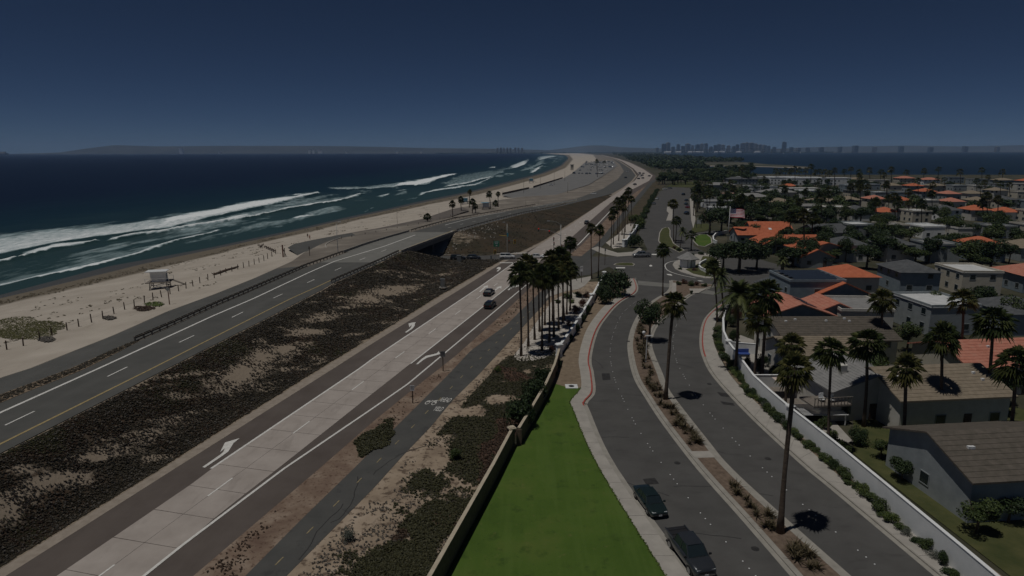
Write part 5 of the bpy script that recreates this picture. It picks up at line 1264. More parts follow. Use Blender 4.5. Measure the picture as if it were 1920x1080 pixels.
rp = np.random.RandomState(19); r_ = np.sqrt(rp.rand(1500)); a_ = rp.rand(1500) * 6.283; r_ = r_ * (.45 + 1.0 * fbm(np.cos(a_) * 2.2 + 3, np.sin(a_) * 2.2, 3, 8))
ux = np.array([.8, -.6]); vx = np.array([.6, .8]); Pz = np.array([at(*(np.array([703, 822]) + ux * 48 * r * math.cos(t) + vx * 21 * r * math.sin(t)), .01) for r, t in zip(r_, a_)])
patch = (pv < 612) & (pv > 545)
Pz = np.concatenate([Pz, Pv[patch]])
tag(tri_soup('verge_iceplant', clumps(Pz, .24, 6, .9, seed=10), K['iceplant_green']), 'brownish ice plant patches on the verge beside the bike path', 'ground cover', kind='stuff')
tag(tri_soup('verge_weeds', clumps(Pv[~patch & (dn > .53)], .17, 5, .8, seed=11), K['iceplant_red']), 'small dry weeds on the dirt verge beside the bike path', 'ground cover', kind='stuff')
# ------------------------------------------------------------------ vehicles
PAINT = {}
def paint(nm_, c, metal=.3):
    if nm_ not in PAINT: PAINT[nm_] = flat('paint_' + nm_, c, rough=.28, metal=metal, spec=.5, coat=.6)
    return PAINT[nm_]
WHEEL = {}
def wheel_meshes(r, w):
    if (r, w) not in WHEEL:
        t = MB().tube([(0, -w / 2, 0), (0, -w / 2 * .6, 0), (0, w / 2 * .6, 0), (0, w / 2, 0)], [r * .93, r, r, r * .93], 14)
        g = MB().tube([(0, -w / 2 - .012, 0), (0, w / 2 + .012, 0)], r * .62, 10)
        for k in range(5):
            a = k * 1.2566
            for s in (-1, 1): g.box((math.cos(a) * r * .35, s * (w / 2 + .016), math.sin(a) * r * .35), (r * .12, .01, r * .12))
        WHEEL[(r, w)] = (t.mesh('tyre', K['rubber'], True), g.mesh('rim', K['rim']))
    return WHEEL[(r, w)]
def loft(S, n_side=3):
    """sections: (x, half width bottom, half width belt, z bottom, z belt, half width top, z top)"""
    mb = MB(); rows = []
    for x, wb_, wm, z0, z1, wt, z2 in S:
        h = [(wb_ * .92, z0), (wb_, z0 + .12), (wm, (z0 + z1) / 2), (wm * .985, z1), (wt, z2 - (z2 - z1) * .12 if z2 > z1 else z2), (wt * .82, z2), (0, z2 + .015)]
        rows.append([(x, y, z) for y, z in h] + [(x, -y, z) for y, z in h[-2::-1]])
    G = np.array(rows); mb.grid(G)
    for e in (0, -1):
        V = G[e]; mb.add(V, [tuple(range(len(V)))])
    return mb
SPEC = {
 'sedan': dict(L=4.8, W=1.82, H=1.43, hood=1.35, trunk=.95, belt=.88, wr=.33, hoodz=.8, trz=.92),
 'suv': dict(L=4.75, W=1.88, H=1.72, hood=1.15, trunk=.12, belt=1.05, wr=.37, hoodz=1.0, trz=1.1),
 'hatch': dict(L=4.4, W=1.82, H=1.5, hood=1.1, trunk=.15, belt=.95, wr=.34, hoodz=.9, trz=.98),
 'pickup': dict(L=5.75, W=2.02, H=1.92, hood=1.5, trunk=1.72, belt=1.2, wr=.42, hoodz=1.16, trz=1.2),
}
def vehicle(kind, name, label, paint_m, P, yaw, group=None, far=False, cat='car', scale=1.0):
    s = SPEC[kind]; L, W, H = s['L'], s['W'], s['H']; hw_, b_ = W / 2, s['belt']
    root = empty(name, P, yaw); tag(root, label, cat, group); root.scale = (scale,) * 3
    x0, x1 = -L / 2, L / 2; zb_ = .22 if kind != 'pickup' else .36
    cab_f = x1 - s['hood']; cab_r = x0 + s['trunk']
    hz, tz = s['hoodz'], s['trz']
    S = [(x0, hw_ * .8, hw_ * .86, zb_ + .15, tz * .82, hw_ * .8, tz * .93), (x0 + .12, hw_ * .92, hw_ * .96, zb_, tz * .92, hw_ * .88, tz), (cab_r, hw_ * .95, hw_, zb_, b_ * .97, hw_ * .9, max(tz, b_)), (0, hw_ * .95, hw_, zb_, b_, hw_ * .9, b_ + .01),
         (cab_f, hw_ * .95, hw_, zb_, b_ * .96, hw_ * .88, max(hz, b_ * .98)), (x1 - s['hood'] * .5, hw_ * .94, hw_ * .985, zb_, hz * .93, hw_ * .84, hz), (x1 - .25, hw_ * .9, hw_ * .93, zb_, hz * .84, hw_ * .76, hz * .93), (x1 - .04, hw_ * .78, hw_ * .84, zb_ + .08, hz * .72, hw_ * .7, hz * .82), (x1, hw_ * .7, hw_ * .74, zb_ + .15, hz * .62, hw_ * .64, hz * .72)]
    body = loft(S).build('body', paint_m, root, True)
    # glasshouse
    rk = {'sedan': (.62, .55), 'suv': (.7, .25), 'hatch': (.75, .45), 'pickup': (.72, .18)}[kind]
    g0, g1 = cab_r - (.02 if kind != 'pickup' else -.05), cab_f + .12
    zt = H
    gm = MB(); V = []
    for (xx, ww, zz) in ((g0, hw_ * .88, b_ - .02), (g0 + rk[1], hw_ * .7, zt - .03), (g1 - rk[0], hw_ * .7, zt - .03), (g1, hw_ * .86, b_ - .06)):
        V += [(xx, ww, zz), (xx, -ww, zz)]
    gm.add(V, [(0, 1, 3, 2), (2, 3, 5, 4), (4, 5, 7, 6), (0, 2, 4, 6), (1, 7, 5, 3)])
    glass = gm.build('windows', K['glass'], root)
    rf = MB(); a0, a1 = g0 + rk[1] - .06, g1 - rk[0] + .05
    G = np.array([[(x, y * hw_ * .715, zt - .03 + (.035 if abs(y) < .9 else 0) - .02 * abs((x - (a0 + a1) / 2) / (a1 - a0) * 2) ** 2) for y in (-1, -.6, 0, .6, 1)] for x in np.linspace(a0, a1, 5)])
    rf.grid(G); rf.grid(G - np.array([0, 0, .05])); rf.build('roof', paint_m, root, True)
    if not far:
        for sd in (-1, 1):
            p = MB()
            p.bar((g0, sd * hw_ * .885, b_), (g0 + rk[1], sd * hw_ * .705, zt - .03), .09, .05); p.bar((g1, sd * hw_ * .87, b_ - .04), (g1 - rk[0], sd * hw_ * .705, zt - .03), .07, .05)
            xm = (g0 + g1) / 2 - .1; p.bar((xm, sd * hw_ * .89, b_), (xm, sd * hw_ * .708, zt - .03), .08, .04)
            p.build('pillar', paint_m, root)
            MB().box((x1 - .16, sd * hw_ * .6, hz * .78), (.22, hw_ * .34, .13)).build('headlight', K['lamp_lens'], root)
            MB().box((x0 + .05, sd * hw_ * .68, tz * .8), (.14, hw_ * .26, .16)).build('taillight', K['tail_red'], root)
            MB().box((g1 - .18, sd * (hw_ + .1), b_ + .06), (.12, .2, .14)).bar((g1 - .18, sd * hw_ * .9, b_), (g1 - .18, sd * (hw_ + .05), b_ + .03), .04, .04).build('mirror', K['black'] if kind == 'pickup' else paint_m, root)
        MB().box((x1 - .015, 0, hz * .6), (.05, hw_ * (.9 if kind != 'pickup' else 1.1), .2 if kind != 'pickup' else .34)).build('grille', K['black'], root)
        MB().box((x1 + .0, 0, zb_ + .2), (.12, W * .72, .13)).build('front_bumper', K['black'] if kind != 'pickup' else K['chrome'], root)
        MB().box((x0 + .0, 0, zb_ + .25), (.12, W * .74, .15)).build('rear_bumper', K['black'], root)
        MB().box((x1 + .07, 0, zb_ + .22), (.012, .32, .16)).build('number_plate', K['white_paint'], root)
        for sd in (-1, 1): 
            MB().box(((g0 + g1) / 2, sd * (hw_ + .004), b_ - .16), (.16, .03, .04)).build('door_handle', K['chrome'], root)
        w = MB().bar((g1 + .02, -hw_ * .5, b_ - .01), (g1 - .05, hw_ * .1, b_ + .06), .02, .02).bar((g1 + .02, hw_ * .1, b_ - .01), (g1 - .05, hw_ * .6, b_ + .06), .02, .02); w.build('wiper', K['black'], root)
    if kind == 'pickup':
        MB().box(((x0 + cab_r) / 2 + .03, 0, b_ + .02), (s['trunk'] - .2, W * .8, .05)).box(((x0 + cab_r) / 2 - .3, 0, b_ + .06), (.05, W * .78, .03)).box(((x0 + cab_r) / 2 + .3, 0, b_ + .06), (.05, W * .78, .03)).build('bed_cover', K['black'], root)
        for sd in (-1, 1): MB().box(((x0 + cab_r) / 2, sd * hw_ * .88, b_ + .03), (s['trunk'] - .1, .12, .1)).build('bed_rail', paint_m, root)
    r = s['wr']; tm, rm_ = wheel_meshes(r, .24)
    for wx in (x1 - .92 if kind != 'pickup' else x1 - 1.0, x0 + (.95 if kind != 'pickup' else 1.25)):
        for sd in (-1, 1):
            t = mobj('wheel', tm, root, (wx, sd * (hw_ - .11), r)); 
            if not far: mobj('rim', rm_, t)
            if not far:
                a = MB(); a.tube([(wx, sd * (hw_ - .2), r), (wx, sd * (hw_ - .015), r)], r * 1.16, 14); a.build('wheel_arch', K['black'], root)
    return root
def px_yaw(a, b_, z=0):
    A, B = at(a[0], a[1], z), at(b_[0], b_[1], z); return math.atan2(B[1] - A[1], B[0] - A[0])
dk = paint('black', (.012, .013, .015)); grn = paint('dark_green', (.02, .035, .035)); gry = paint('dark_grey', (.045, .05, .058)); wht = paint('white', (.7, .71, .71), 0); slv = paint('silver', (.42, .43, .43), .6); red = paint('red', (.3, .04, .05)); blu = paint('blue', (.03, .05, .1))
ky = px_yaw((1124, 880), (1247, 1080))
vehicle('sedan', 'parked_sedan', 'dark green sedan parked at the kerb behind the grey pickup', grn, at(1218, 948), ky + .03)
vehicle('pickup', 'parked_pickup', 'dark grey crew cab pickup parked at the kerb, nearest the camera', gry, at(1292, 1048), ky + .035, cat='pickup')
hyaw = math.atan2(60, CONM.X(160) - CONM.X(100)) 
vehicle('sedan', 'sedan', 'black sedan on the concrete lane, the farther of two driving away', dk, at(917, 552.5), hyaw)
vehicle('hatch', 'hatchback', 'black car crossing into the turn lane, the nearer of two driving away', dk, at(919, 576), hyaw)
vehicle('suv', 'dark_car', 'lone dark car on the lower highway beyond the signals', dk, at(1100, 420), math.atan2(60, CONM.X(330) - CONM.X(270)))
vehicle('suv', 'dark_suv', 'black car partly behind the signal cabinet, nearest the underpass', dk, at(859, 487.5), 0.0, 'cars waiting at the signals')
vehicle('hatch', 'dark_hatchback', 'dark car waiting on the side street behind the white car', gry, at(888, 486), 0.0, 'cars waiting at the signals')
vehicle('suv', 'white_suv', 'white sport utility car entering the intersection', wht, at(951, 484.5), -.02)
vehicle('sedan', 'white_sedan', 'white car half hidden by the palm crowns at the crossing', wht, at(1006, 484), -.02)
vehicle('pickup', 'white_pickup', 'silver white pickup turning in front of the gate', slv, at(1203, 482), math.pi + .12, cat='pickup')
for k, (x, y, kd, pm, lab, yw) in enumerate([
  (1287, 402, 'suv', dk, 'dark car parked on the right side of the north street, nearest', 1.6), (1286.5, 384, 'sedan', grn, 'dark green car parked third in the north street', 1.6), (1289, 390, 'hatch', red, 'red car parked at the kerb of the north street', 1.6), (1281, 366, 'suv', dk, 'dark car driving away up the north street', 1.6),
  (1287, 377, 'sedan', gry, 'grey car parked farthest up the north street', 1.6), (1232, 374, 'sedan', wht, 'white car parked at the left kerb of the north street', 1.2), (1226, 383, 'sedan', slv, 'silver car parked behind the white one on the north street', 1.2), (1247, 356, 'suv', wht, 'white van parked at the end of the north street', .4), (1256, 354, 'suv', slv, 'silver van parked beside the white van', .4)]):
    vehicle(kd, 'street_car', lab, pm, at(x, y), yw, 'cars on the north street', far=True)
for k, (x, y, pm) in enumerate([(1190, 347, dk), (1197, 336, dk), (1205, 335, gry), (1204, 329.5, dk), (1199, 325, dk), (1206, 326, gry), (1201, 331.5, wht), (1199.5, 327.5, slv), (1217, 331, dk), (1173, 334, dk), (1176, 322, wht)]):
    Pp = at(x, y, .6); vehicle('suv', 'highway_car', 'small car on the far highway bend, {} counted from the nearest'.format(ordw(k + 1)), pm, Pp, 1.9, 'cars on the far highway bend', far=True)
vehicle('sedan', 'highway_car', 'lone white car on the upper road beyond the bridge', wht, at(1113, 364, .9), 2.5, far=True)
vehicle('hatch', 'lot_car', 'lone white car in the empty part of the beach lot', wht, at(1033, 347.5, 1.2), .3, 'cars in the beach parking lot', far=True)
rs = np.random.RandomState(3); items = []
for k in range(120):
    row = k % 6; yv = [303.5, 306, 309.5, 314, 319.5, 326][row] + rs.uniform(-.5, .5)
    xa, xb = np.interp(yv, [303, 312, 327], [1100, 1090, 1074]), np.interp(yv, [303, 312, 327], [1150, 1156, 1132])
    x = rs.uniform(xa, xb)
    if yv > 318 and rs.rand() < .4: continue
    items.append((vehicle(['sedan', 'suv', 'hatch'][rs.randint(3)], 'lot_car', 'x', [dk, gry, wht, slv, blu, wht][rs.randint(6)], at(x, yv, 1.2), 1.2, far=True, scale=1.55 if rs.rand() < .4 else 1.0), x))
label_set(items, 'parked car in the crowded beach lot, {} from the left', 'car', 'cars in the beach parking lot')
# ------------------------------------------------------------------ buildings
def win(root, c, w, h, axis, frame=None, d=.06):
    frame = frame or K['wall_grey']
    if random.random() < .25: return
    """window: glass pane set in a frame, on the face whose outward normal is axis ('x-','x+','y-','y+')"""
    nx = {'x-': (-1, 0), 'x+': (1, 0), 'y-': (0, -1), 'y+': (0, 1)}[axis]; c = np.array(c, float)
    sz = (d, w, h) if nx[0] else (w, d, h); n3 = np.array([nx[0], nx[1], 0])
    f = MB(); t = .09
    tv = np.array([0, 1, 0]) if nx[0] else np.array([1, 0, 0])
    for s in (-1, 1):
        f.box(c + n3 * .03 + tv * s * (w / 2), (d, t, h + t) if nx[0] else (t, d, h + t)); f.box(c + n3 * .03 + np.array([0, 0, s * h / 2]), (d, w, t) if nx[0] else (w, d, t))
    fo = f.build('window', frame, root)
    MB().box(c + n3 * .012, sz).build('pane', K['glass'], fo)
def gable(mb, x0, x1, y0, y1, ze, zr, axis='x', over=.5, th=.18, courses=0):
    """pitched roof; ridge along axis"""
    if axis == 'x':
        ym = (y0 + y1) / 2; k = (zr - ze) / (ym - y0)
        prof = [((y0 - over), ze - over * k), (ym, zr), ((y1 + over), ze - over * k)]; mk = lambda u, a: (u, a[0], a[1])
        u0, u1 = x0 - over, x1 + over
    else:
        xm = (x0 + x1) / 2; k = (zr - ze) / (xm - x0)
        prof = [((x0 - over), ze - over * k), (xm, zr), ((x1 + over), ze - over * k)]; mk = lambda u, a: (a[0], u, a[1])
        u0, u1 = y0 - over, y1 + over
    for i in (0, 1):
        a, b_ = prof[i], prof[i + 1]
        n = max(1, courses)
        for c in range(n):
            t0, t1 = c / n, (c + 1) / n
            p = [(a[0] + (b_[0] - a[0]) * t, a[1] + (b_[1] - a[1]) * t) for t in (t0, t1)]
            st = .035 if courses else 0
            e0 = st if i == 0 else 0; e1 = 0 if i == 0 else st
            V = [mk(u0, (p[0][0], p[0][1] + e0)), mk(u1, (p[0][0], p[0][1] + e0)), mk(u1, (p[1][0], p[1][1] + e1)), mk(u0, (p[1][0], p[1][1] + e1))]
            W_ = [(v[0], v[1], v[2] - th) for v in V]
            mb.add(V + W_, [(0, 1, 2, 3), (7, 6, 5, 4), (0, 4, 5, 1), (1, 5, 6, 2), (2, 6, 7, 3), (3, 7, 4, 0)])
    return mb
def gable_wall(mb, x0, x1, y0, y1, ze, zr, axis='x'):
    mb.box(((x0 + x1) / 2, (y0 + y1) / 2, ze / 2), (x1 - x0, y1 - y0, ze))
    if axis == 'x':
        for x, s in ((x0, 1), (x1, -1)): mb.add([(x, y0, ze), (x, y1, ze), (x, (y0 + y1) / 2, zr - .08)], [(0, 1, 2)])
    else:
        for y in (y0, y1): mb.add([(x0, y, ze), (x1, y, ze), ((x0 + x1) / 2, y, zr - .08)], [(0, 1, 2)])
def house(label, P, w, d, ze, zr, wallm, roofm, rz=0, axis='x', roof='gable', chimney=None, solar=None, windows=True, courses=0, name='house', extra=None, door=True, skylight=None, vents=0):
    root = empty(name, P, rz); tag(root, label, 'house')
    x0, x1, y0, y1 = -w / 2, w / 2, -d / 2, d / 2
    mb = MB()
    if roof == 'flat':
        mb.box((0, 0, ze / 2), (w, d, ze)); mb.build('wall', wallm, root)
        r = MB().box((0, 0, ze + .06), (w + .3, d + .3, .12)); rf = r.build('roof', roofm, root)
        pw = MB()
        for s in (-1, 1): pw.box((s * w / 2, 0, ze + .3), (.2, d + .3, .5)).box((0, s * d / 2, ze + .302), (w - .2, .2, .5))
        pw.build('parapet', wallm, rf)
    elif roof == 'hip':
        mb.box((0, 0, ze / 2), (w, d, ze)); mb.build('wall', wallm, root)
        o = .5; hh = zr; e = min(w, d) / 2
        r = MB().add([(x0 - o, y0 - o, ze - .1), (x1 + o, y0 - o, ze - .1), (x1 + o, y1 + o, ze - .1), (x0 - o, y1 + o, ze - .1)] + ([(x0 + e, 0, hh), (x1 - e, 0, hh)] if w > d + .1 else [(0, y0 + e, hh), (0, y1 - e, hh)]),
                     [(0, 1, 5, 4), (1, 2, 5), (2, 3, 4, 5), (3, 0, 4), (3, 2, 1, 0)] if w > d + .1 else [(0, 1, 4), (1, 2, 5, 4), (2, 3, 5), (3, 0, 4, 5), (3, 2, 1, 0)])
        rf = r.build('roof', roofm, root)
    else:
        gable_wall(mb, x0, x1, y0, y1, ze, zr, axis); mb.build('wall', wallm, root)
        rf = gable(MB(), x0, x1, y0, y1, ze, zr, axis, courses=courses).build('roof', roofm, root)
    if chimney: 
        cx, cy, ch = chimney; c = MB().box((cx, cy, ze + ch / 2), (.9, .7, ch)).box((cx, cy, ze + ch + .05), (1.05, .85, .12)); c.build('chimney', wallm, rf)
    slope = (zr - ze) / (d / 2 if axis == 'x' else w / 2) if roof == 'gable' else 0
    def on_roof(cx, cy): return (zr - abs(cy if axis == 'x' else cx) * slope) if roof == 'gable' else ze + .14
    def tilt(cx, cy):
        a = math.atan(slope)
        if axis == 'x': return Matrix.Rotation(a if cy < 0 else -a, 4, 'X')
        return Matrix.Rotation(-a if cx < 0 else a, 4, 'Y')
    for (cx, cy, pw_, pd) in (solar or []):
        MB().box((cx, cy, on_roof(cx, cy) + .14), (pw_, pd, .06), M=tilt(cx, cy)).build('solar_panel', K['solar'], rf)
    for (cx, cy) in (skylight or []):
        MB().box((cx, cy, on_roof(cx, cy) + .12), (1.0, 1.2, .16), M=tilt(cx, cy)).build('skylight', K['white_paint'], rf)
    for k in range(vents):
        cx, cy = random.uniform(x0 * .8, x1 * .8), random.uniform(y0 * .8, -.5)
        MB().box((cx, cy, on_roof(cx, cy) + .12), (.35, .3, .25)).build('roof_vent', K['white_paint'], rf)
    if windows:
        nst = 2 if ze > 4.6 else 1
        for st in range(nst):
            z = 1.5 + st * 2.7
            nx = max(1, int(w / 3.2))
            for k in range(nx):
                cx = x0 + w * (k + .5) / nx
                if door and st == 0 and k == nx // 2:
                    dd = MB().box((cx, y0 - .03, 1.05), (1.0, .08, 2.1)).build('door', K['wood_dark'], root); MB().box((cx + .38, y0 - .09, 1.0), (.05, .06, .12)).build('handle', K['chrome'], dd); continue
                win(root, (cx, y0, z), 1.3, 1.2, 'y-')
            ny = max(1, int(d / 3.6))
            for k in range(ny): win(root, (x0, y0 + d * (k + .5) / ny, z), 1.2, 1.2, 'x-')
    if extra: extra(root, rf)
    return root
def hpx(x, y, z=0): return at(x, y, z)
def by_roof(x, y, zr_):
    """foot of a house whose roof top shows at pixel x, y"""
    p = at(x, y, zr_); return np.array([p[0], p[1], 0])
# right-hand houses next to the garden wall
c = by_roof(1545, 592, 7.0)
house('big house with brown shingled roof and pale roof vents behind the garden wall', c, 17, 12.5, 5.0, 6.9, K['stucco'], K['roof_brown'], 0, 'x', courses=14, vents=5, skylight=None)
c = by_roof(1540, 632, 5.4)
house('lower tan-roofed wing with grey gable facing the street', c, 13.5, 7.5, 4.0, 5.6, K['stucco'], K['roof_tan'], 0, 'x', courses=10)
c = by_roof(1600, 690, 5.2)
def balcony(root, rf):
    b_ = MB().box((-6.3, -4.2, 2.6), (5, 3.2, .2)).build('balcony', K['wood_grey'], root)
    r = MB()
    for k in range(12): r.box((-8.7 + k * .43, -5.75, 3.15), (.07, .07, 1.0))
    r.box((-6.3, -5.75, 3.68), (5, .1, .08)); r.build('railing', K['wood_grey'], b_)
    for x, y in ((-6.9, -4.4), (-5.8, -4.7)):
        ch = MB().box((x, y, 3.0), (.6, .6, .1)).box((x, y + .3, 3.35), (.6, .08, .7)).box((x - .28, y, 3.15), (.06, .6, .06)).box((x + .28, y, 3.15), (.06, .6, .06)); ch.build('balcony_seat', K['white_paint'], b_)
house('grey shingled house with a timber balcony at the right edge', c, 11, 9, 4.2, 6.0, K['stucco'], K['roof_grey'], .12, 'y', courses=14, extra=balcony, chimney=(-2.6, -1.5, 2.0))
c = by_roof(1480, 563, 5.6)
house('salmon tiled gable house with two solar panels', c, 12.5, 10, 4.0, 6.2, K['wall_blue'], K['roof_salmon'], 0, 'y', solar=[(2.6, -2.0, 2.2, 3.0), (2.6, 1.6, 2.0, 2.4)], courses=9)
c = by_roof(1552, 562, 5.0)
house('salmon tiled low wing right of the gable house', c, 9, 8, 3.6, 5.4, K['wall_blue'], K['roof_salmon'], 0, 'y', courses=8)
c = by_roof(1512, 518, 6.4)
def solar_rows(root, rf):
    for k in range(4): MB().box((0, -3.6 + k * 2.3, 6.8), (9.0, 1.7, .08), M=Matrix.Rotation(.22, 4, 'X')).build('solar_panel', K['solar'], rf)
house('blue-grey flat-roofed house topped by rows of solar panels', c, 11.5, 11, 6.2, 6.2, K['wall_blue'], K['roof_dark'], 0, roof='flat', extra=solar_rows)
c = by_roof(1560, 525, 5.8)
house('orange tiled house right of the solar-topped house', c, 10, 11, 4.2, 6.4, K['wall_blue'], K['roof_orange'], 0, 'y', courses=9)
c = by_roof(1452, 528, 3.6)
house('small dark-roofed annex left of the solar-topped house', c, 5.5, 7, 3.0, 4.0, K['wall_blue'], K['roof_dark'], 0, 'y')
# orange roofs around the flagpole
for x, y, zr_, w, d, ze, lb, ax, sol in (
  (1428, 427, 5.2, 20, 9, 3.4, 'long orange tiled house behind the flagpole', 'x', None),
  (1448, 442, 5.0, 10, 12, 3.2, 'orange tiled wing projecting towards the court', 'y', None),
  (1440, 417, 6.0, 15, 8, 4.0, 'dusky orange tiled upper roof behind the long house', 'x', None),
  (1497, 442, 5.2, 11, 9, 3.4, 'orange tiled middle house between the palms', 'x', None),
  (1535, 452, 5.6, 16, 12, 3.8, 'orange tiled house with a dark solar array', 'y', [(-3.6, 0, 4.6, 4.4)]),
  (1522, 466, 5.0, 9, 8, 3.4, 'small orange gable in front of the solar array house', 'y', None)):
    house(lb, by_roof(x, y, zr_), w, d, ze, zr_ + .4, K['wall_grey'], K['roof_orange'], 0, ax, solar=sol, courses=8, skylight=[(2.5, -1.6)] if lb.startswith('long') else None, chimney=(-w * .3, 1.2, 2.4) if 'upper' in lb else None)
house('dark slate-roofed house right of the tall palms', by_roof(1545, 422, 6.5), 13, 11, 4.6, 7.0, K['wall_grey'], K['roof_dark'], .2, 'x')
# pale houses farther up, and the rows towards the bay
far_h = [
 (1355, 361, 4, 20, 9, 3.6, 'flat', 'stucco', 'roof_salmon', 'pale house with a terracotta band at the roof edge'),
 (1353, 374, 4, 22, 10, 3.6, 'flat', 'white_wall', 'roof_grey', 'white flat house below the terracotta banded one'),
 (1352, 344, 5, 22, 10, 4.6, 'hip', 'wall_grey', 'roof_grey', 'grey hip-roofed house at the end of the street'),
 (1352, 386, 3.4, 14, 7, 3.0, 'flat', 'white_wall', 'roof_white', 'small white flat house in front of the trees'),
 (1512, 383, 5, 24, 14, 4.8, 'flat', 'stucco', 'roof_grey', 'wide grey flat-roofed house left of the chimney house'),
 (1538, 392, 5, 18, 12, 4.8, 'flat', 'stucco', 'roof_white', 'white-edged flat roof above a terracotta wall'),
 (1562, 388, 6, 12, 10, 6.5, 'flat', 'wall_cream', 'roof_white', 'tall cream house with dark windows at the picture edge'),
 (1478, 392, 4, 20, 9, 3.8, 'flat', 'stucco', 'roof_grey', 'pale flat house between dark trees'),
 (1500, 352, 5, 26, 12, 5, 'flat', 'stucco', 'roof_white', 'white flat-roofed house below the orange roof'),
 (1478, 345, 5, 12, 8, 4, 'hip', 'wall_cream', 'roof_orange', 'small bright orange roof among the far palms'),
 (1530, 356, 5, 26, 12, 5, 'flat', 'white_wall', 'roof_white', 'white boxy house right of the bright orange roof'),
 (1455, 357, 5, 24, 12, 4.6, 'hip', 'stucco', 'roof_grey', 'grey-roofed house left of the bright orange roof'),
 (1545, 372, 6, 16, 12, 5.5, 'hip', 'wall_cream', 'roof_tan', 'cream house with tan roof behind the wide flat one'),
 (1405, 365, 5, 22, 12, 4.6, 'hip', 'stucco', 'roof_grey', 'pale hip-roofed house behind the dark tree mass'),
 (1425, 347, 5, 24, 12, 4.6, 'flat', 'white_wall', 'roof_grey', 'white house half hidden by palms'),
 (1448, 374, 5, 20, 12, 4.6, 'hip', 'wall_cream', 'roof_tan', 'tan-roofed house in the middle of the tree mass'),
 (1440, 330, 7, 60, 14, 6.5, 'flat', 'white_wall', 'roof_white', 'long white waterfront house, leftmost on the bay'),
 (1488, 331, 7, 50, 14, 6.5, 'flat', 'white_wall', 'roof_white', 'white waterfront house, second along the bay'),
 (1535, 332, 7, 56, 14, 6.5, 'flat', 'white_wall', 'roof_white', 'white waterfront house, third along the bay'),
 (1400, 333, 6, 40, 12, 5.5, 'hip', 'wall_grey', 'roof_dark', 'dark-roofed waterfront house beside the inlet'),
]
rs = np.random.RandomState(77)
cols3 = ['roof_orange', 'roof_grey', 'roof_white', 'roof_salmon', 'roof_tan', 'roof_white', 'roof_dark']
walls3 = ['stucco', 'white_wall', 'wall_cream', 'wall_grey', 'wall_blue']
k = 0
for yrow, hx in ((334, 46), (345, 40), (357, 44), (372, 48), (392, 56), (418, 66), (452, 84), (500, 112), (560, 150)):
    x = 1595 + rs.uniform(-10, 10)
    while x < 1960:
        c_ = cols3[rs.randint(7)]; B = at(x, yrow, 5); f = B[1] / 1200
        k += 1
        far_h.append((x, yrow + rs.uniform(-2, 2), 5, hx * f * .62, 11, 4.2 if rs.rand() < .5 else 5.2, 'flat' if c_ in ('roof_white', 'roof_grey') else 'hip', walls3[rs.randint(5)], c_, 'house beyond the right edge, {} counted by row from the bay'.format(ordw(k))))
        x += hx
for x, y, zr_, w, d, ze, rt, wm, rm, lb in far_h:
    house(lb, by_roof(x, y, zr_ + .5), w, d, ze, ze + 1.9, K[wm], K[rm], rs.uniform(-.08, .08), roof=rt, courses=0, windows=True, door=False)
# gatehouse
g = at(1289, 501); gh = empty('gatehouse', g); tag(gh, 'small white hexagonal gatehouse with grey pyramid roof', 'gatehouse')
hexa = lambda r, z: [(r * math.cos(a), r * math.sin(a), z) for a in np.linspace(math.pi / 6, math.pi / 6 + 2 * math.pi, 7)[:-1]]
MB().prism([p[:2] for p in hexa(2.25, 0)], 0, 2.75).build('wall', K['white_wall'], gh)
rf = MB(); e = hexa(3.3, 2.65); e2 = hexa(3.3, 2.45); m1 = hexa(1.5, 3.7); m2 = hexa(.3, 4.5)
rf.add(e + m1 + m2, [(i, (i + 1) % 6, 6 + (i + 1) % 6, 6 + i) for i in range(6)] + [(6 + i, 6 + (i + 1) % 6, 12 + (i + 1) % 6, 12 + i) for i in range(6)] + [tuple(range(12, 18))])
rf.add(e2, [(5, 4, 3, 2, 1, 0)]); rf.add(e + e2, [(i, 6 + i, 6 + (i + 1) % 6, (i + 1) % 6) for i in range(6)], 0)
rfo = rf.build('roof', K['roof_grey'], gh); MB().tube([(0, 0, 4.45), (0, 0, 4.9)], [.12, .03], 6).build('finial', K['black'], rfo)
for a in (-90, -150, -30):
    q = R(a); n3 = np.array([math.cos(q), math.sin(q), 0])
    w_, h_, z_ = (1.1, 2.1, 1.15) if a == -90 else (.8, 1.1, 1.7)
    o = MB().box((0, 0, 0), (w_, .08, h_)).build('door' if a == -90 else 'window', K['glass'], gh, loc=tuple(n3 * 1.97 + np.array([0, 0, z_])), rz=q + math.pi / 2)
    MB().box((0, .02, h_ / 2 + .05), (w_ + .2, .12, .1)).build('lintel', K['black'], o)
# tower on the beach and far blocks are further down
# ------------------------------------------------------------------ beach and street furniture
def beach_z(X, Y):
    a, b_ = WRACK.X(Y), BROAD.X(Y); t = np.clip((X - a) / max(b_ - a, .1), 0, 1)
    return WRACK.Z(Y) * (1 - t) + (BROAD.Z(Y) - .03) * t
def on_beach(x, y):
    z = 2.0
    for _ in range(12):
        p = at(x, y, z); z = .5 * z + .5 * beach_z(p[0], p[1])
    return at(x, y, z)
def unitless(x, y, z, hpx_): return at_d(x, y - hpx_, at(x, y, z)[1])[2] - z
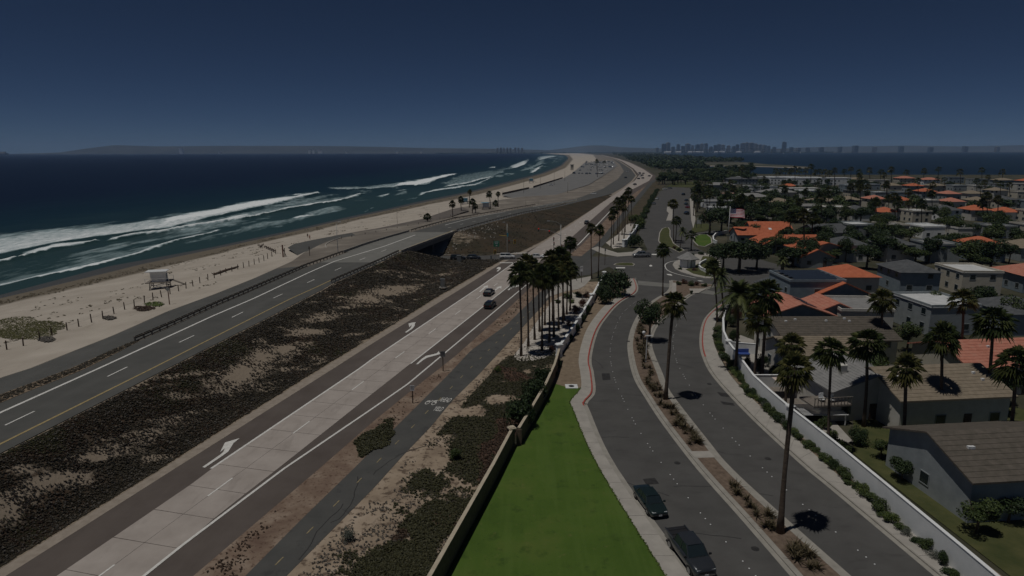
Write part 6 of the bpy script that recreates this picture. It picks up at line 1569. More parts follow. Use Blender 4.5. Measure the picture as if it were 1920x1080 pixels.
# post fence on the sand
fp = [(-18, 667), (13, 656), (44, 649), (75, 638), (98, 630), (126, 620), (148, 613), (172, 605), (193, 598), (214, 589), (234, 581), (252, 575), (271, 568), (287, 563), (303, 557), (319, 551), (335, 546), (349, 541), (362, 537), (375, 531), (390, 526), (402, 522), (414, 517), (424, 513), (435, 510), (446, 506), (457, 503), (467, 500), (477, 496), (486, 492), (495, 489), (502, 485), (510, 481), (517, 476)]
W_ = [on_beach(*p) for p in fp]; fence = empty('post_fence', W_[2]); tag(fence, 'row of dark timber posts across the sand beside the frontage road', 'fence')
pm = MB().tube([(0, 0, -.3), (0, 0, 1.5), (0, 0, 1.53)], [.1, .09, .05], 6).mesh('post', K['wood_dark'])
for k, p in enumerate(W_):
    o = mobj('post', pm, fence, p - np.array(fence.location)); o.rotation_euler = (random.uniform(-.06, .06), random.uniform(-.06, .06), 0); o.scale.z = random.uniform(.9, 1.08)
wire = MB()
for a, b_ in zip(W_[:-1], W_[1:]): wire.tube([a - W_[2] + [0, 0, .9], (a + b_) / 2 - W_[2] + [0, 0, .8], b_ - W_[2] + [0, 0, .9]], .012, 4)
wire.build('wire', K['steel'], fence)
fb = [(588 + 9.6 * k, 449 - 2.35 * k) for k in range(22)]
fb = [(640, 452), (660, 449), (685, 444), (705, 440.5), (725, 436.5), (745, 432), (765, 428), (785, 424), (805, 419.5), (825, 414), (845, 408.5), (865, 403), (885, 398), (900, 394)]
f2 = empty('post_fence', at(640, 452, 3.4)); tag(f2, 'thin post fence along the beach path behind the bridge', 'fence')
b0 = np.array(f2.location); PP = []
for x, y in fb:
    p = at(x, y, zb(y) * .92); PP.append(p); mobj('post', pm, f2, p - b0)
w2 = MB()
for a, b_ in zip(PP[:-1], PP[1:]): w2.tube([a - b0 + [0, 0, 1.2], b_ - b0 + [0, 0, 1.2]], .03, 4)
w2.build('wire', K['steel'], f2)
# lifeguard towers
def guard_tower(P, s, label, body=K['white_paint'], accent=K['white_paint'], rz=.25):
    root = empty('lifeguard_tower', P, rz); root.scale = (s,) * 3; tag(root, label, 'lifeguard tower', 'lifeguard towers on the beach')
    for x in (-1.7, 1.7):
        for y in (-1.5, 1.5): MB().tube([(x * 1.1, y * 1.1, -.3), (x, y, 1.5)], .09, 6).build('leg', K['wood_grey'], root)
    for x in (-1.8, 1.8): MB().bar((x, -1.6, .2), (x, 1.6, 1.3), .08, .12).bar((x, 1.6, .2), (x, -1.6, 1.3), .08, .12).build('brace', K['wood_grey'], root)
    for y in (-1.62, 1.62): MB().bar((-1.8, y, .2), (1.8, y, 1.3), .08, .12).bar((1.8, y, .2), (-1.8, y, 1.3), .08, .12).build('brace', K['white_paint'], root)
    dk_ = MB().box((0, 0, 1.58), (5.0, 4.2, .16)).build('deck', K['wood_grey'], root)
    r = MB()
    for x in (-2.45, 0, 2.45):
        for y in (-2.05, 2.05): r.box((x, y, 2.1), (.07, .07, .9))
    for y in (-2.05, 2.05): r.box((0, y, 2.55), (5.0, .06, .07))
    r.build('railing', K['white_paint'], dk_)
    h = MB(); h.add([(-1.3, -1.2, 1.66), (1.5, -1.2, 1.66), (1.5, 1.2, 1.66), (-1.3, 1.2, 1.66), (-1.6, -1.2, 3.9), (1.5, -1.2, 3.9), (1.5, 1.2, 3.9), (-1.6, 1.2, 3.9)], [(0, 1, 5, 4), (1, 2, 6, 5), (2, 3, 7, 6), (3, 0, 4, 7), (4, 5, 6, 7)])
    ho = h.build('hut', body, root)
    MB().box((1.52, .2, 2.5), (.06, .8, 1.7)).build('door', K['wall_blue'], ho); MB().box((-1.47, 0, 3.1), (.06, 1.6, .7), M=Matrix.Rotation(-.13, 4, 'Y')).build('shutter', K['wall_blue'], ho)
    MB().box((-.3, 0, 4.0), (4.4, 3.0, .14)).build('roof', accent, root)
    MB().bar((2.4, 1.2, 1.6), (5.4, 1.2, .15), 1.0, .1).build('ramp', K['wood_grey'], root)
    return root
blue = flat('blue_panel', (.1, .35, .5), rough=.5)
guard_tower(on_beach(301, 540), 1.0, 'white lifeguard tower on stilts near the post fence')
guard_tower(at(872, 383, .5), 1.0, 'blue-sided lifeguard tower among the beach palms', blue, K['roof_white'])
guard_tower(at(911, 394, 2.0), 1.0, 'blue-roofed hut with dark base beside the beach palms', K['roof_white'], blue)
guard_tower(at(996, 342.5, -.5), 1.15, 'small white and blue lifeguard tower far along the sand', blue, K['roof_white'])
rt = empty('lookout_tower', at(1072.5, 319, .5)); tag(rt, 'pale square lookout tower beside the beach parking lot', 'tower')
MB().box((0, 0, 4.5), (5, 5, 9)).build('wall', K['wall_cream'], rt); MB().box((0, 0, 9.2), (6.4, 6.4, .5)).build('roof', K['roof_dark'], rt); MB().box((0, -2.52, 7.2), (3.8, .08, 1.5)).build('window', K['glass'], rt)
# timber wall by the lot
for a, b_, lb in (((942, 365), (992, 354), 'near low timber wall between sand and beach lot'), ((1000, 352), (1055, 334.5), 'far low timber wall between sand and beach lot')):
    A, B = at(a[0], a[1], 1.2), at(b_[0], b_[1], 1.1); o = empty('timber_wall', A); tag(o, lb, 'wall', 'timber walls by the beach lot')
    n = 14
    for k in range(n): 
        p, q = (B - A) * k / n, (B - A) * (k + .97) / n; MB().bar(p + [0, 0, .7], q + [0, 0, .7], .3, 1.5).build('plank', K['wood_dark'], o)
# poles
def lamp_pole(name, x, y, ytop, z, label, arm=None, r=.1, m=K['steel'], group=None, cat='lamp post'):
    P = at(x, y, z); h = at_d(x, ytop, P[1])[2] - z; root = empty(name, P); tag(root, label, cat, group)
    MB().tube([(0, 0, -.1), (0, 0, .3), (0, 0, h)], [r * 1.6, r, r * .6], 8).build('pole', m, root, True)
    if arm:
        a = MB().tube([(0, 0, h), (arm * .5, 0, h + .5), (arm, 0, h + .6)], [r * .6, r * .45, r * .4], 6).build('arm', m, root)
        MB().box((arm * 1.12, 0, h + .58), (.8 * (1 if arm > 0 else 1), .35, .16)).build('lamp_head', K['lamp_lens'], a)
    return root
lamp_pole('street_light', 634, 478, 420, 4.2, 'tall lamp post beside the turnaround loop', .8)
for k, (x, y, yt) in enumerate(((982, 361, 334), (1013, 353, 328), (1039, 347, 323), (1059, 339, 320), (1064.5, 361, 342))):
    lamp_pole('lot_light', x, y, yt, 1.2, 'beach lot lamp post, {} from the left'.format(ordw(k + 1)), None, .16, K['rail_rust'], 'lamp posts of the beach lot')
for k, (x, y, yt) in enumerate(((745, 419, 392), (823, 404, 393), (986, 387, 373), (1009, 383, 375))):
    lamp_pole('thin_pole', x, y, yt, 2.4, 'thin pole standing on the sand strip, {} from the left'.format(ordw(k + 1)), None, .07, K['rail_rust'], 'thin poles on the beach strip', 'pole')
def signal_head(root, p, lit=None, back=True):
    o = MB().box(p, (.38, .3, 1.15)).build('signal_head', K['black'], root)
    if back: MB().box(np.array(p) + [0, .17, 0], (.75, .03, 1.5)).build('backplate', K['yellow_trim'] if back == 'y' else K['black'], o)
    for k, (c, nm_) in enumerate((((.5, .02, .01), 'red'), ((.12, .09, .01), 'amber'), ((.01, .08, .04), 'green'))):
        MB().tube([np.array(p) + [0, -.15, .36 - k * .36], np.array(p) + [0, -.24, .36 - k * .36]], .13, 8).build('lens', glow('lens_red', (.8, .03, .02), 2.0) if (k == 0 and lit) else flat('lens_' + nm_, c), o)
sp = lamp_pole('signal_pole', 1051, 480, 421, 0, 'tall signal pole with red lights on a long arm over the highway', None, .14, cat='traffic signal')
h0 = at_d(1051, 421, at(1051, 480)[1])[2]
MB().tube([(0, 0, h0), (-1.8, 0, h0 + 1.0), (-3.6, 0, h0 + 1.2)], [.08, .06, .05], 6).build('lamp_arm', K['steel'], sp); MB().box((-4.0, 0, h0 + 1.15), (.9, .3, .14)).build('lamp_head', K['lamp_lens'], sp)
MB().tube([(0, 0, h0 - 3.5), (-3.5, 0, h0 - 1.9), (-7.2, 0, h0 - 1.4)], [.1, .08, .06], 6).build('signal_arm', K['steel'], sp)
signal_head(sp, (-7.1, -.2, h0 - 1.6), True, False); signal_head(sp, (-3.7, -.2, h0 - 2.3), True, False); signal_head(sp, (.35, -.2, 3.2), None, False)
sp = lamp_pole('signal_pole', 951, 475, 420, 0, 'signal and lamp pole at the foot of the brown slope', None, .12, cat='traffic signal')
h0 = at_d(951, 420, at(951, 475)[1])[2]
MB().tube([(0, 0, h0), (-.9, 0, h0 + .6)], .06, 6).build('lamp_arm', K['steel'], sp); MB().box((-1.1, 0, h0 + .6), (.8, .3, .14)).build('lamp_head', K['lamp_lens'], sp)
MB().tube([(0, 0, h0 - 3.9), (-2.6, 0, h0 - 3.7)], .07, 6).build('signal_arm', K['yellow_trim'], sp)
signal_head(sp, (2.5, -.2, 3.9), None, 'y'); signal_head(sp, (.6, -.2, 3.9), None, False); MB().bar((0, 0, 4.3), (2.5, 0, 4.3), .08, .08).build('bracket', K['steel'], sp)
MB().box((.15, -.12, h0 - 3.5), (.5, .06, 1.2)).build('street_name_sign', flat('teal_sign', (.05, .3, .4)), sp)
sp = lamp_pole('signal_pole', 928, 489.5, 468, 0, 'short signal post with yellow-edged head at the corner', None, .07, cat='traffic signal'); signal_head(sp, (0, -.15, 2.9), None, 'y')
sp = lamp_pole('signal_pole', 1038, 470, 444, 0, 'dark signal post in front of the concrete lanes', None, .08, K['black'], cat='traffic signal'); signal_head(sp, (0, -.15, 4.0), None, False); signal_head(sp, (.1, -.15, 2.4), None, False)
gs = empty('road_sign', at(931, 476)); tag(gs, 'green guide sign with white lettering and arrow by the side street', 'sign')
for x in (-.7, .7): MB().tube([(x, 0, 0), (x, 0, 3.0)], .05, 6).build('post', K['steel'], gs)
zc = at_d(931.6, 457, at(931, 476)[1])[2]; MB().box((0, -.06, zc), (1.9, .05, 1.9)).build('panel', K['green_sign'], gs)
for k in range(2):
    mb = MB()
    for j in range(5 - k): mb.box((-.5 + j * .25 + k * .12, -.09, zc + .55 - k * .5), (.17, .012, .28))
    mb.build('sign_lettering', K['white_paint'], gs)
MB().add([(-.25, -.092, zc - .5), (.05, -.092, zc - .5), (.05, -.092, zc - .35), (.4, -.092, zc - .58), (.05, -.092, zc - .8), (.05, -.092, zc - .65), (-.25, -.092, zc - .65)], [(0, 1, 5, 6), (2, 4, 3)]).build('arrow', K['white_paint'], gs)
def sign(x, y, ytop, wpx, hpx_, label, m=K['white_paint'], lines=2, z=0, diamond=False, post=K['wood_dark'], rz=0):
    P = at(x, y, z); f = P[1] / 1200; h = at_d(x, ytop, P[1])[2] - z; root = empty('road_sign', P, rz); tag(root, label, 'sign')
    MB().box((0, 0, h / 2), (.13, .13, h)).build('post', post, root); w, hh = wpx * f, hpx_ * f
    if diamond:
        MB().box((0, 0, 0), (w * .7, .04, w * .7), M=Matrix.Rotation(R(45), 4, 'Y')).build('panel', m, root, loc=(0, -.09, h - w * .5)); return root
    MB().box((0, -.09, h - hh / 2), (w, .04, hh)).build('panel', m, root)
    for k in range(lines):
        mb = MB()
        for j in range(4): mb.box((-w * .3 + j * w * .2, -.113, h - hh * (.22 + .22 * k)), (w * .13, .006, hh * .11))
        mb.build('printed_line', K['black'], root)
    return root
sign(774, 756, 722, 8.5, 11.5, 'white sign on a post beside the bike path, nearer one', lines=3)
sign(831, 696, 658, 9.5, 11.5, 'grey-white sign on a post beside the bike path, farther one', K['roof_grey'], 3)
p_ = on_beach(318, 571); sg = sign(318, 571, 537, 10, 10, 'diamond sign seen from behind on a brown post by the sand', K['steel'], z=p_[2], diamond=True, post=K['wood_red'])
sign(1090, 530, 499, 5, 10, 'slim white sign beside the path at the gate', lines=2)
sign(581, 482, 462, 2.5, 5, 'thin dark sign post on the turnaround loop', K['rail_rust'], 0, z=4.1)
sign(1134, 497, 465, 2.5, 6, 'thin sign post at the entry road island', K['steel'], 0)
ns = empty('notice_board', at(1310, 427)); tag(ns, 'pale notice board on dark posts beside the north street', 'sign')
for x in (-1.0, 1.0): MB().box((x, 0, 1.6), (.18, .18, 3.2)).build('post', K['black'], ns)
MB().box((0, -.1, 2.9), (1.9, .1, 2.4)).build('panel', K['roof_white'], ns)
# cabinets
def cabinet(P, w, d, h, label, m=K['steel']):
    root = empty('utility_cabinet', P); tag(root, label, 'cabinet', 'roadside cabinets'); MB().box((0, 0, h / 2), (w, d, h)).build('body', m, root)
    MB().box((0, 0, h + .04), (w + .12, d + .12, .08)).build('lid', m, root); MB().box((0, -d / 2 - .02, h * .5), (w * .8, .03, h * .8)).build('door', m, root); MB().box((0, 0, -.02), (w + .5, d + .5, .14)).build('plinth', K['concrete'], root)
cabinet(at(830, 538.5, .7), 1.0, .7, 2.0, 'grey roadside cabinet on the bank beside the highway')
cabinet(at(861, 491), 1.3, .8, 1.9, 'grey cabinet on a concrete pad at the side street')
cabinet(at(921, 487), .5, .4, 1.3, 'small cabinet beside the corner signal post')
# lawn cover, lamp on the median, flag
uc = empty('utility_cover', at(1071.5, 725, .11)); tag(uc, 'white square utility slab with dark oval lid on the lawn', 'utility cover')
MB().box((0, 0, .04), (1.75, 1.55, .1)).build('slab', K['white_paint'], uc); MB().tube([(0, 0, .09), (0, 0, .105)], .42, 16).build('lid', K['black'], uc)
lp = empty('median_lamp', at(1211, 680)); tag(lp, 'pale lamp post with globe and crossbar on the median', 'lamp post')
MB().tube([(0, 0, 0), (0, 0, .5), (0, 0, 4.4)], [.12, .08, .06], 8).build('pole', K['white_paint'], lp); MB().box((.3, 0, 4.45), (1.1, .25, .12)).build('crossbar', K['white_paint'], lp)
lp = empty('median_lamp', at(1206, 652)); tag(lp, 'small white globe lamp under the round median tree', 'lamp post')
MB().tube([(0, 0, 0), (0, 0, 2.4)], [.08, .05], 8).build('pole', K['black'], lp); gb = MB(); gb.tube([(0, 0, 2.35), (0, 0, 2.5), (0, 0, 2.7), (0, 0, 2.9), (0, 0, 3.0)], [.08, .24, .3, .24, .05], 10).build('globe', K['white_paint'], lp, True)
F0 = at(1364.5, 455); fl = empty('flagpole', F0); hF = at_d(1367, 388, F0[1])[2]; tag(fl, 'tall white flagpole rising above the dark trees', 'flagpole')
MB().tube([(0, 0, 0), (0, 0, hF)], [.16, .08], 8).build('pole', K['white_paint'], fl, True); MB().tube([(0, 0, hF), (0, 0, hF + .12), (0, 0, hF + .24)], [.05, .14, .02], 8).build('finial', K['chrome'], fl)
fo = empty('flag', F0 + np.array([0, 0, hF - .5])); tag(fo, 'striped red, white and blue flag flying from the flagpole', 'flag')
fw, fh = 5.6, 3.3
def wave(u, v): return np.array([.12 + u * fw * .93, .45 * math.sin(u * 7) * u ** .6 + .1 * math.sin(v * 3) - .9 * v * (.3 + u), -v * fh * .94 - .55 * u * u - .15 * math.sin(u * 6)])
fr_, fw_, fb_ = flat('flag_red', (.5, .04, .06), .8), flat('flag_white', (.85, .85, .87), .8), flat('flag_blue', (.03, .04, .16), .8)
for k in range(13):
    u0 = .4 if k < 7 else 0
    MB().grid(np.array([[wave(u, (k + e) / 13) for e in (0, 1)] for u in np.linspace(u0, 1, 14)])).build('stripe', fr_ if k % 2 == 0 else fw_, fo, True)
MB().grid(np.array([[wave(u, v) for v in np.linspace(0, 7 / 13, 6)] for u in np.linspace(0, .4, 8)])).build('canton', fb_, fo, True)
stars = MB()
for r_ in range(9):
    for c_ in range(6 if r_ % 2 == 0 else 5):
        u, v = (.033 + c_ * .066 + (0 if r_ % 2 == 0 else .033)), (r_ + 1) / 10 * 7 / 13; p = wave(u, v)
        for s in (-.03, .03):
            pts = [p + np.array([math.cos(a) * (.1 if j % 2 == 0 else .045), s, math.sin(a) * (.1 if j % 2 == 0 else .045)]) for j, a in enumerate(np.linspace(math.pi / 2, math.pi / 2 + 2 * math.pi, 11)[:-1])]
            stars.add([p + [0, s, 0]] + pts, [(0, 1 + j, 1 + (j + 1) % 10) for j in range(10)])
tag(stars.build('stars', fw_, fo), kind='stuff')
# driftwood and leaning timbers by the loop
lg = empty('fallen_fence', on_beach(508, 470)); tag(lg, 'collapsed dark timber fence leaning on the sand by the loop', 'fence')
o0 = np.array(lg.location)
for k in range(6):
    t = k / 6; a = on_beach(496 + 20 * t, 465 + 9 * t) - o0; b_ = on_beach(496 + 20 * (t + .17), 465 + 9 * (t + .17)) - o0
    MB().bar(a + [0, 0, .5], b_ + [0, 0, .7], .25, .3).build('timber', K['wood_dark'], lg); MB().bar(a, a + [.3, 0, 1.0], .14, .14).build('post', K['wood_dark'], lg)
wp = empty('timber_posts', on_beach(531, 482)); tag(wp, 'tall brown timber gate post at the turnaround loop', 'post')
MB().box((0, 0, 1.7), (.3, .3, 3.6)).build('post', K['wood_red'], wp); MB().box((.5, 0, 1.3), (.18, .18, 2.6)).build('brace', K['wood_dark'], wp); MB().bar((.1, 0, 2.4), (.9, 0, .2), .12, .12).build('strut', K['wood_dark'], wp)
lo = empty('driftwood_log', on_beach(422, 511)); o0 = np.array(lo.location); tag(lo, 'long dark driftwood log lying along the post fence', 'driftwood')
pts = [on_beach(x, y) - o0 + [0, 0, .35] for x, y in ((402, 517), (412, 514), (425, 509), (437, 505.5), (447, 502))]
MB().tube(pts, [.3, .38, .33, .28, .18], 7).build('log', K['wood_dark'], lo, True); MB().tube([pts[0], pts[0] + np.array([-.9, .4, .3])], [.2, .05], 5).tube([pts[1], pts[1] + np.array([.2, -1.0, .5])], [.16, .04], 5).build('root', K['wood_dark'], lo)
dr = empty('brush_frame', on_beach(489, 463)); tag(dr, 'small dark brush heap on the sand beyond the fence', 'brush')
b_ = MB()
for k in range(22): a = random.uniform(0, 6.28); b_.bar((random.uniform(-.5, .5), random.uniform(-.5, .5), 0), (math.cos(a) * 1.1, math.sin(a) * .8, random.uniform(.4, 1.4)), .07, .07)
b_.build('twigs', K['wood_dark'], dr)
# green and brown plant mats on the sand, kelp and litter on the wrack line
def beach_patch(x, y, wx, wy, n, mk, label, name, sz=.3, seed=0):
    rng = np.random.RandomState(seed); r = np.sqrt(rng.rand(n)); a = rng.rand(n) * 6.283
    r = r * (.75 + .5 * fbm(np.cos(a) * 2 + 7, np.sin(a) * 2 + seed, 2, seed))
    P = np.array([on_beach(x + wx * rr * math.cos(t), y + wy * rr * math.sin(t)) for rr, t in zip(r, a)])
    tag(tri_soup(name, clumps(P, sz, 6, .5, seed=seed), K[mk]), label, 'ground cover', kind='stuff')
beach_patch(40, 616, 84, 20, 4200, 'olive_mat', 'broad olive plant mat on the sand at the left edge', 'beach_plant_mat', .2, 3)
beach_patch(290, 571, 16, 4.5, 130, 'leaf_light', 'small yellowish plant patch by the diamond sign', 'beach_plant_mat', .35, 5)
beach_patch(270, 579, 20, 4.5, 170, 'iceplant_red', 'brown dead plant patch left of the yellowish one', 'beach_plant_mat', .35, 6)
beach_patch(205, 597, 12, 4, 90, 'grey_twig', 'grey twiggy patch beside the fence posts', 'beach_plant_mat', .35, 7)
beach_patch(88, 637, 14, 5, 110, 'grey_twig', 'grey-green bush patch at the foot of the near posts', 'beach_plant_mat', .4, 8)
rng = np.random.RandomState(9); K_ = []
for k in range(420):
    y = np.exp(rng.uniform(np.log(60), np.log(600))); t = rng.randn() * .035 if k < 240 else rng.uniform(.02, .9)
    X = WRACK.X(y) * (1 - t) + BROAD.X(y) * t; n_ = rng.randint(3, 9)
    for _ in range(n_): K_.append((X + rng.randn() * .9, y + rng.randn() * 1.6))
K_ = np.array([(x, y, beach_z(x, y) + .02) for x, y in K_])
tag(tri_soup('kelp_wrack', clumps(K_, .42, 5, .25, seed=12), K['flax']), 'dark kelp wrack strewn along the sand', 'seaweed', kind='stuff')
# pale rocks: along the loop, on the slope beyond the bridge
def rocks(P, s, name, label, m, seed):
    rng = np.random.RandomState(seed); mb = MB()
    for p in P:
        v = unit(rng.randn(8, 3)) * rng.uniform(.6, 1, (8, 1)) * s * rng.uniform(.5, 1.3); bmx = bmesh.new()
        for q in v: bmx.verts.new(q)
        bmesh.ops.convex_hull(bmx, input=bmx.verts); bmx.verts.ensure_lookup_table(); bmx.verts.index_update()
        mb.add([np.array(w.co) + p for w in bmx.verts], [[w.index for w in f.verts] for f in bmx.faces]); bmx.free()
    tag(mb.build(name, m), label, 'rocks', kind='stuff')
rng = np.random.RandomState(3)
rocks([at(x, y, 3.9) for x, y in zip(rng.uniform(615, 700, 130), rng.uniform(0, 1, 130) * 6 + 455)] if False else [at(x, np.interp(x, [612, 640, 700], [461, 463, 446]) + rng.uniform(-9, 5), 3.9) for x in rng.uniform(614, 702, 150)], .32, 'pale_rocks', 'pale broken rocks inside the turnaround loop', K['concrete'], 4)
Pk = []
for k in range(150):
    x = rng.uniform(835, 935); y = rng.uniform(0, 1) * 24 + np.interp(x, [835, 935], [440, 420]); Yk = at(x, y, 3)[1]; Xk = at(x, y, 3)[0]
    t = np.clip((Xk - FWR.X(Yk)) / (HWL.X(Yk) - FWR.X(Yk)), .02, .9); Pk.append(np.array([FWR.X(Yk) * (1 - t) + HWL.X(Yk) * t, Yk, float(emb_z(np.array([Xk]), np.array([Yk]), 0, np.array([t]))[0]) + .1]))
rocks(Pk, .34, 'slope_rocks', 'pale rocks scattered over the slope beyond the bridge', K['concrete'], 5)
rocks([at(x, y, .05) for x, y in zip(rng.uniform(985, 1085, 160), rng.uniform(560, 668, 160)) if (x - 975) > (668 - y) * .55 and x < 1042 + (660 - y) * .6], .2, 'bed_rocks', 'pale stones in the palm grove bed', bpy.data.materials['pale_rock_mulch'], 6)
loopk = np.array([at(x, y, 4.1)[:2] for x, y in smooth_px([(640, 446.5), (620, 454), (611, 461), (617, 469), (633, 475), (660, 470), (690, 459)], 6)])
side_strip(loopk, 0, .3, 3.9, 4.4, 'loop_kerb', K['concrete'], None)['kind'] = 'structure'
# people on the sand
def person(P, h, label, shirt, trousers, rz=0):
    root = empty('person', P, rz); tag(root, label, 'person')
    me = bpy.data.meshes.new('body')
    J = [(0, 0, .53), (0, 0, .62), (0, 0, .75), (0, 0, .82), (0, 0, .87), (0, .0, .94), (.06, 0, .5), (.075, -.03, .28), (.08, .02, .04), (.08, -.06, .02), (-.06, 0, .5), (-.08, .03, .28), (-.08, .05, .04), (-.08, -.03, .02), (.11, 0, .8), (.14, 0, .64), (.15, -.04, .5), (-.11, 0, .8), (-.14, 0, .64), (-.15, -.05, .5)]
    E_ = [(0, 1), (1, 2), (2, 3), (3, 4), (4, 5), (0, 6), (6, 7), (7, 8), (8, 9), (0, 10), (10, 11), (11, 12), (12, 13), (2, 14), (14, 15), (15, 16), (2, 17), (17, 18), (18, 19)]
    Rr = [.09, .08, .1, .045, .035, .065, .055, .04, .028, .025, .055, .04, .028, .025, .045, .032, .022, .045, .032, .022]
    me.from_pydata([tuple(np.array(j) * h) for j in J], E_, []); o = mobj('body', me, root)
    o.modifiers.new('skin', 'SKIN'); 
    for k, r_ in enumerate(Rr): me.skin_vertices[0].data[k].radius = (r_ * h, r_ * h)
    me.skin_vertices[0].data[0].use_root = True
    o.modifiers.new('sub', 'SUBSURF').levels = 1; o.modifiers['sub'].render_levels = 1
    me.materials.append(flat('skin', (.35, .2, .14), .6))
    MB().tube([(0, 0, .52 * h), (0, 0, .7 * h), (0, 0, .83 * h)], [.105 * h, .118 * h, .07 * h], 10).build('shirt', shirt, root, True)
    MB().tube([(0, 0, .56 * h), (0, 0, .44 * h)], [.108 * h, .125 * h], 10).build('shorts', trousers, root, True)
    MB().tube([(0, .01, .93 * h), (0, .01, .98 * h), (0, .01, 1.01 * h)], [.07 * h, .072 * h, .02 * h], 8).build('hair', K['wood_dark'], root, True)
person(on_beach(577, 446), 1.72, 'person in a dark top standing on the sand, left one of two', K['black'], K['rail_rust'], .4)
person(on_beach(581, 449), 1.7, 'person in a pinkish top standing on the sand, right one of two', flat('pink_shirt', (.5, .25, .2)), K['wood_red'], -.3)
# gardens behind the wall
rs = np.random.RandomState(15)
def yard(pts, m, name='patio'): poly(name, pts, .03, m)
yard([(1368, 648), (1410, 704), (1440, 716), (1470, 706), (1455, 668), (1420, 640), (1380, 625)], K['concrete'])
yard([(1413, 712), (1470, 760), (1530, 800), (1560, 790), (1520, 740), (1460, 700)], K['wood_grey'], 'garden_deck')
yard([(1475, 768), (1560, 835), (1600, 828), (1560, 785)], K['concrete'])
for a, b_, lb in (((1413, 703), (1475, 703), 'white cross wall between the two gardens behind the garden wall'), ((1368, 641), (1418, 645), 'short white cross wall near the brown house')):
    A, B = at(a[0], a[1], 1.8), at(b_[0], b_[1], 1.8); o = empty('garden_wall', (A[0], A[1], 0)); tag(o, lb, 'wall'); wall_run(o, [A, B], 1.8, .2, K['white_wall'], K['white_wall'], cap_w=.08, cap_h=.05)
sh = empty('garden_parasol', at(1471, 742)); tag(sh, 'cream square parasol over the garden terrace', 'parasol')
MB().tube([(0, 0, 0), (0, 0, 2.6)], .04, 6).build('pole', K['wood_dark'], sh); MB().add([(-1.4, -1.3, 2.2), (1.4, -1.3, 2.2), (1.4, 1.3, 2.2), (-1.4, 1.3, 2.2), (0, 0, 2.75)], [(0, 1, 4), (1, 2, 4), (2, 3, 4), (3, 0, 4)]).build('canopy', flat('cream_canvas', (.62, .5, .44), .9), sh)
pg = empty('pergola', at(1535, 788)); tag(pg, 'white slatted garden trellis lying beyond the wall', 'trellis')
for k in range(9): MB().box((0, -1.6 + k * .4, 1.4), (5.5, .12, .08)).build('slat', K['white_paint'], pg)
for x in (-2.5, 2.5):
    for y in (-1.5, 1.5): MB().box((x, y, .7), (.12, .12, 1.4)).build('post', K['white_paint'], pg)
bt = empty('garden_bench', at(1392, 668)); tag(bt, 'blue cushioned garden bench inside the curved wall', 'bench')
MB().box((0, 0, .45), (2.2, .8, .2)).build('seat', flat('blue_cushion', (.05, .1, .35)), bt); MB().box((0, .42, .8), (2.2, .18, .7)).build('backrest', flat('blue_cushion2', (.05, .1, .35)), bt)
for x in (-1, 1): MB().box((x, 0, .18), (.1, .7, .36)).build('leg', K['black'], bt)
items = []
for x, y, w, h, kd in [(1395, 660, 26, 20, 'dark'), (1375, 640, 22, 26, 'dark'), (1372, 612, 24, 24, 'dark'), (1380, 598, 30, 22, 'red'), (1400, 690, 20, 26, 'mid'), (1425, 695, 22, 34, 'mid'), (1432, 688, 20, 26, 'dark'), (1448, 702, 22, 20, 'dark'), (1500, 705, 40, 34, 'dark'), (1478, 722, 26, 20, 'dark'), (1522, 812, 30, 26, 'mid'), (1545, 806, 30, 28, 'mid'), (1560, 826, 30, 24, 'light'), (1530, 660, 40, 28, 'mid'), (1548, 672, 36, 30, 'dark'), (1500, 660, 30, 24, 'mid'), (1580, 850, 40, 32, 'mid'), (1610, 835, 44, 40, 'dark'), (1650, 860, 50, 44, 'mid'), (1690, 900, 56, 50, 'dark'), (1740, 860, 60, 60, 'mid'), (1800, 940, 70, 60, 'dark'), (1850, 870, 70, 70, 'mid'), (1890, 980, 80, 60, 'dark'), (1700, 790, 50, 50, 'dark'), (1780, 780, 60, 70, 'mid'), (1880, 760, 60, 70, 'dark'), (1640, 700, 44, 40, 'mid'), (1600, 770, 60, 70, 'dark'), (1630, 740, 70, 80, 'mid'), (1665, 760, 60, 70, 'dark'), (1720, 860, 70, 70, 'dark'), (1600, 650, 60, 60, 'dark'), (1700, 660, 60, 64, 'mid'), (1780, 690, 80, 80, 'dark'), (1650, 610, 50, 50, 'dark'), (1740, 600, 60, 60, 'mid'), (1830, 590, 60, 60, 'dark'), (1900, 620, 70, 70, 'mid'), (1780, 880, 80, 90, 'dark'), (1830, 1000, 90, 80, 'mid'), (1900, 900, 90, 100, 'dark')]:
    items.append((tree_px('garden_bush', x, y, w, h, kd, None, trunk=h > 40), x + .001 * y))
label_set(items, 'garden plant behind the garden wall, {} from the left', 'bush', 'garden plants behind the garden wall')
label_set([(palm(b_, t, s=1.2, r=.2), b_[0]) for b_, t in (((1620, 800), (1626, 640)), ((1690, 850), (1700, 690)), ((1760, 800), (1768, 630)), ((1650, 680), (1655, 560)), ((1850, 780), (1862, 600)), ((1800, 700), (1806, 560)), ((1890, 860), (1905, 680)))], 'palm in the gardens beyond the right edge, {} from the left', 'palm tree', 'palms beyond the right edge')
poly('garden_lawn', [(1600, 850), (1700, 930), (1920, 1100), (2100, 1000), (2000, 800), (1750, 700), (1640, 700), (1600, 780)], .02, K['grass_dry'])
for x, y, wm, rm, lb in ((1735, 690, 'stucco', 'roof_tan', 'tan-roofed house beyond the right edge nearest the wall'), (1870, 810, 'wall_grey', 'roof_brown', 'brown-roofed house beyond the right edge at the bottom corner'), (1850, 640, 'wall_cream', 'roof_salmon', 'salmon-roofed house beyond the right edge above the corner')):
    house(lb, by_roof(x, y, 6), 14, 11, 4.4, 6.4, K[wm], K[rm], .1, 'x', courses=10, vents=3)
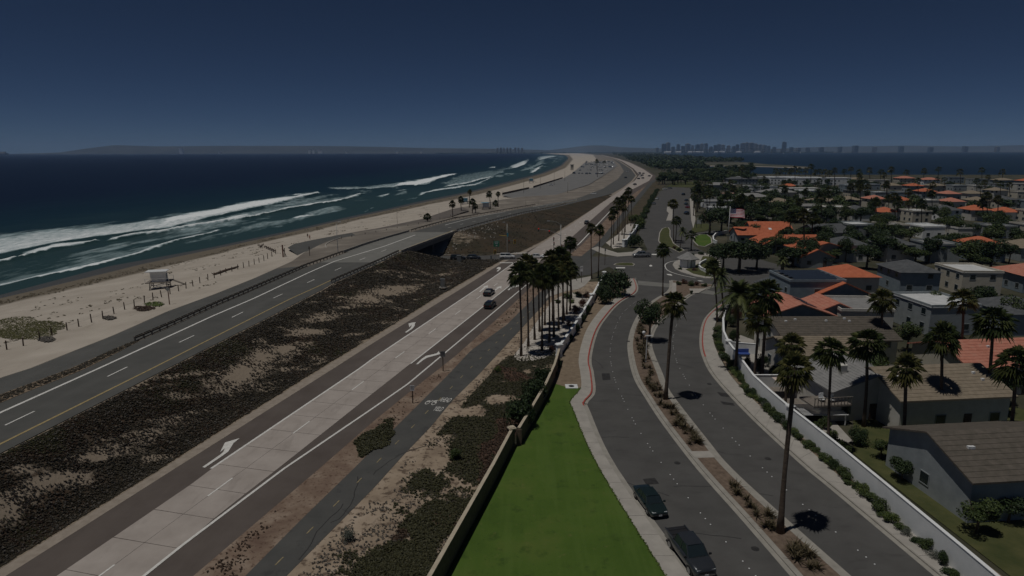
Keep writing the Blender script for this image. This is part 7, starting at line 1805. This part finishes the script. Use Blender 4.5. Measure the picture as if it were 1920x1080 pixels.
# ------------------------------------------------------------------ far shore, city, boats, haze
def ridge(name, prof, Y, dY, m, z0=-6, seed=0):
    xs = np.linspace(prof[0][0], prof[-1][0], 160); pr = np.array(prof, float); rows = []
    yt = np.interp(xs, pr[:, 0], pr[:, 1])
    top = np.array([at_d(x, y, Y + dY * .5) for x, y in zip(xs, yt)])
    n1 = (fbm(xs * .05, xs * 0 + seed, 4, seed) - .5) * .12
    for f in np.linspace(0, 1, 9):
        s = math.sin(math.pi * f); P = top.copy(); P[:, 0] *= (Y + dY * f) / (Y + dY * .5); P[:, 1] = Y + dY * f
        P[:, 2] = z0 + np.maximum(top[:, 2] - z0, 0) * np.clip(s ** .7 * (1 + n1 * (1 - s) * 2 + .25 * (fbm(xs * .08, xs * 0 + f * 5, 3, seed + 3) - .5) * (1 - s)), 0, 1.0)
        rows.append(P)
    o = MB().grid(np.stack(rows, 0)).build(name, m, None, True); o['kind'] = 'structure'; return o
ridge('hills', [(20, 288.5), (110, 286), (150, 280), (190, 275), (215, 272), (245, 273), (300, 274.5), (400, 273.5), (560, 273.5), (640, 274), (720, 275.5), (800, 277.5), (930, 279), (1010, 281), (1050, 284)], 11200, 2600, K['hill'], seed=2)
ridge('hills', [(980, 283), (1030, 281.5), (1060, 278), (1090, 274), (1112, 272.5), (1135, 273), (1165, 276), (1220, 278), (1300, 279.5), (1450, 279), (1490, 277), (1540, 275.5), (1600, 274.5), (1700, 273), (1800, 274.5), (1920, 272), (2100, 275)], 13200, 2400, K['hill'], seed=5)
# low land between sea, strand and city
far_land = [at_d(700, 288, 10200)[:2], at_d(850, 287.6, 9600)[:2], at_d(1000, 287, 8950)[:2], at_d(1230, 287, 8950)[:2], at_d(1330, 287, 9050)[:2], at_d(1600, 287, 9150)[:2], at_d(2100, 287, 9200)[:2], at_d(2100, 287, 15500)[:2], at_d(100, 287, 15500)[:2], at_d(330, 287, 11400)[:2]]
poly('far_shore', [tuple(p) for p in far_land], -2.0, K['land_far'], world=True)
rs = np.random.RandomState(61); Q = []
for k in range(1500):
    x = rs.uniform(820, 1560); Yt = rs.uniform(9000, 9900) if x < 1300 else rs.uniform(9150, 9500); Pq = at_d(x, 287, Yt); q = crown_quads(k % 91, 12, .4, 4); w = rs.uniform(16, 34); Q.append(q * np.array([w, w * .8, w * rs.uniform(.25, .5)]) + np.array([Pq[0], Yt, -2 + w * .2]))
tag(mobj('far_tree_line', quad_mesh('far_tree_line', np.concatenate(Q), K['leaf_dark'])), 'low dark tree line along the far shore', 'wood', kind='stuff')
towm = [mat('tower_pale', [(.3, (.4, .38, .35)), (.7, (.5, .48, .45))], scale=.02), mat('tower_grey', [(.3, (.2, .22, .24)), (.7, (.3, .32, .34))], scale=.02), mat('tower_glass', [(.3, (.1, .14, .17)), (.7, (.16, .2, .24))], scale=.02, rough=.4)]
def tower(x, wpx, ytop, Y, m, label, group, base=-2.0, nfl=None):
    T = at_d(x, ytop, Y); w = wpx * Y / 1200; H = T[2] - base; root = empty('tower_block', (T[0], Y, base), rs.uniform(-.3, .3)); tag(root, label, 'tower', group)
    d = w * rs.uniform(.7, 1.1); MB().box((0, 0, H * .5), (w, d, H)).build('wall', m, root)
    n = max(3, int(H / 9)); b_ = MB()
    for k in range(n): b_.box((0, 0, (k + .6) * H / n), (w * 1.03, d * 1.03, H / n * .42))
    tag(b_.build('window_bands', K['glass'], root), kind='stuff')
    MB().box((w * rs.uniform(-.2, .2), 0, H + H * .03), (w * .45, d * .5, H * .06)).build('roof_plant', m, root); return root
items = [(tower(x, w, y, 8700, towm[0], 'x', None), x) for x, w, y in ((933, 3.2, 277.5), (939, 3.2, 277), (945, 3.2, 277.2), (951, 3.2, 277), (957, 3.2, 277.4), (966, 3.4, 277), (972, 3.4, 277.2), (979, 3.4, 277.6))]
label_set(items, 'pale beachfront tower block far up the coast, {} from the left', 'tower', 'far beachfront towers')
sky_t = [(1232, 5, 277), (1245, 8, 270), (1252.5, 7, 267.5), (1262, 6, 275), (1272, 6, 270.5), (1281, 7, 274), (1290, 8, 269.5), (1299, 6, 272.5), (1308, 7, 271), (1316, 7, 269.5), (1324, 6, 269), (1333, 6, 275), (1341, 6, 272), (1348, 8, 270.5), (1356, 7, 271.5), (1366, 7, 273), (1376, 6, 274), (1383, 6, 271), (1393, 8, 268.5), (1401, 8, 267.5), (1409, 8, 267.8), (1417, 7, 269.5), (1425, 7, 271), (1433, 7, 272), (1441, 6, 273.5), (1452, 6, 275.5), (1471, 7, 266.2), (1484, 6, 276), (1497, 7, 277), (1515, 7, 276.5), (1540, 8, 276), (1575, 7, 275), (1604, 8, 273), (1640, 7, 275), (1690, 8, 274), (1745, 7, 276), (1810, 8, 274), (1870, 7, 275)]
items = [(tower(x, w * .92, y + .3, 9300 + rs.uniform(0, 700), towm[rs.randint(3)], 'x', None), x) for x, w, y in sky_t]
label_set(items, 'hazy city tower across the bay, {} from the left', 'tower', 'city towers across the bay')
items = []
for x, y in ((338, 277), (341, 279.5), (412, 285), (580, 281), (588, 280.5), (598, 281), (602, 281.5), (650, 283.5), (745, 283), (790, 283.5)):
    T = at_d(x, y, 11150); w = 30; o = empty('far_building', (T[0], 11150, -5)); H = T[2] + 5
    MB().box((0, 0, H / 2), (w, 40, H)).build('wall', K['white_wall'], o); MB().box((0, 0, H + 2), (w * 1.1, 44, 4)).build('roof', K['roof_white'], o); items.append((o, x))
label_set(items, 'tiny pale building on the far headland, {} from the left', 'building', 'buildings on the far headland')
items = []
for x, w in ((1252, 12), (1272, 9), (1297, 14), (1310, 16), (1345, 10), (1352, 12), (1385, 9), (1420, 10)):
    T = at_d(x, 283.2, 9020); o = empty('waterfront_shed', (T[0], 9020, -2)); ww = w * 7.5
    MB().box((0, 0, 9), (ww, 40, 18)).build('wall', K['white_wall'], o); gable(MB(), -ww / 2, ww / 2, -20, 20, 18, 24, 'x').build('roof', K['roof_white'], o); items.append((o, x))
label_set(items, 'low white waterfront shed below the city, {} from the left', 'building', 'waterfront sheds below the city')
# long bay bridge
bb = empty('bay_bridge', at_d(1380, 287, 7600) * np.array([1, 1, 0]) + np.array([0, 0, -3])); tag(bb, 'long thin bridge crossing the bay in front of the city', 'bridge'); o0 = np.array(bb.location)
A, B = at_d(1268, 282, 7900), at_d(1500, 280.5, 7300)
pts = []
for t in np.linspace(0, 1, 15):
    p = A * (1 - t) + B * t; p[2] = 10 + 42 * math.sin(math.pi * min(1, t * .8 + .1)) ** .7; pts.append(p - o0)
for a, b_ in zip(pts[:-1], pts[1:]): MB().bar(a, b_, 16, 5).build('deck_span', K['deck_concrete'], bb)
for p in pts[1:-1]: MB().box((p[0], p[1], p[2] / 2), (7, 9, p[2])).build('pier', K['deck_concrete'], bb)
def sailboat(x, y, hpx_, label, tiltv=.0):
    P = at(x, y, -3.0); f = P[1] / 1200; H = hpx_ * f; root = empty('sailboat', P, random.uniform(-.5, .5)); tag(root, label, 'sailboat', 'sailboats on the bay')
    L = H * .75; h = MB(); h.add([(-L / 2, -L * .13, H * .07), (L * .2, -L * .15, H * .07), (L / 2, 0, H * .09), (L * .2, L * .15, H * .07), (-L / 2, L * .13, H * .07), (-L * .4, -L * .07, -.4), (L * .3, 0, -.4), (-L * .4, L * .07, -.4)], [(0, 1, 2, 3, 4), (0, 5, 6, 1), (1, 6, 2), (2, 6, 3), (3, 6, 7, 4), (4, 7, 5, 0)]); h.build('hull', K['white_paint'], root)
    MB().tube([(L * .05, 0, 0), (L * .05, 0, H)], H * .008, 5).build('mast', K['steel'], root)
    s = MB(); s.grid(np.array([[(L * .04 - L * .48 * (1 - v) * u, .1 * L * math.sin(u * 3) * (1 - v), H * (.14 + .84 * v)) for u in np.linspace(0, 1, 4)] for v in np.linspace(0, .98, 5)])); s.build('mainsail', K['white_paint'], root)
    j = MB(); j.grid(np.array([[(L * .06 + L * .4 * (1 - v) * u, .08 * L * math.sin(u * 3) * (1 - v), H * (.12 + .7 * v)) for u in np.linspace(0, 1, 4)] for v in np.linspace(0, .98, 5)])); j.build('jib', K['white_paint'], root)
sailboat(1430, 286.5, 6, 'white sailboat, leftmost on the bay'); sailboat(1493, 286, 5, 'white sailboat, second from the left on the bay'); sailboat(1500, 287.5, 4.5, 'white sailboat, third from the left on the bay'); sailboat(1514, 286, 6, 'white sailboat, rightmost on the bay'); sailboat(1469, 288.5, 3, 'small white sailboat, lowest of those on the bay')
# ship on the horizon
S_ = at_d(2, 289, 8200); shp = empty('cargo_ship', (S_[0], 8200, SEA)); tag(shp, 'large pale-decked cargo ship on the horizon at the left edge', 'ship')
f = 8200 / 1200; Ls = 26 * f
h = MB(); h.add([(-Ls / 2, -12, 0), (Ls * .46, -12, 0), (Ls * .47, 12, 0), (-Ls / 2, 12, 0), (-Ls / 2, -14, 22), (Ls / 2, -10, 24), (Ls / 2, 10, 24), (-Ls / 2, 14, 22)], [(0, 1, 5, 4), (1, 2, 6, 5), (2, 3, 7, 6), (3, 0, 4, 7), (4, 5, 6, 7)]); h.build('hull', paint('hull', (.05, .06, .09), 0), shp)
MB().box((-Ls * .06, 0, 33), (Ls * .8, 26, 22)).build('superstructure', K['stucco'], shp); MB().box((-Ls * .38, 0, 50), (Ls * .08, 22, 14)).build('bridge_house', K['stucco'], shp)
# air between here and the far shore
hz = MB().box((0, 7750, 110), (44600, 16900, 240)).build('haze', None)
hm = bpy.data.materials.new('haze_air'); hm.use_nodes = True; hn = hm.node_tree
for n_ in list(hn.nodes):
    if n_.type == 'BSDF_PRINCIPLED': hn.nodes.remove(n_)
pv = hn.nodes.new('ShaderNodeVolumePrincipled'); pv.inputs['Color'].default_value = (.42, .63, 1.0, 1); pv.inputs['Density'].default_value = 5.0e-5; pv.inputs['Anisotropy'].default_value = .0
hn.links.new(pv.outputs[0], hn.nodes['Material Output'].inputs['Volume'])
hz.data.materials.clear(); hz.data.materials.append(hm); hz['kind'] = 'stuff'; hz['label'] = 'thin blue haze over sea and land';
